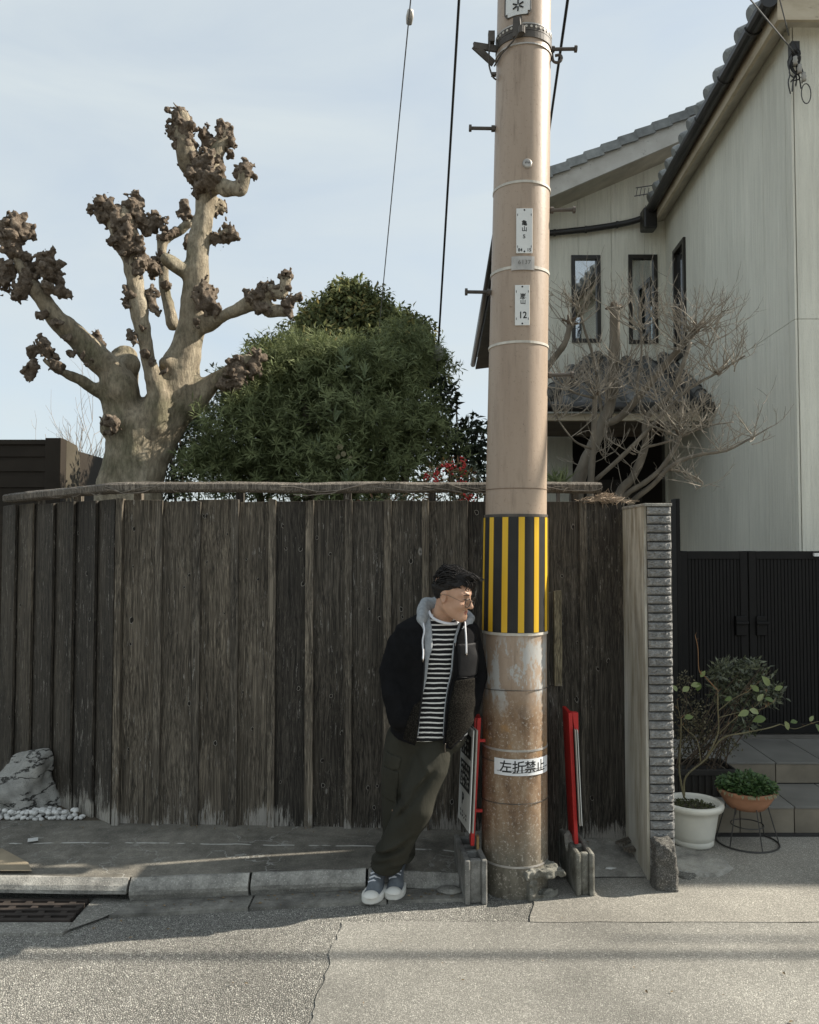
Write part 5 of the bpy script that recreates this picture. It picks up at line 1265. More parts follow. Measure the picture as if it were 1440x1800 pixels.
tree = thing('plane_tree', 'hard pruned bare plane tree with gnarled knuckles on thick limbs behind the fence', 'tree', (-2.2, TY, 0))
limbs = [
 ([(545, 2300, 0), (545, 1950, 0), (545, 1700, 0), (575, 1560, 0), (590, 1460, 0)], [150, 138, 126, 124, 122]),
 ([(560, 1490, 0), (515, 1370, -.05), (500, 1270, -.1)], [88, 80, 72]),
 ([(500, 1290, -.1), (470, 1200, -.12), (330, 1075, -.2), (235, 985, -.28), (160, 870, -.35), (95, 785, -.4), (55, 700, -.42)], [68, 58, 48, 45, 40, 26, 18]),
 ([(440, 1300, -.1), (330, 1240, -.25), (225, 1190, -.38), (190, 1160, -.4)], [25, 20, 17, 17]),
 ([(505, 1260, .1), (515, 1190, .15), (525, 1150, .18)], [70, 56, 42]),
 ([(650, 1430, -.08), (668, 1310, -.15), (628, 1150, -.2), (603, 1000, -.22), (577, 850, -.25), (562, 740, -.25), (530, 650, -.25), (505, 580, -.25)], [75, 48, 37, 33, 32, 38, 54, 58]),
 ([(630, 1500, .05), (715, 1340, .05), (775, 1150, .05), (812, 980, .05), (818, 870, .05), (838, 740, .05), (860, 560, .05), (868, 440, .05), (868, 350, .05)], [105, 92, 80, 70, 58, 41, 38, 42, 48]),
 ([(735, 1010, .3), (698, 870, .35), (680, 740, .38), (682, 650, .4), (740, 625, .42), (800, 580, .45)], [30, 28, 30, 34, 24, 19]),
 ([(800, 800, .05), (745, 770, -.05), (700, 735, -.1)], [32, 26, 20]),
 ([(860, 1010, .0), (920, 980, -.1), (1000, 950, -.2), (1080, 905, -.25), (1140, 865, -.28), (1190, 880, -.3), (1210, 815, -.3)], [50, 30, 26, 26, 21, 16, 18]),
 ([(1085, 915, -.25), (1140, 950, -.25), (1200, 950, -.25)], [20, 17, 14]),
 ([(720, 1400, .1), (800, 1340, .1), (880, 1265, .1), (985, 1195, .1), (1040, 1160, .1)], [78, 58, 43, 34, 26]),
 ([(870, 400, .05), (800, 320, .0), (772, 220, -.02), (770, 140, -.02)], [46, 37, 28, 24]),
 ([(860, 400, .05), (895, 310, .08), (935, 240, .1), (950, 190, .1)], [44, 36, 32, 24]),
 ([(900, 425, .0), (960, 435, -.08), (1015, 440, -.12), (1030, 380, -.14)], [26, 19, 16, 15]),
 ([(850, 640, .1), (900, 650, .1), (960, 630, .1)], [22, 20, 20]),
 ([(862, 520, .1), (920, 510, .15)], [26, 26]),
]
lo = np.array(T(-60, 2310)) + [-0.1, -.85, 0]; hi = np.array(T(1290, 90)) + [.1, .75, .1]; lo[2] = 0.2
sd = SDF(lo, hi, 0.022)
for pts, rr in limbs: sd.chain([T(*p) for p in pts], [r * ZP for r in rr], 0.045)
def TR(zx, zy, dy, r, k=.05): sd.ell(T(zx, zy, dy), (r * ZP, r * ZP, r * ZP), k)
for a in ((872, 885, -.06, 40), (700, 1170, -.1, 34), (470, 1440, -.12, 50), (545, 1180, .05, 34)): TR(*a)
sd.noise(2.2, .03, 21, (1, 1, .7)); sd.noise(6, .022, 22, (1, 1, .5)); sd.noise(17, .010, 23)
sd.mesh('trunk', m_bark, tree, origin=(-2.2, TY, 0))
# knuckles: swollen scabby clubs where the shoots are cut each year
clubs = [
 ([(60, 700, -.42), (45, 640, -.42), (70, 600, -.42)], 44, 13), ([(95, 640, -.4), (125, 615, -.38)], 26, 8), ([(20, 590, -.44), (-5, 640, -.44)], 34, 9), ([(40, 760, -.42), (10, 800, -.44), (20, 830, -.42)], 34, 10),
 ([(120, 800, -.4), (90, 860, -.42), (75, 880, -.4)], 36, 10), ([(200, 780, -.38), (215, 760, -.36), (190, 740, -.36)], 44, 12), ([(235, 800, -.33), (270, 880, -.33), (200, 850, -.44)], 26, 8), ([(140, 780, -.35), (100, 740, -.36)], 24, 6),
 ([(200, 1130, -.4), (180, 1100, -.4)], 30, 10), ([(220, 1160, -.4), (235, 1185, -.4)], 24, 7), ([(150, 1190, -.4), (125, 1215, -.4)], 24, 8), ([(140, 1120, -.42), (125, 1130, -.42)], 18, 5),
 ([(400, 1070, .1), (425, 1085, .1)], 26, 7),
 ([(430, 520, -.28), (450, 560, -.27)], 42, 12), ([(495, 545, -.3), (510, 590, -.32)], 46, 12), ([(570, 530, -.26), (595, 580, -.26), (560, 500, -.26)], 40, 14), ([(520, 640, -.36), (545, 680, -.36)], 44, 9),
 ([(600, 720, -.33), (590, 765, -.34)], 34, 10), ([(640, 905, -.2), (650, 940, -.22), (635, 880, -.2)], 26, 9), ([(660, 740, .1), (655, 785, .1), (640, 760, -.2)], 24, 8), ([(530, 920, -.24), (560, 890, -.3)], 18, 5), ([(570, 1070, -.3), (555, 1055, -.24)], 18, 5),
 ([(640, 600, .4), (655, 565, .4), (690, 600, .38)], 30, 10), ([(775, 545, .45), (775, 500, .45), (800, 560, .45)], 26, 8), ([(745, 610, .4), (690, 640, .3)], 22, 6), ([(690, 715, .1), (680, 735, .0)], 20, 5),
 ([(770, 160, -.02), (775, 210, -.02), (760, 130, -.02), (785, 260, -.02), (780, 180, -.06)], 44, 18), ([(860, 430, .0), (845, 380, .0), (885, 390, .03), (815, 320, .0)], 50, 16), ([(890, 320, .08), (905, 280, .08)], 36, 8), ([(745, 215, -.02), (718, 190, -.02)], 22, 7), ([(815, 250, .0), (820, 275, 0)], 18, 5), ([(870, 230, .05), (860, 200, .05), (875, 260, .05)], 30, 9),
 ([(935, 225, .1), (950, 190, .1), (960, 240, .1)], 36, 13), ([(985, 270, .1), (975, 290, .1)], 22, 6), ([(870, 330, -.05), (830, 380, -.06), (890, 400, -.1)], 50, 10), ([(930, 350, .08), (925, 385, .0)], 30, 8),
 ([(1030, 370, -.14), (1045, 345, -.14), (1010, 380, -.14)], 30, 10), ([(1020, 430, -.12)], 22, 5), ([(925, 500, .15), (935, 520, .15), (915, 535, .12)], 24, 7),
 ([(960, 600, .1), (985, 640, .1), (950, 650, .1)], 28, 10), ([(905, 650, .05)], 24, 5), ([(870, 895, -.14), (885, 930, -.12), (868, 870, -.12)], 44, 10), ([(480, 1440, -.3), (455, 1420, -.28)], 28, 8),
 ([(1080, 895, -.27), (1120, 870, -.28)], 34, 10), ([(1150, 870, -.28), (1180, 865, -.3)], 28, 8), ([(1205, 820, -.3), (1215, 800, -.3), (1205, 850, -.3)], 24, 9), ([(1215, 905, -.3), (1240, 900, -.3), (1200, 920, -.3)], 24, 9), ([(1215, 960, -.28), (1225, 980, -.28)], 18, 6), ([(1110, 950, -.27), (1060, 900, -.27)], 28, 7),
 ([(990, 1215, .05), (1000, 1170, .05), (1010, 1235, .05)], 34, 10), ([(1070, 1165, .1), (1090, 1150, .1), (1075, 1200, .1)], 34, 12), ([(950, 1270, .05), (985, 1250, .05)], 30, 7), ([(800, 660, .2)], 22, 5),
]
clubs += [([p], 15, 3) for p in [(600, 1030, -.3), (560, 1060, -.25), (610, 1130, -.3), (640, 1170, -.3), (300, 1140, -.35), (280, 1065, -.35), (240, 1005, -.4), (350, 1150, -.35), (180, 965, -.4), (365, 1170, -.33), (540, 930, -.3), (535, 870, -.3), (590, 790, -.35), (690, 1210, -.3), (310, 1120, -.35), (700, 850, .3), (830, 1000, -.2)]]
for i, (pts, R0, nn) in enumerate(clubs):
    W_ = [Vector(T(*p)) for p in pts]; R1 = R0 * ZP * 1.08; rr_ = random.Random(500 + i)
    l_ = np.min([tuple(p) for p in W_], 0) - R1 * 2.0; h_ = np.max([tuple(p) for p in W_], 0) + R1 * 2.0
    sd = SDF(l_, h_, 0.0105)
    if len(W_) == 1: sd.ell(W_[0], (R1 * .8,) * 3, .0)
    else: sd.chain(W_, [R1 * .72] * len(W_), 0.02)
    for k in range(nn * 4 + 14):
        c_ = rr_.choice(W_) + Vector((rr_.gauss(0, 1), rr_.gauss(0, 1), rr_.gauss(0.25, 1))).normalized() * R1 * rr_.uniform(.6, 1.12)
        q = R1 * rr_.uniform(.10, .27); sd.ell(c_, (q, q, q * rr_.uniform(.8, 1.7)), .006)
    sd.noise(18, .020, i); sd.noise(44, .018, i + 9); sd.noise(90, .008, i + 5)
    sd.mesh('knuckle', m_knuckle, tree)

# ================================================================== ROCK AND PEBBLES
t = NT('granite_rock', 0.9, 0.25); vf = t.vec(rand=False); v = t.vec((1, 1, 1), False, rot=(0.3, 0.6, 0.2))
c = t.ramp(t.noise(6, 6, vf, 0.65), [(0.3, (0.19, 0.185, 0.168)), (0.55, (0.36, 0.352, 0.322)), (0.8, (0.47, 0.462, 0.43))])
c = t.mix(t.rng(t.voro(120, vf), 0.25, 0.1), c, (0.10, 0.098, 0.09))
cr_ = t.noise(3.5, 6, t.vec((1, 1, 3.0), False, rot=(0, 0.75, 0)), 0.6); ck = t.rng(t.math('ABSOLUTE', t.math('SUBTRACT', cr_, 0.52)), 0.02, 0.006)
c = t.mix(ck, c, (0.05, 0.048, 0.043)); m_rock = t.done(c, t.bump(t.noise(60, 5, vf, .7), .6, .008, t.bump(t.math('MULTIPLY', ck, -1.0), .8, .01)))
sd = SDF((-2.85, 4.05, 0.0), (-1.78, 4.80, 0.62), 0.011); X_, Y_, Z_ = sd.grid()
top = P(56, 1333, 4.46); f = None
for pt_, nn_ in (((top.x, 4.46, top.z), (-.50, -.25, .83)), ((top.x + .01, 4.46, top.z), (.93, -.25, .30)), ((top.x - .1, 4.40, top.z - .06), (-.12, -.90, .42)), ((top.x, 4.60, .3), (.1, 1, .1)), ((top.x, 4.46, top.z - .012), (.12, -.1, 1)), ((top.x + .045, 4.42, top.z - .14), (.70, -.68, .25)), ((top.x - .02, 4.36, top.z - .20), (-.25, -.75, .62))):
    nn_ = np.array(nn_) / np.linalg.norm(nn_); d_ = (X_ - pt_[0]) * nn_[0] + (Y_ - pt_[1]) * nn_[1] + (Z_ - pt_[2]) * nn_[2]
    if f is None: f = d_
    else: h_ = np.maximum(.03 - np.abs(f - d_), 0) / .03; f = np.maximum(f, d_) + h_ * h_ * .0075
sd.a = np.maximum(np.broadcast_to(f, tuple(sd.n)), .06 - Z_).astype(np.float32); sd.noise(5, .045, 31, (1, 1, 1.6)); sd.noise(13, .026, 32); sd.noise(38, .009, 33)
rk_ = sd.mesh('garden_rock', m_rock); tag(rk_, 'rough grey granite rock on white pebbles by the angled end of the fence', 'rock')
m_peb = M('white_pebble_stone', (0.58, 0.575, 0.55), 0.6, 0.12, 20, 0.1, 60, rv=0.18)
pbd = thing('pebble_bed', 'white rounded pebbles heaped at the foot of the grey rock by the fence', 'pebbles', (-2.0, 4.35, .11))
pebs = []
for k in range(5): g = MB(); g.blob((0, 0, 0), 1, 2, .12, 40 + k, (1.25, 1, .75)); me = bpy.data.meshes.new('pebble'); me.from_pydata(g.v, [], g.f); me.polygons.foreach_set('use_smooth', [True] * len(me.polygons)); me.update(); pebs.append(me)
n_ = 0; tries = 0; ptsP = []
while n_ < 230 and tries < 9000:
    tries += 1; x = R.uniform(-2.6, -1.69); y = R.uniform(4.305, 4.52)
    ff = lerp(A0.y, A1.y, (A0.x - x) / (A0.x - A1.x)) - .03
    if y > min(ff, 4.31 + (-1.66 - x) * .55): continue
    r0 = R.uniform(.011, .018)
    if any((x - a) ** 2 + (y - b) ** 2 < ((r0 + q) * .85) ** 2 for a, b, q in ptsP): continue
    ptsP.append((x, y, r0)); place('pebble', R.choice(pebs), m_peb, (x, y, .132 + R.uniform(-.004, .008)), pbd, rot=(R.uniform(-.4, .4), R.uniform(-.4, .4), R.uniform(0, 6)), scale=(r0,) * 3); n_ += 1
for k in range(60):
    x = R.uniform(-2.45, -1.75); y = R.uniform(4.31, 4.38); place('pebble', R.choice(pebs), m_peb, (x, y, .156), pbd, rot=(R.uniform(-.4, .4), R.uniform(-.4, .4), R.uniform(0, 6)), scale=(R.uniform(.011, .016),) * 3)
g = MB(); g.add([(-3.2, 4.29, .118), (-1.62, 4.285, .124), (-1.55, 4.30, .125), (-2.5, 5.05, .125), (-3.2, 5.6, .125)], [(0, 1, 2, 3, 4)]); struct('pebble_soil', g, m_soil)

# ================================================================== EVERGREENS
m_pod = leaf_mat('podocarpus_leaf', [(0, (0.08, 0.097, 0.045)), (0.5, (0.155, 0.185, 0.083)), (1, (0.265, 0.30, 0.145))], 0.6, 0.32, 0.15)
m_cam = leaf_mat('camphor_leaf', [(0, (0.075, 0.09, 0.04)), (0.5, (0.145, 0.168, 0.07)), (0.85, (0.225, 0.23, 0.09)), (1, (0.29, 0.23, 0.09))], 0.6, 0.35, 0.15)
m_dk = leaf_mat('dark_glossy_leaf', [(0, (0.014, 0.020, 0.012)), (1, (0.04, 0.055, 0.028))], 0.4, 0.2)
m_twig = M('grey_twig_bark', (0.15, 0.125, 0.1), 0.9, 0.3, 20, 0.2, rv=.1)
def lobes_sample(lobes, n, shell=(0.55, 1.02), up=-0.35):
    """points near the surface of a union of lobes, mostly on the outside"""
    w = np.array([l[1][0] * l[1][2] for l in lobes]); w /= w.sum(); idx = NR.choice(len(lobes), n, p=w)
    C_ = np.array([tuple(l[0]) for l in lobes])[idx]; Q_ = np.array([l[1] for l in lobes])[idx]
    d = rdirs(n); d[:, 2] = np.where(d[:, 2] < up, -d[:, 2], d[:, 2]); s = NR.uniform(shell[0] ** 2, shell[1] ** 2, n) ** .5
    lump = 1 + .16 * np.sin(d[:, 0] * 7 + idx) * np.sin(d[:, 2] * 6 + idx * 2) + .08 * np.sin(d[:, 0] * 17 + idx * 3) * np.cos(d[:, 2] * 15)
    return C_ + d * Q_ * (s * lump)[:, None], d
def shoots(name, lobes, n, per, L, Wd, mat, parent, spread=0.8, sl=.09, upw=.35, **k):
    p, d = lobes_sample(lobes, n, **k); d = d + rdirs(n) * .6; d[:, 2] += upw; d /= np.linalg.norm(d, axis=1)[:, None]
    pos = []; dr = []; nm = []; ti = []; tn = NR.rand(n)
    for j in range(per):
        f = j / per; rdm = rdirs(n); side = rdm - d * (rdm * d).sum(1)[:, None]; side /= np.linalg.norm(side, axis=1)[:, None] + 1e-9
        pos.append(p + d * sl * f); dd = d * (1 - spread * (1 - f * .5)) + side * spread; dr.append(dd); nm.append(d + rdirs(n) * .3); ti.append(np.clip(tn * .6 + NR.rand(n) * .4, 0, 1))
    return leaf_mesh(name, np.concatenate(pos), np.concatenate(dr), np.concatenate(nm), L * NR.uniform(.7, 1.15, n * per), Wd, .12, .12, np.concatenate(ti), mat, parent)
def tufted(lobes, per, lo, hi, seed):
    r = random.Random(seed); out = list(lobes)
    for c_, q in lobes:
        for k in range(per):
            d = Vector((r.gauss(0, 1), r.gauss(-.4, .8), r.gauss(.35, 1))).normalized(); s = r.uniform(lo, hi)
            out.append((c_ + Vector((d.x * q[0], d.y * q[1], d.z * q[2])) * r.uniform(.70, .96), (s, s * .8, s * r.uniform(.8, 1.3))))
    return out
def lobe(px, py, Y, rpx, rpz, ry): return (P(px, py, Y), (rpx / F * Y, ry, rpz / F * Y))
ev = thing('podocarpus_tree', 'dense dark green narrow leaved evergreen behind the middle of the fence', 'tree', (-.9, 6.9, 0))
L1 = [lobe(560, 790, 7.0, 165, 105, .7), lobe(430, 800, 6.9, 100, 95, .55), lobe(675, 790, 7.0, 92, 105, .6), lobe(520, 700, 7.1, 75, 50, .4), lobe(635, 700, 7.2, 95, 55, .5), lobe(722, 650, 7.3, 34, 60, .3), lobe(400, 850, 6.8, 72, 60, .4), lobe(590, 850, 6.7, 150, 55, .4), lobe(440, 715, 7.0, 62, 52, .4), lobe(732, 790, 7.0, 46, 80, .35), lobe(570, 668, 7.1, 38, 34, .3), lobe(690, 672, 7.1, 40, 36, .3), lobe(480, 668, 7.1, 40, 32, .3)]
L1 += [lobe(600, 672, 7.3, 45, 36, .3), lobe(530, 668, 7.3, 40, 32, .3), lobe(655, 660, 7.4, 36, 32, .3)]
L1 = tufted(L1, 8, .09, .24, 5)
shoots('leaf_shoots', L1, 6200, 12, .082, .0095, m_pod, ev, .75, .10, shell=(.35, 1.2))
g = MB()
for k in range(7):
    b = P(560 + 20 * k, 900, 7.0); b.z = 0.1; tp = P(430 + 50 * k, 640 + 25 * abs(k - 3), 7.0); g.tube(smoothpath([b, lerp(b, tp, .5) + Vector((R.uniform(-.1, .1), .1, 0)), tp], 4), [.05] * 4 + [.035] * 4 + [.012], 7)
g.build('trunk', m_twig, ev)
p_, d_ = lobes_sample([lobe(575, 790, 7.15, 140, 90, .5), lobe(440, 810, 7.1, 80, 75, .4), lobe(690, 790, 7.15, 85, 90, .45), lobe(600, 700, 7.4, 90, 45, .35)], 9000, (.0, 1.0), -2)
leaf_mesh('inner_leaves', p_, rdirs(9000), rdirs(9000), .09, .022, .1, .1, None, m_pod, ev)
# pale fresh shoots
pf = [P(730 + 330 * 0, 0, 7)]
pos = []; dr = []; nm = []
for px, py, Y in ((608, 655, 6.55), (604, 640, 6.55), (640, 672, 6.5), (588, 745, 6.4), (560, 800, 6.4), (606, 862, 6.3), (615, 850, 6.3)):
    b = P(px, py, Y)
    for j in range(12): pos.append(b + Vector((0, 0, .008 * j))); dr.append(Vector((R.gauss(0, .6), R.gauss(0, .4), R.uniform(.3, 1.2))).normalized()); nm.append(Vector((0, -1, .2)))
leaf_mesh('fresh_shoots', pos, dr, nm, .10, .012, .1, .15, None, leaf_mat('fresh_leaf', [(0, (0.11, 0.15, 0.07)), (1, (0.17, 0.21, 0.10))], .4, .3), ev)
g = MB(); b = P(598, 795, 6.35)
for px, py, s in ((598, 786, .05), (604, 798, .045), (594, 803, .04), (616, 806, .05)): g.disc(P(px, py, 6.35), (R.uniform(-.4, .4), -1, R.uniform(-.5, .5)), s * .5, 7)
tag(g.build('dry_leaves', M('dry_leaf', (0.30, 0.27, 0.17), .8, .2, 9, .1), ev), kind='stuff')
cm = thing('camphor_tree', 'yellowish small leaved evergreen rising behind the dark narrow leaved tree', 'tree', (-.8, 9.2, 0))
L2 = [lobe(612, 560, 9.2, 62, 72, .6), lobe(555, 590, 9.2, 50, 68, .5), lobe(670, 580, 9.2, 55, 70, .5), lobe(500, 620, 9.0, 52, 50, .5), lobe(615, 625, 8.6, 125, 72, .7), lobe(712, 610, 9.0, 38, 50, .3), lobe(455, 655, 9.0, 45, 45, .4), lobe(545, 640, 8.7, 60, 45, .4), lobe(690, 640, 8.7, 60, 45, .4), lobe(748, 622, 9.0, 20, 38, .25), lobe(615, 505, 9.2, 20, 22, .2), lobe(655, 528, 9.2, 22, 26, .25), lobe(575, 535, 9.2, 20, 24, .25), lobe(735, 575, 9.2, 14, 26, .2), lobe(690, 545, 9.2, 14, 26, .2), lobe(600, 720, 9.2, 160, 90, .6)]
L2 = [(c_ - Vector((0, 0, .21)), q) for c_, q in L2]
L2 = tufted(L2, 8, .10, .24, 6)
n_ = 38000; p_, d_ = lobes_sample(L2, n_, (.4, 1.16)); dd = d_ * .5 + rdirs(n_) * .7; dd[:, 2] -= .55
leaf_mesh('leaves', p_, dd, d_ + rdirs(n_) * .6, NR.uniform(.055, .085, n_), .030, .15, .2, None, m_cam, cm)
g = MB()
for l in L2[:13]:
    c_ = l[0]; b = Vector((-.85 + R.uniform(-.1, .1), 9.2, .2)); g.tube(smoothpath([b, lerp(b, c_, .6) + Vector((0, 0, .2)), c_ + Vector((0, 0, l[1][2] * .6))], 4), [.06] * 4 + [.03] * 4 + [.006], 6)
g.build('trunk', m_twig, cm)
# left loose shrub with sky showing through, and right dark shrub
def shrub(name, label, lobes, n, L, Wd, mat, base, ns=9, droop=.2):
    t_ = thing(name, label, 'shrub', base); p_, d_ = lobes_sample(lobes, n, (.25, 1.05), -1); dd = d_ * .6 + rdirs(n) * .8; dd[:, 2] -= droop
    leaf_mesh('leaves', p_, dd, rdirs(n), NR.uniform(.7, 1.2, n) * L, Wd, .15, .15, None, mat, t_)
    g = MB()
    for k in range(ns):
        l = lobes[k % len(lobes)]; e = Vector(l[0]) + Vector((R.uniform(-1, 1) * l[1][0], R.uniform(-1, 1) * l[1][1], R.uniform(0, 1) * l[1][2])); b = Vector(base) + Vector((R.uniform(-.15, .15), R.uniform(-.1, .1), 0))
        g.tube(smoothpath([b, lerp(b, e, .5) + Vector((R.uniform(-.08, .08), 0, .05)), e], 4), [.012] * 4 + [.008] * 4 + [.003], 5)
    g.build('stems', m_twig, t_); return t_
shrub('loose_shrub', 'loose small leaved dark shrub between the plane tree and the evergreen', [lobe(318, 800, 7.6, 42, 75, .3), lobe(350, 760, 7.6, 45, 60, .3), lobe(300, 860, 7.6, 40, 40, .3), lobe(400, 690, 7.8, 40, 50, .3)], 2300, .062, .026, m_dk, (-2.0, 7.6, 0.1))
shrub('dark_shrub', 'dark broad leaved shrub against the sky just left of the pole', [lobe(800, 790, 7.4, 36, 52, .25), lobe(835, 770, 7.4, 30, 40, .25), lobe(770, 720, 7.3, 22, 55, .2), lobe(830, 830, 7.4, 40, 40, .25), lobe(790, 700, 7.3, 14, 22, .15)], 1350, .085, .034, m_dk, (.55, 7.4, 0.1))
nd = thing('berry_bush', 'heavenly bamboo bush with red berries over the rail left of the pole', 'shrub', (.25, 4.9, .1))
m_red_leaf = leaf_mat('reddish_leaf', [(0, (0.14, 0.05, 0.04)), (0.5, (0.22, 0.15, 0.06)), (1, (0.20, 0.22, 0.08))], .45, .25)
m_berry = M('red_berry', (0.40, 0.035, 0.03), .4, .2, 5, 0, rv=.2)
LN = [lobe(790, 830, 4.9, 34, 24, .12), lobe(815, 850, 4.9, 30, 22, .12), lobe(762, 838, 4.9, 16, 18, .1), lobe(780, 872, 4.85, 70, 12, .08), lobe(690, 878, 4.85, 60, 7, .06)]
n_ = 420; p_, d_ = lobes_sample(LN, n_, (.2, 1.1), -1); leaf_mesh('leaves', p_, d_ + rdirs(n_), rdirs(n_), NR.uniform(.03, .05, n_), .012, .15, .2, None, m_red_leaf, nd)
p_, d_ = lobes_sample([lobe(800, 870, 4.87, 60, 14, .06), lobe(700, 880, 4.87, 80, 6, .06), lobe(830, 835, 4.9, 22, 18, .08)], 500, (.1, 1.1), -1); leaf_mesh('green_leaves', p_, d_ + rdirs(500), rdirs(500), .032, .010, .15, .2, None, leaf_mat('grey_green_leaf', [(0, (0.06, 0.08, 0.05)), (1, (0.20, 0.22, 0.15))], .5, .2), nd)
bm_ = MB(); bm_.blob((0, 0, 0), 1, 1, 0, 1); me_b = bpy.data.meshes.new('berry'); me_b.from_pydata(bm_.v, [], bm_.f); me_b.polygons.foreach_set('use_smooth', [True] * len(me_b.polygons))
for cx, cy, n_, sx, sy in ((768, 838, 26, 9, 12), (790, 822, 30, 14, 10), (815, 818, 26, 7, 16), (812, 850, 16, 10, 8), (822, 874, 26, 14, 7), (752, 836, 12, 5, 8)):
    for k in range(n_): place('berry', me_b, m_berry, P(cx + R.gauss(0, sx * .5), cy + R.gauss(0, sy * .5), 4.82 + R.uniform(-.05, .05)), nd, scale=(R.uniform(.006, .0085),) * 3)
g = MB()
for px, py in ((768, 826), (792, 812), (816, 804), (822, 866), (752, 828)): g.tube(smoothpath([(lerp(.25, P(px, py, 4.85).x, .4), 4.9, 1.3), P(px, py + 25, 4.88), P(px, py, 4.84)], 4), .0028, 5)
g.build('stems', m_twig, nd)
# cycad-like tuft right of the pole behind the rail
tf = thing('spiky_plant', 'spiky dark green tuft just right of the pole above the rail', 'plant', tuple(P(978, 880, 4.9)))
pos, dr, nm = [], [], []
b = P(981, 852, 4.9)
for k in range(70): a = R.uniform(-1.45, 1.45); pos.append(b + Vector((R.uniform(-.04, .04), R.uniform(-.03, .03), R.uniform(-.02, .02)))); dr.append(Vector((math.sin(a), R.uniform(-.4, .3), math.cos(a)))); nm.append(Vector((R.uniform(-.5, .5), -1, .2)))
leaf_mesh('spiky_leaves', pos, dr, nm, NR.uniform(.06, .14, 70), .009, .1, .2, None, m_pod, tf, None)
g = MB(); g.tube([(b.x, b.y, .1), b], .012, 6); g.build('stem', m_twig, tf)

# ================================================================== BARE TREES
m_bare = M('bare_pale_bark', (0.15, 0.132, 0.105), .9, .35, 14, .3, 70, .004, (1, 1, .5))
m_btwig = M('pale_twig', (0.25, 0.225, 0.185), .85, .3, 25, .1)
bt = thing('bare_tree', 'bare pruned garden tree with many upturned pale twigs right of the pole', 'tree', (1.7, 5.0, .1))
BY = 4.95
def stem(pxs, dys, r0, r1, name='branch', mat=m_bare):
    pts = smoothpath([P(x, y, BY + d) for (x, y), d in zip(pxs, dys)], 5); n = len(pts); rr_ = [lerp(r0, r1, i / (n - 1)) * .86 * R.uniform(.92, 1.08) for i in range(n)]
    g = MB(); g.tube(pts, rr_, 9); g.build(name, mat, bt, smooth=True); return pts
st = []
st.append(stem([(1010, 960), (1016, 852), (1044, 782), (1055, 754), (1072, 713), (1079, 647), (1081, 590), (1081, 540)], [.1] * 8, .050, .036, 'trunk'))
st.append(stem([(1036, 960), (1039, 848), (1044, 768), (1046, 690)], [0, 0, -.02, -.05], .026, .018))
st.append(stem([(1080, 940), (1089, 869), (1113, 838), (1134, 786), (1138, 734), (1180, 692), (1197, 650), (1214, 602)], [0, 0, -.05, -.1, -.1, -.15, -.2, -.2], .036, .012, 'trunk'))
st.append(stem([(1046, 845), (1096, 800), (1148, 747), (1183, 709), (1215, 680), (1262, 655), (1310, 625)], [0, -.1, -.15, -.2, -.2, -.2, -.25], .017, .006))
st.append(stem([(1055, 747), (1089, 734), (1134, 685), (1176, 633), (1204, 602), (1228, 577)], [.1, .05, .0, -.05, -.1, -.1], .030, .018))
st.append(stem([(1090, 930), (1096, 876), (1134, 848), (1162, 824), (1190, 782), (1197, 762)], [0, 0, -.1, -.15, -.2, -.2], .022, .012))
st.append(stem([(1096, 930), (1110, 885), (1148, 852), (1183, 817), (1228, 800), (1273, 793), (1305, 779), (1357, 749)], [0, 0, -.1, -.2, -.25, -.3, -.3, -.35], .024, .003))
st.append(stem([(935, 690), (966, 640), (992, 605), (1002, 572)], [.15, .15, .1, .1], .028, .020))
st.append(stem([(1060, 740), (1044, 633), (1027, 577), (1016, 530)], [.12, .12, .1, .1], .014, .006))
st.append(stem([(1046, 700), (1010, 690), (985, 672), (968, 640)], [-.05, -.1, -.1, -.1], .010, .003))
st.append(stem([(1044, 790), (1010, 775), (980, 735), (965, 700)], [0, -.1, -.1, -.1], .010, .003))
st.append(stem([(1134, 786), (1180, 775), (1240, 750), (1290, 742)], [-.1, -.15, -.2, -.2], .010, .003))
st.append(stem([(1138, 734), (1120, 690), (1128, 620), (1125, 560)], [-.1, -.1, -.1, -.1], .012, .005))
st.append(stem([(1162, 824), (1200, 830), (1235, 848), (1222, 862)], [-.15, -.2, -.25, -.25], .010, .003))
st.append(stem([(1197, 762), (1195, 720), (1200, 690)], [-.2, -.2, -.2], .008, .003))
tw = MB(); ntw = 0
def twig(b, d, L, r0, depth=0):
    global ntw
    pts = [Vector(b)]; d = Vector(d).normalized(); n = 4
    for k in range(n):
        d = (d + Vector((R.gauss(0, .16), R.gauss(0, .16), R.gauss(.13, .14)))).normalized(); pts.append(pts[-1] + d * L / n)
    tw.tube(pts, [lerp(r0, r0 * .45, i / n) for i in range(n + 1)], 4, cap=False); ntw += 1
    if depth < 2:
        for k in range(R.choice((1, 2, 2, 3))):
            i = R.randrange(1, n + 1); dd = (d + Vector((R.gauss(0, .75), R.gauss(0, .5), R.gauss(.25, .5)))).normalized(); twig(pts[i], dd, L * R.uniform(.35, .7), r0 * .62, depth + 1)
def spray(px, py, dy, n, L, fan=1.0, upw=.6):
    b = P(px, py, BY + dy)
    for k in range(n):
        a = R.uniform(-1.6, 1.6) * fan; twig(b + Vector((R.gauss(0, .015), R.gauss(0, .015), R.gauss(0, .015))), (math.sin(a), R.gauss(-.1, .45), math.cos(a) * upw + .1), L * R.uniform(.5, 1.1), .0038)
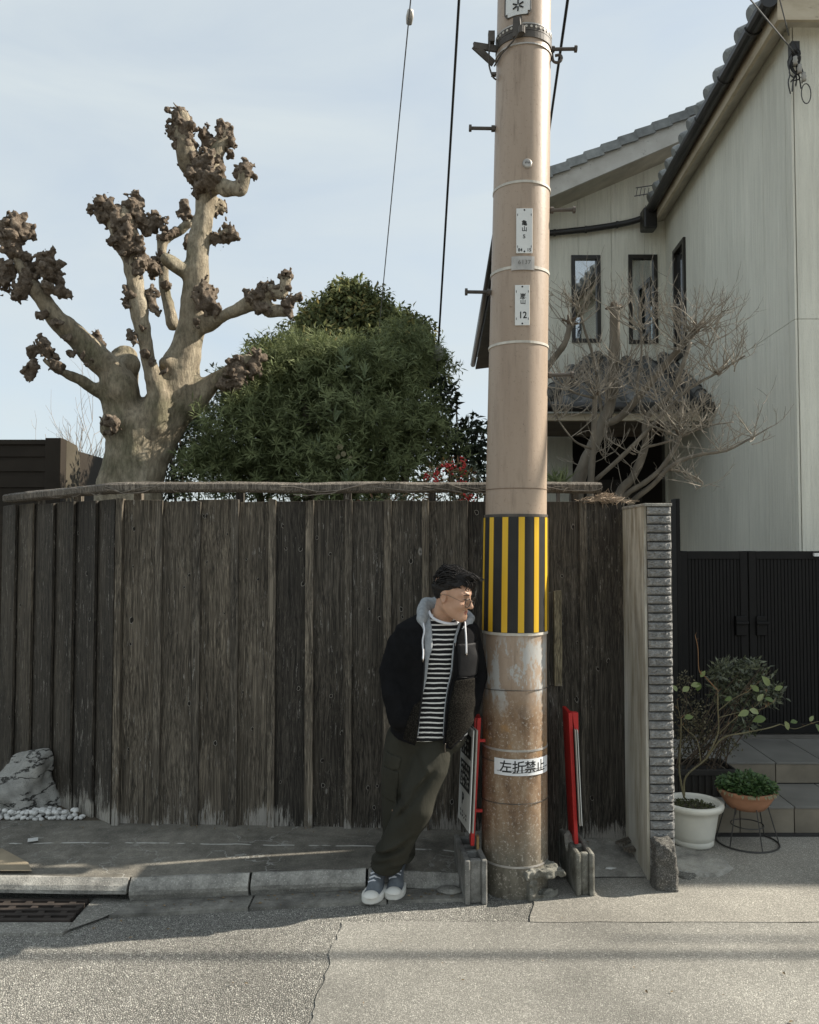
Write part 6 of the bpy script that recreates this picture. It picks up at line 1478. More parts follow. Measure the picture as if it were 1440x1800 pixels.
for a in ((1048, 688, -.08, 20, .30), (1197, 762, -.2, 22, .32), (1222, 582, -.12, 26, .32), (1004, 572, .1, 10, .24), (1083, 548, .1, 9, .16), (1125, 575, -.1, 16, .30), (1262, 655, -.2, 12, .26), (1150, 700, -.1, 12, .26), (1195, 610, -.15, 16, .32), (1245, 610, -.15, 10, .30), (1100, 645, .05, 12, .26), (995, 685, -.1, 14, .26), (1290, 640, -.25, 6, .2), (1268, 792, -.3, 9, .24), (1170, 765, -.1, 9, .24), (1070, 700, 0, 12, .24), (1230, 850, -.25, 5, .2), (980, 735, -.1, 9, .2), (1016, 545, .1, 8, .24), (1240, 750, -.2, 8, .22), (1120, 800, -.1, 7, .2), (1060, 800, 0, 6, .22), (1180, 690, -.15, 12, .26), (1320, 770, -.32, 5, .2)): spray(*a)
for s_ in st:
    for k in range(6):
        i = R.randrange(3, len(s_)); twig(s_[i], (R.gauss(0, .8), R.gauss(-.1, .4), R.uniform(.1, .8)), R.uniform(.10, .26), .0032)
tag(tw.build('twigs', m_btwig, bt), kind='stuff')
for px, py, dy, r_, n_ in ((1004, 568, .1, .030, 8), (1082, 545, .1, .036, 10), (1224, 580, -.12, .030, 9), (1048, 690, -.06, .022, 6), (1197, 764, -.2, .024, 7), (1262, 656, -.2, .016, 5)):
    c_ = P(px, py, BY + dy); sd = SDF(np.array(c_) - .1, np.array(c_) + .1, .006); rr_ = random.Random(px)
    sd.ell(c_, (r_ * .7,) * 3)
    for k in range(n_):
        d_ = Vector((rr_.gauss(0, .8), rr_.gauss(0, .6), rr_.uniform(.2, 1.4))).normalized(); sd.cap(c_, c_ + d_ * r_ * rr_.uniform(1.3, 2.2), r_ * .3, r_ * .18, .01)
    sd.noise(60, .006, 3); sd.mesh('knuckle', m_knuckle, bt)
# far bare twigs at the left
fb = thing('distant_bare_bush', 'faint bare twiggy bush against the sky between the garage and the plane tree', 'bush', tuple(P(150, 880, 9)))
tw = MB(); R2 = R
for k in range(26):
    px = R.uniform(118, 190); b = P(px, 880, 9 + R.uniform(-.3, .3)); L = R.uniform(.5, .95)
    pts = [b]; d = Vector((R.gauss(0, .3), 0, 1))
    twig(b, d, L, .0055, 0)
tag(tw.build('twigs', M('distant_twig', (0.34, 0.31, 0.28), .9, .2, 10, 0), fb), kind='stuff')
# ================================================================== POTS AND PLANTS BY THE STEPS
m_pot = M('white_plastic_pot', (0.66, 0.645, 0.57), .5, .12, 5, .12, 40, .004, spec=.4)
m_terra = M('terracotta', (0.33, 0.165, 0.095), .8, .25, 9, .15, 60, .003)
m_potsoil = M('dark_potting_soil', (0.05, 0.042, 0.032), .95, .4, 30, .8, 60, .01)
pc_ = G(1226, 1492); pc_.y += .06; pc_.z = .008
s_ = pc_.y / F
wp = thing('white_pot', 'white round plastic pot with a thorny citrus sapling beside the brick pillar', 'plant pot', tuple(pc_))
H_ = 1.55 - (1402 - 957) * s_ - .008; rb, rt = 34 * s_, 43 * s_
prof = [(rb * .2, 0), (rb - .004, 0), (rb, .004), (rb + .002, .028), (rb - .001, .031), (rb + .003, .034)] + [(lerp(rb + .003, rt, k / 6), lerp(.034, H_ - .035, k / 6)) for k in range(1, 7)] + [(rt + .002, H_ - .034), (rt + .022, H_ - .030), (rt + .027, H_ - .012), (rt + .024, H_), (rt + .008, H_ + .002), (rt - .001, H_ - .01), (rt - .008, H_ - .05)]
g = MB(); g.lathe(prof, pc_, 48); g.build('pot', m_pot, wp, smooth=True)
g = MB(); g.lathe([(rt - .006, H_ - .035), (rt * .6, H_ - .025), (0.0, H_ - .022)], pc_, 32); g.build('potting_soil', m_potsoil, wp)
n_ = 500; a = NR.uniform(0, 2 * PI, n_); q = (rt - .012) * np.sqrt(NR.rand(n_)); pp_ = np.stack([pc_.x + q * np.cos(a), pc_.y + q * np.sin(a), np.full(n_, pc_.z + H_ - .027)], 1); dd = rdirs(n_); dd[:, 2] = np.abs(dd[:, 2]) * .7 + .2
leaf_mesh('moss', pp_, dd, rdirs(n_), .016, .008, .1, .1, None, leaf_mat('pot_weed', [(0, (0.03, 0.04, 0.015)), (1, (0.14, 0.15, 0.06))], .5, .2), wp)
# sapling: stems and single big leaves
m_stem = M('green_brown_stem', (0.13, 0.115, 0.065), .7, .3, 12, .1)
m_rstem = M('reddish_stem', (0.22, 0.12, 0.06), .7, .3, 12, .1)
m_big = leaf_mat('citrus_leaf', [(0, (0.10, 0.15, 0.045)), (.5, (0.17, 0.22, 0.075)), (1, (0.30, 0.34, 0.17))], .35, .3)
PY = pc_.y
def big_leaf(b, d, nrm, L, w):
    d = d.normalized(); s = d.cross(nrm).normalized(); u = s.cross(d); n = 7; vs = []; tn = R.random()
    for i in range(n + 1):
        t_ = i / n; ww = w * .5 * math.sin(PI * min(1, .03 + t_ * .97) ** .85); c_ = b + d * L * t_ - u * L * .22 * t_ * t_
        vs += [c_ + s * ww + u * ww * .3, c_, c_ - s * ww + u * ww * .3]
    g = MB().add(vs, [(3 * i + j, 3 * i + j + 1, 3 * i + 4 + j, 3 * i + 3 + j) for i in range(n) for j in (0, 1)])
    o = g.build('leaf', m_big, sap, smooth=True); at = o.data.attributes.new('tint', 'FLOAT', 'POINT'); at.data.foreach_set('value', [tn] * len(vs))
sap = thing('citrus_sapling', 'thorny sapling with sparse large pale green leaves growing from the white pot', 'plant', (pc_.x - .05, PY, H_))
def Q(px, py, dy=0.0): return P(px, py, PY + dy)
def sstem(pl, r0, r1, mat=m_stem):
    pts = smoothpath([Q(*p) for p in pl], 5); n = len(pts); g = MB(); g.tube(pts, [lerp(r0, r1, i / (n - 1)) * .68 for i in range(n)], 7); g.build('stem', mat, sap, smooth=True); return pts
stems = [sstem([(1203, 1402), (1198, 1380), (1194, 1350), (1196, 1310), (1198, 1262)], .009, .004), sstem([(1203, 1398), (1206, 1365), (1240, 1335), (1270, 1298), (1310, 1288), (1350, 1280), (1372, 1273)], .008, .004),
 sstem([(1372, 1273, 0), (1395, 1281, -.02), (1412, 1277, -.03), (1428, 1271, -.03), (1440, 1268, -.03)], .003, .002), sstem([(1240, 1335), (1262, 1290), (1262, 1245), (1262, 1212)], .006, .004),
 sstem([(1262, 1214), (1240, 1190), (1229, 1178), (1227, 1140), (1222, 1117)], .004, .0022, m_rstem), sstem([(1262, 1250), (1290, 1228), (1315, 1215), (1332, 1200)], .0035, .0015), sstem([(1264, 1290), (1296, 1260), (1330, 1240), (1350, 1212)], .0035, .0015), sstem([(1232, 1340), (1225, 1300), (1200, 1275), (1190, 1230)], .004, .002), sstem([(1262, 1262), (1300, 1252), (1340, 1246), (1362, 1232)], .0032, .0015)]
g = MB()
for s__ in stems:
    for k in range(5):
        i = R.randrange(2, len(s__)); d = Vector((R.gauss(0, .7), R.gauss(0, .4), R.uniform(.1, .9))).normalized(); g.tube([s__[i], s__[i] + d * R.uniform(.015, .03)], [.0014, .0003], 4)
tag(g.build('thorns', m_rstem, sap), kind='stuff')
for px, py, ang, L, w, dy in ((1352, 1205, 125, .062, .036, -.02), (1362, 1212, 25, .045, .026, -.02), (1316, 1250, 200, .06, .034, -.03), (1318, 1247, -20, .05, .03, -.03), (1328, 1246, -60, .045, .022, -.03), (1346, 1263, 190, .066, .044, -.04), (1380, 1268, -60, .062, .026, -.04), (1390, 1270, 10, .045, .026, -.02), (1424, 1268, 60, .035, .02, -.03), (1434, 1273, -55, .06, .028, -.03), (1215, 1205, 10, .055, .03, .0), (1229, 1200, -95, .05, .03, 0), (1232, 1190, 60, .04, .024, 0), (1200, 1215, 30, .05, .03, 0), (1204, 1262, 15, .045, .032, -.02), (1332, 1232, 50, .05, .028, .02), (1345, 1228, -10, .05, .028, .02), (1190, 1215, 120, .04, .025, 0), (1286, 1226, 200, .04, .024, 0), (1334, 1215, 140, .05, .03, .01)):
    a_ = rad(ang); b = Q(px, py, dy); big_leaf(b, Vector((math.cos(a_), R.uniform(-.3, .2), math.sin(a_))), Vector((R.uniform(-.6, .6), -1, R.uniform(.2, .9))), L, w)
# dark box planter with a nandina bush behind the white pot
m_box = M('dark_planter_box', (0.030, 0.028, 0.025), .6, .2, 8, .1)
BYp = pc_.y + .30
bx_ = thing('planter_box', 'dark ribbed rectangular planter behind the white pot', 'planter', (P(1230, 1450, BYp).x, BYp, 0))
x0, x1 = P(1192, 1400, BYp).x, P(1292, 1400, BYp).x; zt_ = P(0, 1352, BYp).z
g = MB(); g.bx(x0, x1, BYp, BYp + .22, .006, zt_ - .035); g.build('box', m_box, bx_)
g = MB(); g.bx(x0 - .012, x1 + .012, BYp - .012, BYp - .001, zt_ - .034, zt_); g.bx(x0 - .012, x1 + .012, BYp + .221, BYp + .232, zt_ - .034, zt_); g.bx(x0 - .012, x0 - .001, BYp - .0005, BYp + .2205, zt_ - .034, zt_); g.bx(x1 + .001, x1 + .012, BYp - .0005, BYp + .2205, zt_ - .034, zt_); g.build('rim', m_box, bx_, bevel=.003)
for k in range(9): x = lerp(x0 + .01, x1 - .01, k / 8); g = MB(); g.bx(x - .006, x + .006, BYp - .008, BYp - .0005, .01, zt_ - .036); g.build('rib', m_box, bx_)
nb_ = thing('nandina_bush', 'dark leafy bush with arching sprays in front of the black gate', 'bush', (P(1260, 1400, BYp).x, BYp + .1, zt_))
m_nan = leaf_mat('nandina_leaf', [(0, (0.045, 0.054, 0.032)), (.6, (0.095, 0.11, 0.066)), (1, (0.18, 0.195, 0.12))], .35, .2, .5)
def lobeN(px, py, rx, rz_, dy=0.0, ry=.09): return lobe(px, py, BYp + .12 + dy, rx, rz_, ry)
LNb = [lobeN(1285, 1190, 34, 26), lobeN(1320, 1185, 34, 22), lobeN(1330, 1215, 42, 24), lobeN(1280, 1220, 34, 24), lobeN(1352, 1218, 26, 16), lobeN(1270, 1178, 18, 20), lobeN(1322, 1170, 14, 14), lobeN(1310, 1270, 24, 24)]
n_ = 1500; p_, d_ = lobes_sample(LNb, n_, (.3, 1.08), -1); dd = d_ * .4 + rdirs(n_) * .8; dd[:, 2] += .1
leaf_mesh('leaves', p_, dd, rdirs(n_) + np.array([0, -.6, .5]), NR.uniform(.030, .050, n_), .014, .15, .15, None, m_nan, nb_)
LNc = [lobeN(1215, 1260, 40, 45), lobeN(1235, 1300, 40, 40), lobeN(1205, 1200, 16, 20), lobeN(1200, 1310, 20, 30), lobeN(1280, 1310, 25, 20)]
m_dry = leaf_mat('dry_small_leaf', [(0, (0.045, 0.042, 0.026)), (.7, (0.11, 0.10, 0.058)), (1, (0.20, 0.175, 0.10))], .6, .15)
n_ = 1300; p_, d_ = lobes_sample(LNc, n_, (.1, 1.05), -1); leaf_mesh('small_leaves', p_, rdirs(n_), rdirs(n_), NR.uniform(.012, .024, n_), .010, .15, .15, None, m_dry, nb_)
g = MB()
for k in range(34):
    l = (LNb + LNc)[k % 13]; e = Vector(l[0]) + Vector((R.uniform(-1, 1) * l[1][0], R.uniform(-1, 1) * l[1][1], R.uniform(-.5, 1) * l[1][2])); b = Vector((lerp(x0, x1, R.random()), BYp + R.uniform(.05, .16), zt_ - .02))
    g.tube(smoothpath([b, lerp(b, e, .5) + Vector((R.uniform(-.03, .03), 0, .03)), e], 4), [.0035] * 4 + [.0025] * 4 + [.001], 4)
g.build('stems', M('bush_stem', (0.08, 0.06, 0.042), .8, .3, 15, 0), nb_)
# terracotta bowl on a wire stand
bc = G(1314, 1481, .006); by = bc.y; sB = by / F
ws = thing('wire_stand', 'round wire plant stand holding the terracotta bowl in front of the steps', 'plant stand', tuple(bc))
m_wire = M('dark_wire', (0.035, 0.033, 0.03), .5, .2, 6, 0, spec=.5)
rB, rT = 51 * sB, 30 * sB; zT = P(0, 1408, by).z
def hoop(g, r, z, rw, c=bc): g.tube([Vector((c.x + r * math.cos(a), c.y + r * math.sin(a), z)) for a in np.linspace(0, 2 * PI, 41)], rw, 5, cap=False)
g = MB(); hoop(g, rB, .011, .0045); g.build('base_ring', m_wire, ws)
g = MB(); hoop(g, rT + .006, zT, .004); hoop(g, rT - .01, .10, .003); g.build('upper_ring', m_wire, ws)
for k in range(6):
    a = rad(35 + 60 * k); g = MB(); g.tube([(bc.x + rB * math.cos(a), bc.y + rB * math.sin(a), .012), (bc.x + (rT + .006) * math.cos(a), bc.y + (rT + .006) * math.sin(a), zT), (bc.x + (rT + .02) * math.cos(a), bc.y + (rT + .02) * math.sin(a), zT + .03)], .0032, 5); g.build('leg', m_wire, ws)
zr = P(0, 1385, by).z; rR = 48 * sB
tb = thing('terracotta_bowl', 'shallow terracotta bowl of low green plants on the wire stand', 'plant pot', (bc.x, by, zT))
z0 = zT - .03; hB = zr - z0
prof = [(.02, 0), (rR * .62, 0), (rR * .72, hB * .16), (rR * .84, hB * .42), (rR * .845, hB * .46), (rR * .90, hB * .56), (rR * .905, hB * .62), (rR * .95, hB * .72), (rR * 1.0, hB * .78), (rR * 1.02, hB * .95), (rR * 1.0, hB), (rR * .94, hB), (rR * .93, hB * .85)]
g = MB(); g.lathe(prof, (bc.x, by, z0), 48); g.build('bowl', m_terra, tb, smooth=True)
g = MB(); g.lathe([(rR * .935, hB * .86), (0, hB * .95)], (bc.x, by, z0), 24); g.build('potting_soil', m_potsoil, tb)
m_clover = leaf_mat('clover_leaf', [(0, (0.030, 0.065, 0.020)), (.6, (0.06, 0.115, 0.036)), (1, (0.12, 0.18, 0.065))], .4, .25)
n_ = 1500; a = NR.uniform(0, 2 * PI, n_); q = rR * .99 * np.sqrt(NR.rand(n_)); hh = NR.rand(n_) * (.075 * (1 - (q / rR) ** 2 * .75)) ; pp_ = np.stack([bc.x + q * np.cos(a), by + q * np.sin(a), z0 + hB + hh + .002], 1)
dd = np.stack([np.cos(a) * q / rR, np.sin(a) * q / rR, NR.uniform(-.1, .5, n_)], 1) + rdirs(n_) * .55
leaf_mesh('ground_cover', pp_, dd, np.array([[0, -.2, 1.0]]) + rdirs(n_) * .5, NR.uniform(.016, .027, n_), .017, .08, .12, None, m_clover, tb)
n_ = 40; a = NR.uniform(PI, 2 * PI, n_); pp_ = np.stack([bc.x + rR * 1.0 * np.cos(a), by + rR * 1.0 * np.sin(a), np.full(n_, z0 + hB)], 1); dd = np.stack([np.cos(a), np.sin(a), np.full(n_, -1.2)], 1)
leaf_mesh('trailing_leaves', pp_, dd, np.stack([np.cos(a), np.sin(a), np.zeros(n_)], 1), .022, .013, .1, .1, None, leaf_mat('pale_dry_leaf', [(0, (0.2, 0.18, 0.1)), (1, (0.3, 0.28, 0.17))], .6, .2), tb)
# ================================================================== THE MAN LEANING BY THE POLE
m_jacket = M('black_fleece_jacket', (0.0065, 0.0065, 0.0072), .95, .3, 30, .5, 260, .004, spec=.15)
t = NT('curly_brown_fleece', .95, .1); vf = t.vec(rand=False); d_ = t.voro(210, vf)
m_fleece = t.done(t.ramp(d_, [(0.05, (0.045, 0.040, 0.032)), (.45, (0.011, 0.010, 0.008)), (.8, (0.006, 0.005, 0.004))]), t.bump(d_, -1.0, .012))
m_nylon = M('black_nylon_pocket', (0.0065, 0.0065, 0.0075), .65, .2, 10, .3, 40, .004, spec=.25)
m_hood = M('grey_melange_hoodie', (0.30, 0.32, 0.335), .95, .18, 60, .35, 200, .003, spec=.15)
t = NT('striped_shirt_cotton', .9, .2); p_ = t.xyz(); w_ = t.math('ADD', p_[2], t.math('MULTIPLY', t.math('SUBTRACT', t.noise(9, 3, t.vec(rand=False)), .5), .013))
fr_ = t.math('FRACT', t.math('MULTIPLY', w_, 1 / .0207)); st_ = t.math('GREATER_THAN', fr_, .70)
m_shirt = t.done(t.mix(st_, (0.012, 0.012, 0.013), (0.68, 0.67, 0.64)), t.bump(t.noise(16, 4, t.vec(rand=False)), .5, .012))
t = NT('olive_cotton_twill', .9, .2); vf = t.vec(rand=False)
m_trouser = t.done(t.ramp(t.noise(5, 4, vf), [(.3, (0.027, 0.0265, 0.020)), (.7, (0.041, 0.0395, 0.030))]), t.bump(t.noise(300, 2, vf), .15, .001, t.bump(t.noise(10, 4, t.vec((1, 1, .6), False), .6, .4), .35, .02)))
t = NT('skin', .5, .35); vf = t.vec(rand=False); t.b.inputs['Subsurface Weight'].default_value = .12; t.b.inputs['Subsurface Radius'].default_value = (.010, .004, .002)
m_skin = t.done(t.ramp(t.noise(28, 4, vf), [(.3, (0.45, 0.265, 0.175)), (.7, (0.53, 0.325, 0.225))]), t.bump(t.noise(300, 3, vf), .08, .001))
m_lip = M('lip', (0.36, 0.16, 0.12), .4, .1, 20, 0)
t = NT('black_hair', .6, .25); v = t.vec((1, .3, 1), False)
m_hair = t.done(t.ramp(t.noise(120, 3, v), [(.3, (0.007, 0.006, 0.006)), (.7, (0.022, 0.019, 0.017))]), t.bump(t.noise(160, 3, v), .8, .004))
m_white_c = M('white_cotton', (0.66, 0.67, 0.70), .9, .08, 20, .2)
m_denim = M('grey_blue_canvas', (0.135, 0.15, 0.165), .9, .2, 40, .4, 300, .002)
m_rubber = M('white_rubber', (0.66, 0.65, 0.60), .6, .08, 12, .1, 80)
m_metal = M('dark_wire_frame', (0.10, 0.085, 0.07), .3, .1, 5, 0, metal=.7, spec=.6)
t = NT('clear_lens', .02, .6); tr = t.n.new('ShaderNodeBsdfTransparent'); gl = t.n.new('ShaderNodeBsdfGlossy'); gl.inputs['Roughness'].default_value = .02; mxs = t.n.new('ShaderNodeMixShader'); mxs.inputs[0].default_value = .12
t.l.new(tr.outputs[0], mxs.inputs[1]); t.l.new(gl.outputs[0], mxs.inputs[2]); t.l.new(mxs.outputs[0], t.n['Material Output'].inputs['Surface']); m_lens = t.m
man = thing('person', 'young man in black fleece jacket and olive cargo trousers leaning beside the striped pole', 'person', (-.08, 3.62, 0))
PYm = 3.67
def J(px, py, Y=PYm): return P(px, py, Y)
zpy = lambda py: P(760, py, PYm - .08).z
def tab(pairs):      # (py, px) pairs -> arrays by height
    zs_ = np.array([zpy(p[0]) for p in pairs]); xs_ = np.array([P(p[1], p[0], PYm - .08).x for p in pairs]); o = np.argsort(zs_); return zs_[o], xs_[o]
def torso_field(sdf):
    X, Y, Z = sdf.grid(); rows_ = [(1060, 780, 22, .06, .01), (1078, 778, 36, .088, .0), (1090, 774, 50, .100, .0), (1104, 770, 70, .116, .0), (1130, 768, 71, .125, .0), (1180, 766, 70, .128, .0), (1240, 762, 71, .132, -.01), (1290, 759, 72, .138, -.01), (1330, 757, 72, .14, -.01)]
    zs_ = np.array([zpy(r[0]) for r in rows_])[::-1]; cx = np.array([P(r[1], r[0], PYm).x for r in rows_])[::-1]; hw_ = np.array([r[2] / F * PYm for r in rows_])[::-1]; hd_ = np.array([r[3] for r in rows_])[::-1]; yo = np.array([r[4] for r in rows_])[::-1]
    z = Z; c, h, d, y_ = (np.interp(z, zs_, a) for a in (cx, hw_, hd_, yo))
    l = ((np.abs(X - c) / h) ** 2.4 + (np.abs(Y - PYm - y_) / d) ** 2.4) ** (1 / 2.4); f = (l - 1) * np.minimum(h, d)
    return np.maximum(f, Z - zpy(1072)).astype(np.float32)
JV = .0058
lo = np.array((J(650, 0).x, PYm - .26, zpy(1335))); hi = np.array((J(870, 0).x, PYm + .24, zpy(1040)))
def outer(arms=True, puff=0.0):
    s_ = SDF(lo, hi, JV); s_.a = np.ascontiguousarray(np.broadcast_to(torso_field(s_), tuple(s_.n))).copy()
    if arms:
        s_.chain([J(726, 1112), J(702, 1134), J(688, 1182, PYm - .03), J(690, 1225, PYm - .09), J(702, 1262, PYm - .11)], [.060, .058, .057, .052, .046], .016)
        s_.chain([J(824, 1110, PYm + .02), J(834, 1140, PYm + .04), J(838, 1190, PYm + .06), J(828, 1240, PYm + .02), J(818, 1262, PYm)], [.054, .050, .048, .045, .042], .016)
    return s_
O = outer(); O.noise(7, .014, 61, (1, 1, .8)); O.noise(13, .005, 62, (.6, 1, 1.6))
X_, Y_, Z_ = O.grid()
zl, xl_ = tab([(1060, 735), (1080, 738), (1100, 743), (1140, 746), (1200, 745), (1240, 741), (1312, 729)])
zr_, xr2 = tab([(1060, 826), (1078, 821), (1091, 813), (1116, 803), (1143, 798), (1181, 795), (1207, 789), (1242, 784), (1312, 779)])
zsl, xsl = tab([(1060, 757), (1076, 757), (1103, 759), (1135, 761), (1157, 754), (1192, 750), (1216, 744), (1247, 739), (1312, 734)])
zsr, xsr = tab([(1060, 815), (1091, 808), (1116, 799), (1143, 794), (1181, 791), (1207, 785), (1242, 780), (1312, 776)])
def opening(zs1, xs1, zs2, xs2):
    L_ = np.interp(Z_, zs1, xs1); R_ = np.interp(Z_, zs2, xs2)
    return np.maximum(np.maximum(L_ - X_, X_ - R_), Y_ - (PYm - .02))
neck_ax = (J(780, 1110), J(782, 1040))
nk = SDF(lo, hi, JV); nk.cap(neck_ax[0], neck_ax[1], .070, .080); NK = nk.a
hx = [P(p, q, PYm).x for p, q in ((650, 1262), (680, 1283), (700, 1297), (738, 1307), (765, 1304), (790, 1312), (812, 1292), (836, 1264), (870, 1240))]; hz = [zpy(q) for q in (1262, 1283, 1297, 1307, 1304, 1312, 1292, 1264, 1240)]
HEM = np.interp(X_, hx, hz) - Z_
def shell(a, outer_off, inner_off, op, hem=None, neck=None):
    r_ = np.maximum(a - outer_off, -(a - inner_off)); r_ = np.maximum(r_, -op)
    if hem is not None: r_ = np.maximum(r_, hem)
    if neck is not None: r_ = np.maximum(r_, -neck)
    return r_.astype(np.float32)
org = tuple(J(765, 1300))
Jk = SDF(lo, hi, JV); Jk.a = shell(O.a, 0.0, -.014, opening(zl, xl_, zr_, xr2), HEM, NK)
jk = Jk.mesh('jacket', m_jacket, man, origin=org, relax=1)
Hd = SDF(lo, hi, JV); Hd.a = shell(O.a, -.010, -.024, opening(zsl, xsl, zsr, xsr), np.maximum(HEM, zpy(1288) - Z_), NK + .006); Hd.mesh('hoodie', m_hood, man, origin=org, relax=1)
Sh = SDF(lo, hi, JV); nk2 = SDF(lo, hi, JV); nk2.cap(neck_ax[0] + Vector((0, .025, 0)), neck_ax[1] + Vector((0, .02, 0)), .048, .060); Sh.a = np.maximum(torso_field(Sh) + .021, -nk2.a).astype(np.float32); Sh.a = np.maximum(Sh.a, zpy(1299) - Z_); Sh.noise(14, .006, 63, (1, 1, .6)); Sh.mesh('striped_shirt', m_shirt, man, origin=org, relax=1)
# white collar of the undershirt
g = MB(); pts = [J(754, 1074, PYm - .05), J(760, 1085, PYm - .09), J(772, 1092, PYm - .118), J(788, 1096, PYm - .128), J(802, 1095, PYm - .11), J(812, 1086, PYm - .06)]; g.tube(smoothpath(pts, 5), .0062, 8); g.build('white_collar', m_white_c, man, smooth=True)
# fleece panels and chest pocket lying on the jacket
def patch(poly, off, mat, name, par=jk, y1=PYm + .03):
    s_ = SDF(lo, hi, JV); px_ = np.array([P(a, b, PYm - .1).x for a, b in poly]); pz_ = np.array([P(a, b, PYm - .1).z for a, b in poly]); n = len(poly); f = None
    area = sum(px_[i] * pz_[(i + 1) % n] - px_[(i + 1) % n] * pz_[i] for i in range(n)); sg = 1 if area > 0 else -1
    for i in range(n):
        ex, ez = px_[(i + 1) % n] - px_[i], pz_[(i + 1) % n] - pz_[i]; l = math.hypot(ex, ez); d = ((X_ - px_[i]) * ez - (Z_ - pz_[i]) * ex) / l * sg
        f = d if f is None else np.maximum(f, d)
    r_ = np.maximum(np.maximum(np.maximum(O.a - off, -(O.a + .006)), f), Y_ - y1); r_ = np.maximum(np.maximum(r_, -opening(zl, xl_, zr_, xr2)), HEM); s_.a = r_.astype(np.float32); return s_.mesh(name, mat, par, relax=1)
patch([(799, 1194), (836, 1192), (838, 1268), (812, 1292), (790, 1311), (782, 1300), (789, 1235)], .005, m_fleece, 'fleece_panel')
patch([(741, 1226), (742, 1262), (737, 1306), (708, 1296), (716, 1262), (728, 1236)], .005, m_fleece, 'fleece_panel')
patch([(803, 1130), (844, 1130), (843, 1189), (805, 1190)], .0045, m_nylon, 'chest_pocket')
def onfront(px, py, dy=0.0):      # first point of the jacket seen at this pixel
    for Y in np.arange(PYm - .25, PYm + .05, .004):
        p = P(px, py, Y); i = np.round((np.array(p) - O.lo) / JV).astype(int)
        if np.all(i >= 0) and np.all(i < O.n) and O.a[tuple(i)] < 0: return p + Vector((0, dy, 0))
    return P(px, py, PYm - .12)
def line(name, pxs, r, mat, par, dy=-.003, sub=4, n=6):
    pts = [onfront(x, y, dy) for x, y in pxs]; g = MB(); g.tube(smoothpath(pts, sub), r, n); return g.build(name, mat, par, smooth=True)
line('zip', [(743, 1110), (746, 1150), (744, 1200), (740, 1240), (731, 1303)], .0035, m_nylon, jk); line('zip', [(800, 1130), (796, 1181), (789, 1210), (784, 1245), (780, 1308)], .0035, m_nylon, jk)
line('pocket_zip', [(804, 1190), (824, 1191), (838, 1190)], .002, m_nylon, jk); line('zip_pull', [(783, 1306), (782, 1314), (783, 1322)], .003, m_metal, jk, -.01)
# hood and cords
hs = SDF((J(715, 0).x, PYm - .2, zpy(1112)), (J(855, 0).x, PYm + .22, zpy(1040)), .005)
hs.chain([J(746, 1108, PYm - .115), J(741, 1090, PYm - .085), J(744, 1072, PYm - .03), J(757, 1064, PYm + .04), J(785, 1066, PYm + .09), J(812, 1078, PYm + .08), J(829, 1086, PYm + .05), J(822, 1096, PYm - .04), J(812, 1106, PYm - .115)], [.014, .024, .032, .036, .038, .034, .024, .018, .009])
hs.noise(16, .012, 65); hs.noise(40, .004, 66); hs.mesh('hood', m_hood, man, relax=1)
for pl in (((744, 1094), (746, 1108), (743, 1125), (744, 1145), (743.5, 1158)), ((817, 1092), (818, 1108), (819, 1125), (819.5, 1148))):
    line('drawstring', pl, .0036, m_white_c, man, -.018); line('cord_tip', [pl[-1], (pl[-1][0], pl[-1][1] + 5)], .003, m_metal, man, -.018, 1)

# ---- trousers
tv = .0062
tlo = np.array((J(625, 0).x, PYm - .30, .03)); thi = np.array((J(820, 0).x, PYm + .30, zpy(1262)))
T1 = SDF(tlo, thi, tv)
T1.cap(J(722, 1290), J(786, 1290), .085, .085, 0, (1, 1.25, 1))
T1.chain([J(716, 1300), J(706, 1355, PYm + .01), J(702, 1420, PYm + .05), J(702, 1490, PYm + .10), J(705, 1545, PYm + .13)], [.096, .086, .076, .070, .066], .03, (1, 1.08, 1))
T1.chain([J(762, 1300, PYm - .01), J(753, 1350, PYm - .055), J(733, 1415, PYm - .085), J(697, 1485, PYm - .03), J(670, 1536, PYm + .075)], [.098, .090, .077, .066, .065], .006, (1, 1.1, 1))
Xt, Yt, Zt = T1.grid()
for k_, (cx0, cy0, cx1, cy1, am) in enumerate(((690, 1440, 760, 1340, .012), (650, 1510, 740, 1450, .012), (660, 1500, 720, 1470, .010), (700, 1400, 775, 1330, .007), (690, 1330, 715, 1440, .007), (680, 1522, 735, 1512, .010), (648, 1525, 695, 1500, .010), (730, 1310, 745, 1350, .008))):
    a_, b_ = J(cx0, cy0), J(cx1, cy1); d2 = Vector((b_.x - a_.x, b_.z - a_.z)); L_ = d2.length; d2 /= L_
    tt = ((Xt - a_.x) * d2.x + (Zt - a_.z) * d2.y) / L_; pp = (Xt - a_.x) * -d2.y + (Zt - a_.z) * d2.x
    T1.a += (am * np.exp(-(pp / .012) ** 2) * np.exp(-((tt - .5) / .42) ** 4) * (Yt < PYm + .08) - am * .7 * np.exp(-((pp - .022) / .013) ** 2) * np.exp(-((tt - .5) / .42) ** 4) * (Yt < PYm + .08)).astype(np.float32)
T1.noise(9, .010, 71, (1, 1, .7)); T1.a = np.maximum(T1.a, .132 - Zt + .35 * (Yt - PYm - .06))
tr_ = T1.mesh('trousers', m_trouser, man, origin=tuple(J(720, 1500)), relax=1)
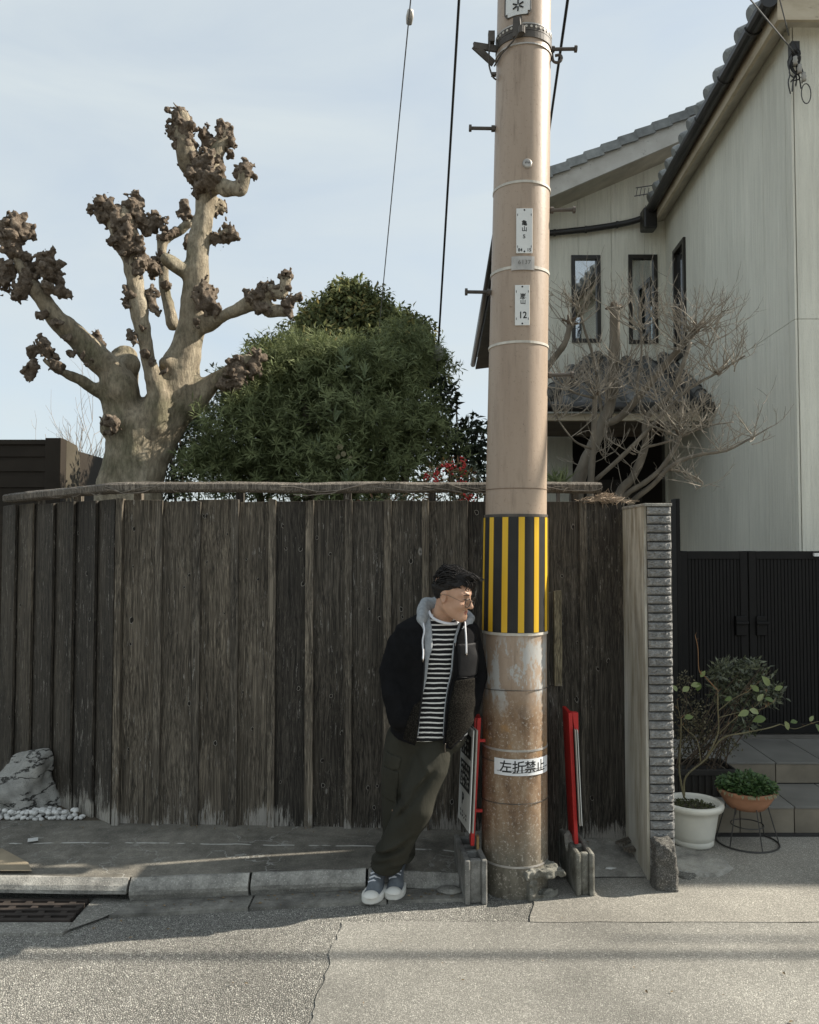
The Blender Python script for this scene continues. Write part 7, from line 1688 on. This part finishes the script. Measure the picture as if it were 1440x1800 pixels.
def tpatch(poly, name):
    s_ = SDF(tlo, thi, tv); px_ = np.array([P(a, b, PYm - .08).x for a, b in poly]); pz_ = np.array([P(a, b, PYm - .08).z for a, b in poly]); n = len(poly); f = None
    area = sum(px_[i] * pz_[(i + 1) % n] - px_[(i + 1) % n] * pz_[i] for i in range(n)); sg = 1 if area > 0 else -1
    for i in range(n):
        ex, ez = px_[(i + 1) % n] - px_[i], pz_[(i + 1) % n] - pz_[i]; d = ((Xt - px_[i]) * ez - (Zt - pz_[i]) * ex) / math.hypot(ex, ez) * sg; f = d if f is None else np.maximum(f, d)
    s_.a = np.maximum(np.maximum(np.maximum(T1.a - .006, -(T1.a + .008)), f), Yt - PYm - .02).astype(np.float32); s_.mesh(name, m_trouser, tr_, relax=1)
tpatch([(678, 1322), (707, 1330), (702, 1352), (690, 1355), (674, 1345)], 'pocket_flap'); tpatch([(673, 1350), (702, 1356), (698, 1415), (668, 1408)], 'cargo_pocket')

# ---- shoes
def shoe(heel, toe, z0, roll=0.0):
    d = Vector((toe.x - heel.x, toe.y - heel.y, 0)); L_ = d.length; a = math.atan2(d.x, -d.y); Rm = Matrix.Rotation(a, 3, 'Z'); base = Vector((heel.x, heel.y, z0))
    e_ = thing_part('shoe', base, a)
    sv = .0036; s_ = SDF((-.06, -L_ - .03, -.005), (.06, .05, .14), sv); x, y, z = s_.grid(); k = L_ / .26
    def outline(m): return [(-.0 - .004, .0), (0, 0)]
    wv = lambda yy: np.where(-yy / L_ > 1.018, -.05, np.where(-yy / L_ > .76, .042 * np.sqrt(np.clip(1 - ((-yy / L_ - .76) / .262) ** 2, 0, 1)), np.interp(-yy / L_, [-.06, .0, .2, .45, .66, .76], [.018, .030, .033, .034, .041, .042])))
    xo = .006 * np.sin(-y / L_ * 3)
    def field(grow, z0_, z1_):
        f = np.abs(x - xo) - (wv(y) + grow); f = np.maximum(f, np.maximum(-y - L_ * 1.03 - grow, y - .018 - grow)); return np.maximum(f, np.maximum(z0_ - z, z - z1_))
    s_.a = np.ascontiguousarray(np.broadcast_to(field(.003, .0, .024), tuple(s_.n))).astype(np.float32).copy() - .002; so_ = s_.mesh('sole', m_rubber, e_, origin=None, relax=2)
    s_.a = np.ascontiguousarray(np.broadcast_to(field(-.006, .02, .030), tuple(s_.n))).astype(np.float32).copy()
    s_.chain([(0, .0, .045), (0, -.04 * k, .060), (0, -.10 * k, .054), (0.004, -.17 * k, .033)], [.030, .034, .033, .033], .01); s_.a = np.maximum(s_.a, .02 - z); s_.a = np.maximum(s_.a, np.where(-y > L_ * .72, 1, -1) * .01 + 0 * z + 0 * x if False else s_.a); up_ = s_.mesh('upper', m_denim, e_, relax=1)
    s_.a = np.full(tuple(s_.n), 1., np.float32); s_.ell((.005, -L_ * .92, .022), (.036, .036, .022)); s_.a = np.maximum(s_.a, .022 - z); s_.mesh('toe_cap', m_rubber, e_, relax=1)
    for q in range(4):
        yy = -(.115 + .021 * q) * k; zz = .094 - .0098 * q; g = MB(); g.tube([e_l(e_, (-.024, yy + .006, zz - .012)), e_l(e_, (0, yy - .003, zz + .002)), e_l(e_, (.024, yy + .006, zz - .012))], .0042, 6); g.build('lace', m_white_c, e_)
    for o_ in list(e_.children):
        pass
    e_.rotation_euler = (roll, 0, a)
    return e_
def thing_part(name, loc, a):
    o = bpy.data.objects.new(name, None); COL.objects.link(o); o.parent = man; o.location = Vector(loc) - Vector(man.location); o.empty_display_size = .05; return o
def e_l(e, v): return wloc(e) + Vector(v)
_mesh = SDF.mesh
def local_mesh(s, name, mat, parent=None, origin=None, smooth=True, relax=0):
    if parent is not None and parent.name.startswith('shoe'):
        o = _mesh(s, name, mat, None, origin, smooth, relax); o.parent = parent; return o
    return _mesh(s, name, mat, parent, origin, smooth, relax)
SDF.mesh = local_mesh
t1 = G(648, 1588, .018); shoe(Vector((t1.x + .055, t1.y + .265, 0)), t1, .017)
t2 = G(689, 1581, .018); shoe(Vector((t2.x + .03, t2.y + .26, 0)), t2, .017)

# ---- head: modelled looking forward, then turned
HS = .845; Rh = Matrix.Rotation(rad(61), 3, 'Z') @ Matrix.Rotation(rad(13), 3, 'X') @ Matrix.Rotation(rad(-3), 3, 'Y')
HC = J(795.5, 1047, PYm - .12)
def H(v): return HC + Rh @ (Vector(v) * HS)
hv = .0026; hd_ = SDF((-.14, -.135, -.22), (.14, .19, .145), hv)
hd_.ell((0, .018, .035), (.073, .092, .082)); hd_.ell((0, -.03, .012), (.064, .062, .075), .03); hd_.ell((0, -.028, -.045), (.055, .056, .062), .03)
hd_.cap((-.047, .008, -.05), (-.016, -.068, -.094), .022, .020, .03); hd_.cap((.047, .008, -.05), (.016, -.068, -.094), .022, .020, .03); hd_.ell((0, -.074, -.094), (.021, .018, .018), .02)
for s_ in (-1, 1):
    hd_.ell((s_ * .040, -.062, -.030), (.021, .022, .020), .022); hd_.cap((s_ * .012, -.086, .030), (s_ * .046, -.070, .030), .010, .009, .014)
    hd_.cut_ell((s_ * .031, -.094, .006), (.019, .017, .0125), .012)
    hd_.ell((s_ * .031, -.076, .005), (.0145, .0125, .0115), .004)
hd_.cap((0, -.086, .022), (0, -.112, -.028), .0075, .0115, .012); hd_.ell((0, -.110, -.030), (.0115, .0125, .0105), .008)
for s_ in (-1, 1): hd_.ell((s_ * .0125, -.098, -.032), (.0085, .012, .0085), .006)
hd_.cap((-.017, -.084, -.060), (.017, -.084, -.060), .007, .007, .006); hd_.cap((-.014, -.083, -.070), (.014, -.083, -.070), .0075, .0075, .006)
hd_.cut_ell((0, -.095, -.0645), (.020, .010, .0022), .003)
for s_ in (-1, 1):
    rt_ = Matrix.Rotation(s_ * rad(22), 3, 'Z'); hd_.ell((s_ * .075, .014, -.006), (.0085, .019, .032), .006, rt_); hd_.cut_ell((s_ * .085, .009, -.002), (.009, .011, .021), .004, rt_)
nb0 = (Rh.transposed() @ (J(776, 1103, PYm - .005) - HC)) / HS
hd_.cap((0, .030, -.05), tuple(nb0), .050, .060, .02)
pts_, q_ = hd_.polys(); ptsH = np.array([tuple(H(v)) for v in pts_])
bd = SDF((J(640, 0).x, PYm - .28, .05), (J(862, 0).x, PYm + .3, zpy(1072)), .012)
bd.chain([J(779, 1078, PYm - .01), J(770, 1120), J(764, 1200), J(752, 1290)], [.05, .085, .085, .085], .02, (1.15, .85, 1))
bd.chain([J(770, 1105), J(720, 1108), J(688, 1182, PYm - .03), J(702, 1258, PYm - .11)], [.05, .045, .036, .026], .03); bd.chain([J(770, 1105), J(822, 1112, PYm + .02), J(838, 1190, PYm + .06), J(822, 1258, PYm)], [.05, .042, .035, .026], .03)
bd.chain([J(722, 1300), J(702, 1420, PYm), J(702, 1500, PYm + .10)], [.07, .05, .03], .03); bd.chain([J(762, 1300), J(733, 1415, PYm - .08), J(676, 1525, PYm + .07)], [.07, .05, .03], .03)
pb2, qb2 = bd.polys()
v_ = np.concatenate([ptsH, pb2]); f_ = np.concatenate([q_, qb2 + len(ptsH)]); org_ = np.array(HC)
me = np_mesh('body', v_ - org_, f_)
bm = bmesh.new(); bm.from_mesh(me); bmesh.ops.recalc_face_normals(bm, faces=bm.faces); bm.to_mesh(me); bm.free()
place('body', me, m_skin, Vector(org_), man, True)
# hair
hr = SDF((-.115, -.14, -.10), (.115, .14, .17), .0032); x, y, z = hr.grid()
hr.ell((0, .017, .040), (.0775, .097, .087)); hr.ell((.0, -.020, .090), (.066, .078, .042), .03); hr.ell((.008, -.060, .098), (.050, .034, .024), .025)
cutf = np.maximum(-(z - .034 + (y + .018) * .95) , -1); hr.a = np.maximum(hr.a, cutf); hr.a = np.maximum(hr.a, -(z + .062))
side = np.sqrt((y - .012) ** 2 / .021 ** 2 + (z + .006) ** 2 / .030 ** 2 + 0 * x) - 1; hr.a = np.maximum(hr.a, -side * .03 + 0 * x).astype(np.float32)
hr.noise(30, .012, 81, (1, .4, 1)); hr.noise(90, .004, 82, (1, .4, 1))
p2, q2 = hr.polys(); me = np_mesh('hair', np.array([tuple(H(v)) for v in p2]) - np.array(HC), q2); bm = bmesh.new(); bm.from_mesh(me); bmesh.ops.recalc_face_normals(bm, faces=bm.faces); bm.to_mesh(me); bm.free()
hair = place('hair', me, m_hair, HC, man, True)
g = MB(); rh = random.Random(9)
for k in range(620):
    a, e = rh.uniform(-PI, PI), rh.uniform(.15, 1.45); x0 = Vector((.080 * math.cos(e) * math.sin(a), .016 + .100 * math.cos(e) * -math.cos(a), .045 + .090 * math.sin(e)))
    if x0.y < -.05 and x0.z < .08: continue
    n_ = (x0 - Vector((0, .016, .04))).normalized(); d = Vector((rh.gauss(.35, .2), -.85, rh.gauss(.05, .15))); d = (d - n_ * d.dot(n_)).normalized()
    if x0.z < .06: d = (Vector((0, .25, -1)) - n_ * n_.dot(Vector((0, .25, -1)))).normalized()
    L_ = rh.uniform(.03, .06) * (1 if x0.z > .07 else .5); lift = rh.uniform(.0, .012) if x0.z > .09 else .002
    pts = [H(x0), H(x0 + d * L_ * .5 + n_ * (.006 + lift)), H(x0 + d * L_ + n_ * (-.004 + lift * rh.uniform(-.5, 1.6)))]
    g.tube(smoothpath(pts, 2), [.003, .003, .0026, .0018, .0005], 4)
for k in range(420):      # locks combed over the crown and the lifted front
    xx, yy = rh.uniform(-.062, .066), rh.uniform(-.092, .06)
    ix, iy = int((xx - hr.lo[0]) / hr.vox), int((yy - hr.lo[1]) / hr.vox); col_ = hr.a[ix, iy]; w_ = np.nonzero(col_ < 0)[0]
    if len(w_) == 0: continue
    zt = hr.lo[2] + w_[-1] * hr.vox
    if zt < .07: continue
    d = Vector((rh.gauss(.32, .18), -.9, 0)).normalized(); L_ = rh.uniform(.025, .05); x1_, y1_ = xx + d.x * L_, yy + d.y * L_
    ix1, iy1 = int((x1_ - hr.lo[0]) / hr.vox), int((y1_ - hr.lo[1]) / hr.vox); w1 = np.nonzero(hr.a[ix1, iy1] < 0)[0] if 0 <= ix1 < hr.n[0] and 0 <= iy1 < hr.n[1] else []
    ze = hr.lo[2] + w1[-1] * hr.vox if len(w1) else zt - .012
    if ze < zt - .03: ze = zt - .02
    lift = rh.uniform(.001, .006); g.tube(smoothpath([H((xx, yy, zt - .002)), H(((xx + x1_) / 2, (yy + y1_) / 2, (zt + ze) / 2 + lift + .003)), H((x1_, y1_, ze + rh.uniform(-.002, .006)))], 2), [.0024, .0026, .0022, .0014, .0004], 4)
for k in range(12):      # strands falling over the brow
    xx = rh.uniform(-.05, .055); b = Vector((xx, -.072, .105)); e = Vector((xx + rh.uniform(-.012, .02), -.100 + abs(xx) * .25, rh.uniform(.040, .085)))
    g.tube(smoothpath([H(b), H((b + e) / 2 + Vector((0, -.018, .008))), H(e)], 3), [.0026] * 3 + [.002] * 3 + [.0005], 4)
for k in range(8):
    b = Vector((rh.uniform(-.03, .055), -.07, .115)); d = Vector((rh.gauss(0, .3), -.6, rh.uniform(.2, .9))).normalized(); g.tube([H(b), H(b + d * .02), H(b + d * rh.uniform(.03, .05) + Vector((0, -.005, -.004)))], [.0024, .002, .0004], 4)
tag(g.build('hair_locks', m_hair, hair, smooth=True), kind='stuff')
# brows, eyes, lips
for s_ in (-1, 1):
    g = MB(); g.tube(smoothpath([H((s_ * .014, -.0985, .027)), H((s_ * .030, -.0945, .033)), H((s_ * .049, -.078, .026))], 3), [.002, .0032, .0035, .0035, .003, .002, .001], 6); g.build('eyebrow', m_hair, man)
    g = MB(); g.blob(H((s_ * .031, -.0845, .003)), .0056, 2, 0, 1, (1, 1, .7)); g.build('eye', M('dark_eye', (0.012, 0.009, 0.008), .2, .1, 4, 0, spec=.5), man, smooth=True)
    g = MB(); g.tube(smoothpath([H((s_ * .018, -.086, .004)), H((s_ * .031, -.0905, .009)), H((s_ * .045, -.080, .004))], 3), [.0006, .001, .0014, .0015, .0014, .001, .0005], 5); g.build('eyelash', m_hair, man)
g = MB(); g.tube(smoothpath([H((-.019, -.0855, -.063)), H((-.008, -.0925, -.0605)), H((.008, -.0925, -.0605)), H((.019, -.0855, -.063))], 3), [.001] + [.0035] * 8 + [.001], 6); g.tube(smoothpath([H((-.017, -.0855, -.066)), H((0, -.093, -.0705)), H((.017, -.0855, -.066))], 3), [.001] + [.0042] * 5 + [.001], 6); g.build('lips', m_lip, man, smooth=True)
# round wire glasses, slid down the nose
gls = bpy.data.objects.new('glasses', None); COL.objects.link(gls); gls.parent = man; gls.location = Vector(H((0, -.11, -.004))) - Vector(man.location); gls.empty_display_size = .03
for s_ in (-1, 1):
    c_ = Vector((s_ * .034, -.106, -.008)); tilt = Matrix.Rotation(s_ * rad(8), 3, 'Z')
    rim = [H(c_ + tilt @ Vector((.0245 * math.cos(a), 0, .0225 * math.sin(a)))) for a in np.linspace(0, 2 * PI, 29)]
    g = MB(); g.tube(rim, .0019, 6, cap=False); g.build('rim', m_metal, gls)
    g = MB(); g.add(rim[:-1], [tuple(range(28))]); g.build('lens', m_lens, gls)
    g = MB(); g.tube(smoothpath([H(c_ + tilt @ Vector((s_ * .0245, 0, .006))), H((s_ * .070, -.085, .0)), H((s_ * .079, -.02, .012)), H((s_ * .080, .018, .010)), H((s_ * .078, .035, -.008))], 4), .0009, 5); g.build('temple', m_metal, gls)
g = MB(); g.tube(smoothpath([H((-.0105, -.110, -.003)), H((0, -.117, .001)), H((.0105, -.110, -.003))], 3), .0012, 5); g.build('bridge', m_metal, gls)
